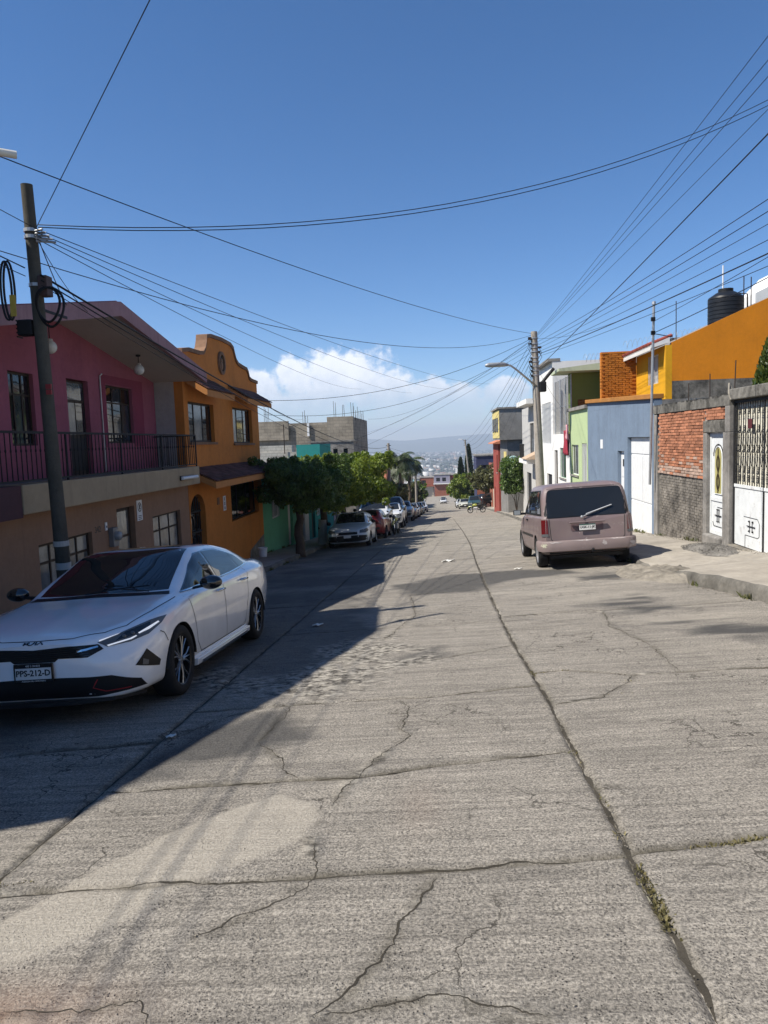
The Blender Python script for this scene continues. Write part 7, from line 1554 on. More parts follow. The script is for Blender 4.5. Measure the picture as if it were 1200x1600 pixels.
def motorbike(x, y, heading, col, label, nm='motorcycle'):
    r = thing(nm, label, 'motorcycle', (0, 0, 0), 'motorcycles', world=False)
    for wy in (.66, -.62):
        ty = B().lathe([(.235, -.045), (.29, -.05), (.305, 0), (.29, .05), (.235, .045)], (0, 0, 0), 28, 'x').mesh('tyre', M_TYRE, True); w = link('wheel', ty, r); w.location = (0, wy, .305)
        sp = B()
        for k in range(8): a = 2*math.pi*k/8; sp.tube([(0, 0, 0), (0, .24*math.cos(a), .24*math.sin(a))], .008, 4)
        sp.lathe([(.05, -.05), (.06, 0), (.05, .05)], (0, 0, 0), 10, 'x'); link('spokes', sp.mesh('spokes', M_HUB), w)
    B().tube([(0, .66, .305), (0, .52, .62), (0, .40, .95)], .035, 8).build('fork', M_CHR, r); B().tube([(-.34, .30, 1.02), (-.2, .38, 1.0), (.2, .38, 1.0), (.34, .30, 1.02)], .018, 6).build('handlebar', M_TRIM, r)
    B().ball((0, .16, .78), (.14, .27, .14), 14, 9).build('tank', paint('bike_'+label[:6], col, .3, .6), r, smooth=True); B().ball((0, -.38, .78), (.12, .42, .07), 14, 8).build('seat', M_TRIM, r, smooth=True)
    B().box(-.13, .13, -.15, .30, .28, .58).build('engine', M_HUB, r, bevel=.04); B().tube([(.14, .2, .32), (.16, -.2, .26), (.17, -.85, .38)], [.025, .03, .045], 8).build('exhaust', M_CHR, r, smooth=True)
    B().ball((0, .47, .88), (.10, .08, .10), 12, 8).build('headlamp', M_LENS, r, smooth=True); B().tube([(0, .92, .48), (0, .8, .66), (0, .6, .68), (0, .45, .6)], .05, 6).build('front_mudguard', paint('bike_'+label[:6], col), r); B().box(-.08, .08, -1.0, -.6, .62, .68).build('rear_mudguard', M_TRIM, r, bevel=.02)
    B().tube([(0, .4, .9), (0, .0, .6), (0, -.62, .32)], .03, 6).build('frame', M_TRIM, r); B().tube([(-.1, -.05, .3), (-.28, -.05, .03)], .012, 5).build('side_stand', M_TRIM, r)
    for s in (1, -1): B().tube([(s*.28, .32, 1.02), (s*.32, .30, 1.16)], .008, 5).ball((s*.32, .30, 1.19), (.06, .015, .04), 8, 6).build('mirror', M_TRIM, r)
    r.matrix_world = ground_matrix(x, y, heading); return r
motorbike(3.6, 73.0, rad(-70), (.33, .36, .05), 'black motorcycle with yellow-green tank standing across the right lane')
motorbike(-2.25, 37.0, rad(185), (.02, .02, .02), 'black motorcycle parked beside the white van on the left')
# ---------------------------------------------------------------- trees and plants
M_BARK = plaster('bark', (.10, .075, .055), .4, 1.0, 25, .3); M_LIME = plaster('whitewashed_bark', (.50, .48, .45), .25, .8, 25, .4)
def leaves(centers, radii, n, size, mat, name, seed, flat_=.0, lobes=None, shell=.55, droop=.3):
    """leaf-sized quads spread through lumpy clumps"""
    rng = np.random.default_rng(seed); C = np.array(centers); R = np.array(radii)
    vol = R.prod(1)**(2/3); k = rng.choice(len(C), n, p=vol/vol.sum())
    d = rng.normal(size=(n, 3)); d /= np.linalg.norm(d, axis=1)[:, None]; rr = (shell+(1-shell)*rng.random(n))**.8
    lump = 1+.22*np.sin(d[:, 0]*5+k*1.7)*np.sin(d[:, 1]*6+k)*np.sin(d[:, 2]*5+2*k)
    P = C[k]+d*R[k]*(rr*lump)[:, None]
    a = rng.random(n)*6.283; nrm = d*.7+rng.normal(size=(n, 3))*.55; nrm[:, 2] += .25; nrm /= np.linalg.norm(nrm, axis=1)[:, None]
    t = np.cross(nrm, rng.normal(size=(n, 3))); t /= np.linalg.norm(t, axis=1)[:, None]+1e-9; t[:, 2] -= droop; b = np.cross(nrm, t)
    s = size*rng.uniform(.6, 1.35, n)[:, None]
    V = np.stack([P-t*s, P+b*s*.48, P+t*s, P-b*s*.48], 1).reshape(-1, 3); Q = np.arange(4*n).reshape(-1, 4)
    return fastmesh(name, V, Q, mat)
def limb(b, p0, p1, r0, r1, wob=.08, n=6, seed=0):
    rr = random.Random(seed); p0, p1 = Vector(p0), Vector(p1); pts = []; rs = []
    for i in range(n+1):
        t = i/n; p = p0.lerp(p1, t); w = wob*math.sin(t*math.pi); pts.append(p+Vector((rr.uniform(-w, w), rr.uniform(-w, w), 0))); rs.append(r0+(r1-r0)*t)
    b.tube(pts, rs, 9)
FIC = leafmat('ficus_leaf', (.035, .07, .014), (.11, .165, .035), .25); FICL = leafmat('ficus_leaf_light', (.06, .105, .014), (.21, .25, .04), .32); DRYL = leafmat('olive_leaf', (.05, .055, .02), (.11, .11, .04), .2); CYP = leafmat('cypress_leaf', (.012, .028, .012), (.03, .05, .02), .08); CYPL = leafmat('thuja_leaf', (.03, .06, .01), (.10, .12, .02), .15); PALM = leafmat('palm_leaf', (.03, .05, .018), (.08, .10, .045), .15)
def crown_tree(name, label, base, trunk_h, r, clumps, nleaf, size, mat, seed, trunkmat=None, group='street trees', white=0, lean=(0, 0)):
    t = thing(name, label, 'tree', base, group); x, y, z = base; b = B(); rr = random.Random(seed); top = (x+lean[0], y+lean[1], z+trunk_h)
    limb(b, (x, y, z-.15), top, r*1.25, r*.8, .06, 7, seed); tr = b.build('trunk', trunkmat or M_BARK, t, smooth=True)
    C = [(x+c[0], y+c[1], z+c[2]) for c in clumps]; R = [c[3:6] for c in clumps]
    for i, c in enumerate(C[:9]): lb = B(); limb(lb, (top[0], top[1], top[2]-.1), (c[0], c[1], c[2]), r*.45, r*.1, .12, 5, seed+i); lb.build('limb', M_BARK, tr, smooth=True)
    if white:
        w = B(); w.tube([(x+.004, y, z-.1), (x+lean[0]*white/trunk_h, y+lean[1]*white/trunk_h, z+white)], [r*1.3, r*1.2], 12, False); w.build('whitewash', M_LIME, tr, smooth=True)
    me = leaves(C, R, nleaf, size, mat, 'crown', seed); me.transform(Matrix.Translation((-x, -y, -z))); link('crown', me, t)
    return t
def blobs(n, cx, cy, cz, rx, ry, rz_, s0, s1, seed):
    rr = random.Random(seed); out = []
    for i in range(n):
        a = rr.random()*6.283; u = rr.uniform(-1, 1); q = math.sqrt(1-u*u); k = rr.uniform(.45, 1)
        s = rr.uniform(s0, s1); out.append((cx+rx*k*q*math.cos(a), cy+ry*k*q*math.sin(a), cz+rz_*k*u, s, s, s*.8))
    for i in range(n):     # stray shoots that roughen the outline
        a = rr.random()*6.283; u = rr.uniform(-.6, 1); q = math.sqrt(1-u*u); k = rr.uniform(.95, 1.12); s = s0*rr.uniform(.3, .55)
        out.append((cx+(rx+s0*.7)*k*q*math.cos(a), cy+(ry+s0*.7)*k*q*math.sin(a), cz+(rz_+s0*.6)*k*u, s, s, s))
    return out
def hedge(n, cx, cy, cz, rx, ry, rz_, s0, s1, seed):
    """clumps of a clipped, flat-topped crown"""
    rr = random.Random(seed); out = []
    for i in range(n):
        p = [rr.uniform(-1, 1) for _ in range(3)]; m = max(abs(c) for c in p); k = max(.55, m)/m if m > 0 else 1; p = [c*k for c in p]
        L = (abs(p[0])**4+abs(p[1])**4+abs(p[2])**4)**.25; p = [c/max(L, 1) for c in p]; s = rr.uniform(s0, s1)
        out.append((cx+rx*p[0], cy+ry*p[1], cz+rz_*p[2], s, s, s*.75))
    for i in range(n//2):
        s = s0*rr.uniform(.3, .55); out.append((cx+rx*rr.uniform(-1.1, 1.1), cy+ry*rr.uniform(-1.1, 1.1), cz+rz_*rr.choice([-1, 1])*rr.uniform(1, 1.2)+s0*.3, s, s, s))
    return out
zt = lambda x, y: rz(x, y)+.14
b1 = (-4.72, 24.2, zt(-4.72, 24.2))
crown_tree('ficus_tree', 'dark clipped street tree in shade beside the orange house', b1, 1.65, .14, hedge(60, .12, .8, 2.32, 1.25, 2.2, .62, .34, .52, 3), 56000, .05, FIC, 3, white=0)
b2 = (-4.85, 29.6, zt(-4.85, 29.6))
crown_tree('ficus_tree', 'sunlit green street tree in front of the white hatchback', b2, 1.7, .15, hedge(60, .45, .0, 2.5, 1.35, 2.2, .78, .36, .58, 5), 50000, .058, FICL, 5, lean=(.1, 0), white=1.0)
b3 = (-4.6, 34.6, zt(-4.6, 34.6))
crown_tree('ficus_tree', 'bright green street tree above the red hatchback, third in the row', b3, 1.8, .15, hedge(56, .75, .2, 2.72, 1.4, 2.3, .88, .38, .6, 8), 42000, .065, FICL, 8)
# palms and trees further down on the left
def palm(base, h, label, seed, n=26, L=2.6):
    t = thing('palm_tree', label, 'palm tree', base, 'palms down the street'); x, y, z = base; rr = random.Random(seed); b = B(); limb(b, (x, y, z-.3), (x+.2, y, z+h), .22, .15, .1, 8, seed); tr = b.build('trunk', M_BARK, t, smooth=True)
    vs = []; qs = []
    for i in range(n):
        a = rr.random()*6.283; e0 = rr.uniform(.1, 1.25); P = Vector((x+.2, y, z+h)); d = Vector((math.cos(a)*math.cos(e0), math.sin(a)*math.cos(e0), math.sin(e0))); m = 15; l = L*rr.uniform(.8, 1.15)
        for k in range(m):
            P2 = P+d*(l/m); sd = d.cross(Vector((0, 0, 1))).normalized(); u = sd.cross(d)
            for s in (1, -1):
                ll = .85*math.sin(math.pi*(k+1.2)/(m+1.4))*rr.uniform(.8, 1.1); tip = P+sd*s*ll*.8+d*ll*.45-Vector((0, 0, ll*.45)); o = len(vs); w = d*.075
                vs += [P-w, P+w, tip+w*.3, tip-w*.3]; qs.append((o, o+1, o+2, o+3))
            P = P2; d = (d+Vector((0, 0, -.16))).normalized()
    me = fastmesh('fronds', [tuple(v) for v in vs], qs, PALM); me.transform(Matrix.Translation((-x, -y, -z))); link('fronds', me, t)
palm((-4.9, 88, zt(-5, 88)), 6.4, 'bushy palm tree rising over the left parked cars', 3, 56, 2.6)
palm((-3.9, 93, zt(-4, 93)), 6.2, 'second palm just behind the bushy palm', 9, 46, 2.4)
palm((-5.3, 97, zt(-5, 97)), 5.6, 'shorter palm behind the two taller palms on the left', 13, 46, 2.8)
TL = [(-5.3, 80, 1.6, 12000, DRYL, 'dry olive-green bush tree below the palms', 1.5, 1.3), (-4.4, 108, 1.8, 9000, DRYL, 'brownish tree behind the palms on the left', 1.8, 1.5), (-4.6, 124, 1.8, 8000, FIC, 'dark round tree low on the left side of the street', 1.9, 1.4), (-4.8, 150, 2, 6000, FICL, 'far left tree at the bottom of the street', 2.2, 1.8)]
for i, (x, y, th, n, mt, lab, rx, rzz) in enumerate(TL):
    crown_tree('roadside_tree', lab, (x, y, zt(x, y)), th, .16, blobs(16, 0, 0, th+rzz*.7, rx, rx, rzz, .5, .9, 20+i), n, .12+.0006*y, mt, 30+i, group='trees down the left side')
# right side
def sq(): return zt
crown_tree('small_street_tree', 'small dark tree with thin trunk on the right pavement beside the black van', (6.0, 77.5, zt(6, 77.5)), 2.4, .11, blobs(18, -.5, 0, 3.3, 2.1, 1.8, .95, .5, .9, 41), 11000, .12, DRYL, 41, group='trees down the right side', lean=(-.3, 0))
crown_tree('round_tree', 'rounded bright green tree behind the cars on the right', (4.6, 118, zt(4.6, 118)), 1.8, .18, blobs(22, -.2, 0, 3.0, 2.8, 2.2, 1.7, .7, 1.2, 43), 13000, .16, FICL, 43, group='trees down the right side')
crown_tree('round_tree', 'second rounded green tree further down on the right', (4.4, 135, zt(4.4, 135)), 1.8, .18, blobs(18, 0, 0, 3.0, 2.5, 2.2, 1.6, .7, 1.2, 44), 9000, .18, FIC, 44, group='trees down the right side')
crown_tree('round_tree', 'dark tree in front of the navy house on the right', (6.2, 100, zt(6.2, 100)), 1.9, .18, blobs(18, 0, 0, 3.2, 2.2, 2.0, 1.3, .6, 1.1, 45), 9000, .15, DRYL, 45, group='trees down the right side')
def cypress(base, h, r, label, n, size, mat, seed, z0=.3, group='tall cypresses', pw=.62):
    t = thing('cypress_tree', label, 'cypress', base, group); x, y, z = base; B().tube([(x, y, z-.2), (x, y, z+h*.6)], [r*.18, r*.08], 8).build('trunk', M_BARK, t)
    rng = np.random.default_rng(seed); u = rng.random(n); hh = z0+(h-z0)*u; prof_ = np.clip(np.minimum(u/.12, 1)*(1-u)**pw*1.15, 0, 1); a = rng.random(n)*6.283; k = np.sqrt(rng.uniform(.35, 1, n))*(1+.14*np.sin(a*3+hh*2)); R = r*prof_*k
    P = np.stack([x+R*np.cos(a), y+R*np.sin(a), z+hh], 1); d = np.stack([np.cos(a)*.35, np.sin(a)*.35, np.ones(n)], 1)+rng.normal(size=(n, 3))*.3; d /= np.linalg.norm(d, axis=1)[:, None]; s_ = np.cross(d, rng.normal(size=(n, 3))); s_ /= np.linalg.norm(s_, axis=1)[:, None]; sz = size*rng.uniform(.7, 1.3, n)[:, None]
    V = np.stack([P-d*sz, P+s_*sz*.4, P+d*sz, P-s_*sz*.4], 1).reshape(-1, 3)-np.array(base); link('crown', fastmesh('crown', V, np.arange(4*n).reshape(-1, 4), mat), t)
cypress((6.0, 150, zt(6, 150)), 12.0, 1.15, 'taller dark cypress next to the far lamp pole', 5000, .4, CYP, 3)
cypress((4.4, 152, zt(4.4, 152)), 9.6, 1.0, 'shorter dark cypress left of the taller one', 4000, .4, CYP, 4)
cypress((7.35, 16.2, rz(6, 16)+.2), 4.8, .68, 'clipped conifer behind the gate at the right edge', 22000, .06, CYPL, 5, 1.2, 'conifers behind the gate', .28)
def bush(name, label, base, cl, n, size, mat, seed):
    t = thing(name, label, 'plant', base); x, y, z = base; b = B()
    for i in range(4): limb(b, (x, y, z), (x+cl[i][0], y+cl[i][1], z+cl[i][2]), .03, .012, .1, 5, seed+i)
    b.build('stems', M_BARK, t); me = leaves([(c[0], c[1], c[2]) for c in cl], [c[3:] for c in cl], n, size, mat, 'foliage', seed); link('foliage', me, t)
bush('climbing_plant', 'leafy plant hanging from the wall beside the satellite dish', (5.75, 55.6, rz(5.75, 55.6)+.2), blobs(26, -.25, -.2, 2.7, .6, 1.6, 1.3, .4, .7, 51), 14000, .09, FIC, 51)

# ---------------------------------------------------------------- poles, lamps and overhead cables
M_WOODP = plaster('weathered_pole_wood', (.085, .078, .062), .35, .9, 30, .5, stain=(.025, .024, .02, 1)); M_CPOLE = plaster('concrete_pole', (.30, .27, .23), .25, .6, 30, .4); M_CABLE = plaster('black_cable', (.012, .012, .013), .2, 0, 10, 0, .6)
def left_pole():
    b = (-5.0, 9.3, rz(-5, 9.3)+.12); t = thing('wooden_pole', 'weathered wooden utility pole with cable coils in front of the purple house', 'utility pole', b); x, y, z = b
    top = Vector((-5.0, 9.12, 4.93)); bot = Vector((x, y+.05, z-.3)); L = lambda k: bot.lerp(top, k)
    pb = B(); pb.tube([L(k) for k in np.linspace(0, 1, 9)], [.100, .096, .092, .088, .084, .080, .077, .074, .070], 16); pb.build('pole', M_WOODP, t, smooth=50)
    k = lambda zz: bot.lerp(top, (zz-bot.z)/(top.z-bot.z))
    for zz in (4.38, 4.3, 3.72): p = k(zz); B().lathe([(.07, p.z-.02), (.088, p.z-.02), (.088, p.z+.02), (.07, p.z+.02)], (p.x, p.y, 0), 16).build('clamp_band', M_GALV, t)
    for i in range(5): p = k(4.36-.03*i); B().tube([p+Vector((.08, -.05, 0)), p+Vector((.2+.02*i, -.10+.04*i, .0))], .016, 5).build('cable_clamp', M_GALV, t)
    p = k(3.72); B().box(p.x+.07, p.x+.19, p.y-.10, p.y+.05, p.z-.15, p.z+.10).build('junction_box', metal('rusty_box', (.07, .04, .035), .7, 0, .3), t, bevel=.01)
    p = k(3.22); B().box(p.x-.27, p.x-.07, p.y-.08, p.y+.06, p.z-.12, p.z+.08).build('splice_case', M_BLKPL, t, bevel=.02)
    for i in range(5): B().box(p.x-.28, p.x-.268, p.y-.07, p.y+.05, p.z-.14+i*.05, p.z-.12+i*.05).build('fin', M_BLKPL, t)
    for (dx, r1, r2, zz) in ((.20, .15, .21, 3.45), (.23, .17, .24, 3.42)):
        p = k(zz); B().tube([p+Vector((dx+r1*math.cos(a)*1.0, -.13+.03*math.sin(a*2), r2*math.sin(a))) for a in np.linspace(0, 6.28, 30)], .016, 6, False).build('cable_coil', M_CABLE, t)
    for dx in (-.34, -.30): p = k(3.7); B().tube([p+Vector((dx+.07*math.cos(a), -.1, .36*math.sin(a)-.05)) for a in np.linspace(0, 6.28, 26)], .014, 6, False).build('cable_coil', M_CABLE, t)
    p = k(3.45); B().box(p.x-.29, p.x-.22, p.y-.14, p.y-.12, p.z-.12, p.z+.14).build('yellow_tag', flat('yellow_tag', (.45, .33, .05), .6), t)
    for zz in (2.45, 2.38): p = k(zz); B().box(p.x+.06, p.x+.13, p.y-.125, p.y-.10, p.z-.03, p.z+.03).build('red_tag', flat('red_tag', (.3, .03, .03), .6), t)
    for (zz, w) in ((.42, .07), (.12, .09)): p = k(zz); B().lathe([(.088, p.z-w/2), (.098, p.z-w/2), (.098, p.z+w/2), (.088, p.z+w/2)], (p.x, p.y, 0), 16).build('paper_strip', plaster('torn_paper', (.5, .48, .44), .2, .2), t)
left_pole()
def luminaire(t, p, d, L, mat):
    p = Vector(p); d = Vector(d).normalized(); q = p+d*L; B().tube([p, p+d*L*.3, p+d*L*.72, q], [.05, .10, .10, .05], 10).build('lamp_head', mat, t, smooth=True)
def edge_lamp():
    t = thing('street_lamp', 'white tube street lamp reaching in from the left edge above the pole', 'street lamp', (-6.1, 6.6, rz(-6, 6.6)+.15))
    B().tube([(-6.1, 6.6, rz(-6, 6.6)), (-6.1, 6.6, 4.86)], [.07, .05], 10).build('post', M_GALV, t); B().tube([(-6.1, 6.6, 4.8), (-5.5, 7.4, 4.92), (-5.15, 7.93, 4.935)], .03, 8).build('arm', M_GALV, t, smooth=True)
    B().tube([(-5.30, 7.70, 4.94), (-4.62, 8.26, 4.94)], .042, 14).build('lamp_tube', flat('lamp_white', (.72, .68, .58), .4), t, smooth=50)
edge_lamp()
def right_pole():
    x, y = 4.42, 32.6; z = rz(x, y)+.12; t = thing('concrete_pole', 'tall concrete utility pole with a street lamp arm on the right', 'utility pole', (x, y, z)); top = Vector((4.32, 33.4, 6.2)); bot = Vector((x, y-.2, z-.3))
    B().tube([bot.lerp(top, k) for k in np.linspace(0, 1, 6)], [.20, .19, .18, .165, .15, .14], 14).build('pole', M_CPOLE, t, smooth=50)
    k = lambda zz: bot.lerp(top, (zz-bot.z)/(top.z-bot.z))
    for i in range(9): p = k(5.98-i*.21-random.uniform(0, .12)); B().lathe([(.16, p.z-.02), (.175, p.z-.02), (.175, p.z+.03), (.16, p.z+.03)], (p.x, p.y, 0), 12).build('clamp_band', M_GALV, t); sx_ = random.choice([-1, -1, 1]); w_ = random.uniform(.06, .16); B().box(p.x+sx_*.14, p.x+sx_*(.14+w_), p.y-.12, p.y-.05, p.z-random.uniform(.03, .07), p.z+random.uniform(.02, .06)).build('cable_clamp', M_DKWOOD, t); B().tube([p+Vector((sx_*.16, -.12, 0)), p+Vector((sx_*.28, -.2, -.25)), p+Vector((sx_*.14, -.18, -.5)), p+Vector((sx_*.05, -.17, -.3))], .012, 5, False).build('cable_loop', M_CABLE, t)
    p = k(4.0); a = [p+Vector((0, -.15, -.2)), p+Vector((-.9, -.4, .55)), p+Vector((-1.15, -.5, .72)), p+Vector((-1.35, -.55, .74))]; B().tube(a, .045, 8).build('lamp_arm', M_GALV, t, smooth=True)
    q = a[-1]; B().tube([q+Vector((.12, .05, 0)), q+Vector((-.1, -.05, .02)), q+Vector((-.75, -.22, .0)), q+Vector((-.9, -.28, -.02))], [.05, .10, .10, .05], 8).build('lamp_head', metal('lamp_grey', (.30, .31, .32), .4, .2), t, smooth=True)
    p = k(3.9); B().box(p.x+.12, p.x+.42, p.y-.25, p.y+.05, p.z-.35, p.z+.1).build('splice_case', M_BLKPL, t, bevel=.05); B().tube([p+Vector((.2, -.1, 0)), p+Vector((.75, -.2, .65))], .07, 8).build('cable_splice', M_BLKPL, t)
    return k
RK = right_pole()
def far_pole(x, y, h, label, lean=(0, 0)):
    z = rz(x, y)+.1; t = thing('far_utility_pole', label, 'utility pole', (x, y, z), 'utility poles down the street'); B().tube([(x, y, z-.3), (x+lean[0]*.5, y, z+h*.5), (x+lean[0], y, z+h)], [.17, .15, .12], 10).build('pole', M_CPOLE, t, smooth=50)
    for i in range(3): B().box(x+lean[0]-.22, x+lean[0]+.22, y-.06, y+.06, z+h-.25-.35*i, z+h-.18-.35*i).build('bracket', M_DKWOOD, t)
    return t
t = far_pole(5.25, 122, 11.0, 'tall dark pole with small lamp beside the cypresses on the right', (-.9, 0)); xx, zz_ = 4.35, rz(5.25, 122)+11.1
B().tube([(4.35, 122, zz_-.3), (3.9, 122, zz_+.05)], .05, 6).build('lamp_arm', M_GALV, t); B().box(3.3, 3.95, 121.8, 122.2, zz_-.02, zz_+.12).build('lamp_head', M_STEELW, t, bevel=.03)
far_pole(-4.75, 70, 7.2, 'slim pole among the left parked cars in front of the palms'); far_pole(-2.95, 96 if False else 92, 6.2, 'thin dark pole right of the palms on the left kerb'); far_pole(-4.4, 118, 7.5, 'far slim pole low on the left side of the street')
t = thing('service_mast', 'thin steel service mast at the corner of the blue house', 'mast', (5.72, 20.5, 2.3)); B().tube([(5.72, 20.55, .2), (5.70, 20.1, 4.94)], .035, 8).build('pipe', M_GALV, t); B().lathe([(.001, 5.02), (.05, 5.0), (.055, 4.93)], (5.70, 20.1, 0), 10).build('weatherhead', M_GALV, t)
for zz in (4.55, 4.2): B().box(5.62, 5.72, 20.03, 20.1, zz-.05, zz+.05).build('insulator', M_BLKPL, t)
B().tube([(5.70, 20.2, 4.2), (6.6, 21.5, 4.25)], .012, 5).build('stay', M_DKWOOD, t)
t = thing('satellite_dish', 'pale satellite dish on the wall beyond the concrete pole', 'satellite dish', (5.35, 55.5, .1)); d = B().lathe([(.001, 0), (.2, .02), (.38, .07), (.52, .15), (.53, .14), (.38, .05), (.2, 0)], (0, 0, 0), 24).mesh('reflector', metal('dish_pale', (.20, .33, .36), .6), True); o = link('reflector', d, t); o.rotation_euler = (rad(62), 0, rad(-38)); o.location = (.1, -.3, -.25); o.scale = (.8, .8, .8)
B().tube([(6.1, 55.5, -.1), (5.62, 55.25, -.1)], .03, 6).build('arm', M_GALV, t); B().tube([(5.6, 55.15, -.1), (5.3, 54.75, .1)], .015, 5).build('feed_arm', M_GALV, t)

NW = [0]
def cable(a, b_, sag, r, label, n=26, group='overhead cables', twist=0):
    a, b_ = Vector(a), Vector(b_); pts = [a.lerp(b_, t)-Vector((0, 0, sag*4*t*(1-t))) for t in np.linspace(0, 1, n)]
    o = B().tube(pts, r, 5).build('overhead_cable', M_CABLE, None, smooth=True, label=label, cat='cable', group=group)
    NW[0] += 1; return o
def ray_pt(): pass
LT = Vector((-4.86, 9.08, 4.36)); LM = Vector((-4.80, 9.05, 3.82)); RP = lambda z: RK(z)+Vector((-.15, -.1, 0))
cable((4.45, 33.27, 6.1), (5.51, -8.0, 8.8), 0.15, 0.0056, 'topmost thin cable fanning from the concrete pole to the upper right corner')
cable((4.45, 33.26, 6.05), (5.61, -8.0, 8.3), 0.15, 0.0056, 'second thin cable below the topmost one at the upper right')
cable((4.45, 33.26, 6.0), (5.71, -8.0, 8.0), 0.15, 0.0056, 'third thin cable from the concrete pole to the upper right')
cable((4.45, 33.25, 5.9), (5.92, -8.0, 7.46), 0.20, 0.0048, 'fourth thin cable from the concrete pole to the right edge')
cable((4.47, 33.1, 4.6), (5.29, -8.0, 7.21), 0.10, 0.0112, 'thick black cable from the splice on the concrete pole to the right edge')
cable((4.46, 33.23, 5.75), (5.92, -8.0, 5.25), 0.35, 0.0072, 'wavy cable running from the concrete pole past the sky to the right edge')
cable((4.46, 33.21, 5.6), (6.13, -8.0, 5.05), 0.30, 0.0072, 'wavy cable just below the other wavy one at the right edge')
cable((4.46, 33.18, 5.3), (6.35, -8.0, 4.37), 0.20, 0.0064, 'cable passing above the water tank to the right edge')
cable((4.46, 33.17, 5.2), (6.57, -8.0, 4.23), 0.25, 0.0128, 'thick cable bundle passing just over the water tank')
cable((4.46, 33.16, 5.1), (6.57, -8.0, 3.92), 0.25, 0.0064, 'thin cable below the thick bundle by the water tank')
cable((4.46, 33.19, 5.45), (6.13, -8.0, 4.61), 0.20, 0.0056, 'thin cable between the wavy pair and the tank bundle')
cable((-4.86, 9.0, 4.36), (7.21, -4.0, 8.46), 0.05, 0.0048, 'thin wire rising steeply from the wooden pole out of the top')
cable((4.2, 33.27, 6.12), (-8.79, 2.0, 5.83), 0.55, 0.0080, 'cable from the left edge sagging across the sky to the concrete pole')
cable((-4.86, 9.05, 4.42), (7.86, 15.51, 8.58), 0.95, 0.0064, 'cable crossing the street from the wooden pole to the right edge')
cable((-4.86, 9.05, 4.39), (7.86, 15.51, 8.47), 0.95, 0.0064, 'twin of the crossing cable just beneath it')
cable((-6.0, 10.11, 4.43), (4.2, 33.26, 6.05), 0.90, 0.0072, 'sagging cable from the purple house to the top of the concrete pole')
cable((-4.86, 9.0, 4.36), (4.39, 62.55, 6.13), 0.50, 0.0056, 'thin cable from the wooden pole slanting down over the clouds')
cable((-4.86, 9.0, 4.32), (1.2, 64.65, 5.98), 0.50, 0.0056, 'second thin slanting cable over the clouds')
cable((-4.86, 9.0, 4.28), (-2.23, 66.75, 5.92), 0.50, 0.0056, 'third thin slanting cable over the clouds')
cable((-4.86, 9.0, 4.24), (-6.42, 62.55, 6.14), 0.50, 0.0056, 'lowest thin slanting cable over the clouds')
cable((-4.84, 9.0, 3.8), (-4.75, 70.0, 1.19), 0.90, 0.0144, 'thick black cable bundle sagging along the left house fronts')
cable((-5.04, 9.0, 3.9), (-5.05, -6.0, 5.6), 0.30, 0.0079, 'thick black cable bundle leaving the wooden pole at the left edge')
cable((-4.84, 9.0, 3.74), (-4.75, 70.0, 0.94), 1.02, 0.0096, 'second cable along the left house fronts below the bundle')
cable((-5.04, 9.0, 3.8), (-5.05, -6.0, 5.4), 0.30, 0.0053, 'second cable leaving the wooden pole at the left edge below the bundle')
cable((-4.84, 9.0, 3.68), (-4.75, 70.0, 0.69), 1.14, 0.0056, 'thin cable along the left house fronts under the bundle')
cable((-4.86, 9.0, 4.36), (-5.4, -6.0, 5.9), 0.30, 0.0048, 'thin wire from the wooden pole top to the left edge')
cable((-4.9, 9.1, 4.3), (-5.6, 11.13, 3.82), 0.05, 0.0064, 'short drop wire from the wooden pole to the purple roof')
cable((-4.9, 9.1, 4.25), (-5.6, 11.86, 3.85), 0.10, 0.0048, 'second short drop wire from the wooden pole to the purple roof')
cable((4.2, 33.25, 5.9), (-6.2, 26.24, 3.23), 0.70, 0.0088, 'cable from the concrete pole to the corner of the orange house')
cable((4.21, 33.22, 5.7), (-6.2, 26.14, 2.73), 1.00, 0.0072, 'lower sagging cable from the concrete pole towards the orange house')
cable((4.21, 33.2, 5.5), (-5.9, 41.51, 1.37), 0.30, 0.0064, 'cable from the concrete pole down to the block building')
cable((4.21, 33.18, 5.3), (-5.9, 49.37, 1.03), 0.30, 0.0064, 'second cable from the concrete pole down past the block building')
cable((4.2, 33.23, 5.8), (-5.8, 61.11, 2.44), 0.50, 0.0056, 'thin cable from the concrete pole to the block building top')
cable((4.2, 33.24, 5.85), (-5.85, 62.07, 3.57), 0.90, 0.0072, 'slack cable from the concrete pole to the rebar of the block building')
cable((4.2, 33.23, 5.8), (4.2, 122.0, 1.27), 0.80, 0.0096, 'uppermost cable running down the street from the concrete pole to the far lamp pole')
cable((4.21, 33.21, 5.55), (4.3, 122.0, 0.97), 1.10, 0.0096, 'second cable running down the street from the concrete pole to the far lamp pole')
cable((4.21, 33.18, 5.3), (4.4, 122.0, 0.67), 1.40, 0.0096, 'third cable running down the street from the concrete pole to the far lamp pole')
cable((4.21, 33.15, 5.05), (4.5, 122.0, 0.37), 1.70, 0.0096, 'lowest cable running down the street from the concrete pole to the far lamp pole')
cable((4.21, 33.14, 5.0), (5.92, 66.0, 1.28), 0.15, 0.0056, 'cable dropping from the concrete pole to the red house')
cable((4.21, 33.17, 5.2), (5.74, 58.0, 3.77), 0.15, 0.0056, 'cable dropping from the concrete pole to the stucco house')
cable((4.21, 33.13, 4.9), (5.92, 47.0, 3.7), 0.15, 0.0056, 'short cable from the concrete pole to the balcony house')
cable((4.22, 33.1, 4.6), (5.08, 70.0, 0.7), 0.15, 0.0056, 'lower cable from the concrete pole to the red house roof')
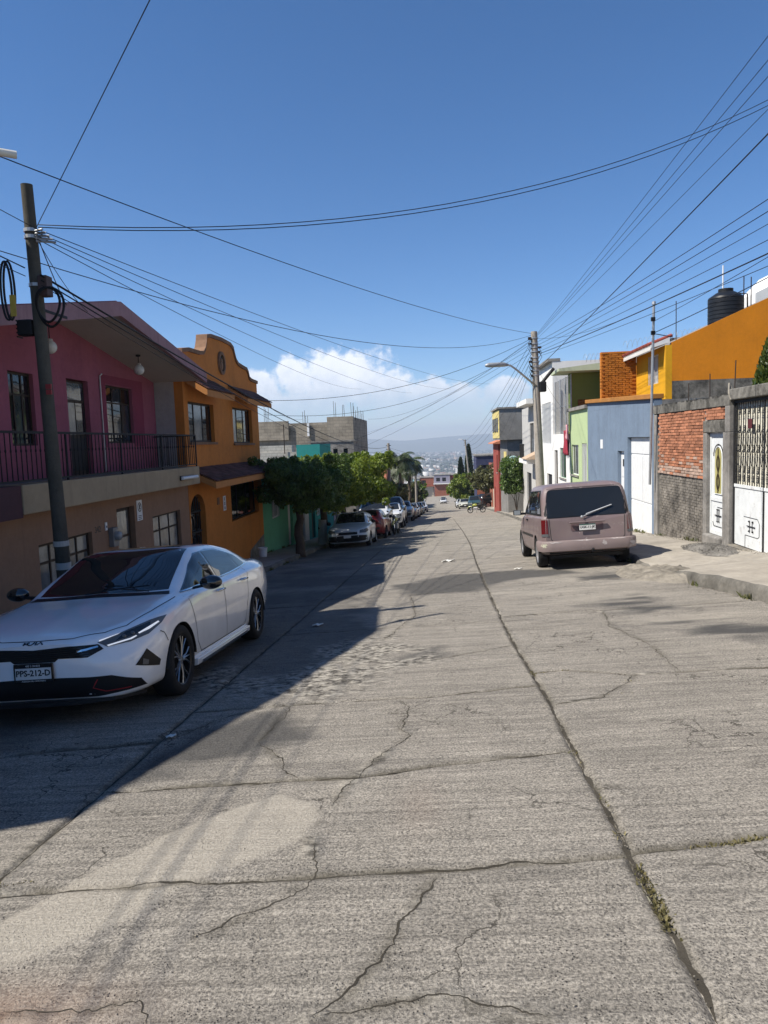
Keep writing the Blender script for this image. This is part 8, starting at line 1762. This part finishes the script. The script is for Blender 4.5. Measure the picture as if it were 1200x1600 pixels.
cable((4.21, 33.14, 5.0), (5.82, 35.0, 2.82), 0.15, 0.0056, 'drop wire from the concrete pole to the wire fence')
cable((4.22, 33.1, 4.6), (6.08, 40.0, 5.36), 0.15, 0.0056, 'drop wire from the concrete pole to the tall white house')
cable((4.4, 33.25, 5.9), (5.7, 20.1, 4.9), 0.25, 0.0056, 'service wire from the concrete pole to the thin steel mast')
cable((5.7, 20.1, 4.5), (7.2, -6.0, 6.6), 0.40, 0.0064, 'service wire from the thin steel mast to the right edge')
cable((5.7, 20.1, 4.2), (7.4, -6.0, 6.1), 0.40, 0.0096, 'thicker service wire from the steel mast to the right edge')
cable((-6.2, 25.2, 3.3), (-9.4, 51.2, 3.4), 0.30, 0.0056, 'wire from the orange house corner to the rebar behind')
cable((-4.75, 70.0, 1.19), (-4.4, 118.0, -2.34), 0.70, 0.0096, 'upper cable between the two far poles on the left')
cable((-4.75, 70.0, 0.89), (-4.4, 118.0, -2.64), 0.70, 0.0096, 'middle cable between the two far poles on the left')
cable((-4.75, 70.0, 0.59), (-4.4, 118.0, -2.94), 0.70, 0.0096, 'lower cable between the two far poles on the left')
cable((-4.75, 70.0, 1.09), (5.6, 80.0, -0.6), 0.60, 0.0080, 'first far cable crossing the lower street to the right houses')
cable((-4.75, 70.0, 0.79), (5.6, 88.0, -1.2), 0.60, 0.0080, 'second far cable crossing the lower street to the right houses')
cable((-4.75, 70.0, 0.49), (5.6, 96.0, -1.8), 0.60, 0.0080, 'third far cable crossing the lower street to the right houses')

# ---------------------------------------------------------------- small litter
def paper(x, y, s, a, label):
    n = 5; vs = []; q = []
    for i in range(n):
        for j in range(n):
            u, v = (i/(n-1)-.5)*s*1.6, (j/(n-1)-.5)*s; X, Y = x+u*math.cos(a)-v*math.sin(a), y+u*math.sin(a)+v*math.cos(a); vs.append((X, Y, rz(X, Y)+.018+.16*s*math.sin(i*2.1+j)*math.cos(j*1.7)+.02*i*s))
    for i in range(n-1):
        for j in range(n-1): k = i*n+j; q.append((k, k+1, k+n+1, k+n))
    o = link('paper_scrap', fastmesh('paper_scrap', vs, q, plaster('waste_paper', (.62, .61, .57), .1, .1, 20, 0), True), label=label, cat='litter', group='paper litter on the road'); m = o.modifiers.new('s', 'SOLIDIFY'); m.thickness = .004
paper(.16, 18.6, .2, .1, 'white paper scrap on the sunlit road beyond the dark patch'); paper(-1.7, 9.7, .09, .3, 'white paper scrap in the shadow behind the white saloon'); paper(-2.0, 5.05, .045, .5, 'tiny white paper scrap in the shadow beside the front wheel'); paper(1.6, 15.5, .1, .2, 'small white scrap on the road left of the minivan wheel')

# ---------------------------------------------------------------- air: thin haze over the valley
ztop = max(max(v.co.z for v in o.data.vertices) for o in bpy.data.objects if o.name.startswith('mountain_ridge'))+3
hz = B().box(-10500, 10500, -120, 11600, -127, ztop).build('haze', None, None, kind='stuff', label='thin pale haze in the air over the valley', cat='haze')
m = bpy.data.materials.new('haze'); m.use_nodes = True; nt = m.node_tree; nt.nodes.clear(); out = nt.nodes.new('ShaderNodeOutputMaterial'); pv = nt.nodes.new('ShaderNodeVolumePrincipled')
pv.inputs['Color'].default_value = (.74, .85, 1.0, 1); pv.inputs['Density'].default_value = 1.9e-4; pv.inputs['Anisotropy'].default_value = .1; nt.links.new(pv.outputs[0], out.inputs['Volume']); hz.data.materials.clear(); hz.data.materials.append(m)
for o in bpy.data.objects:
    if '_used' in o: del o['_used']
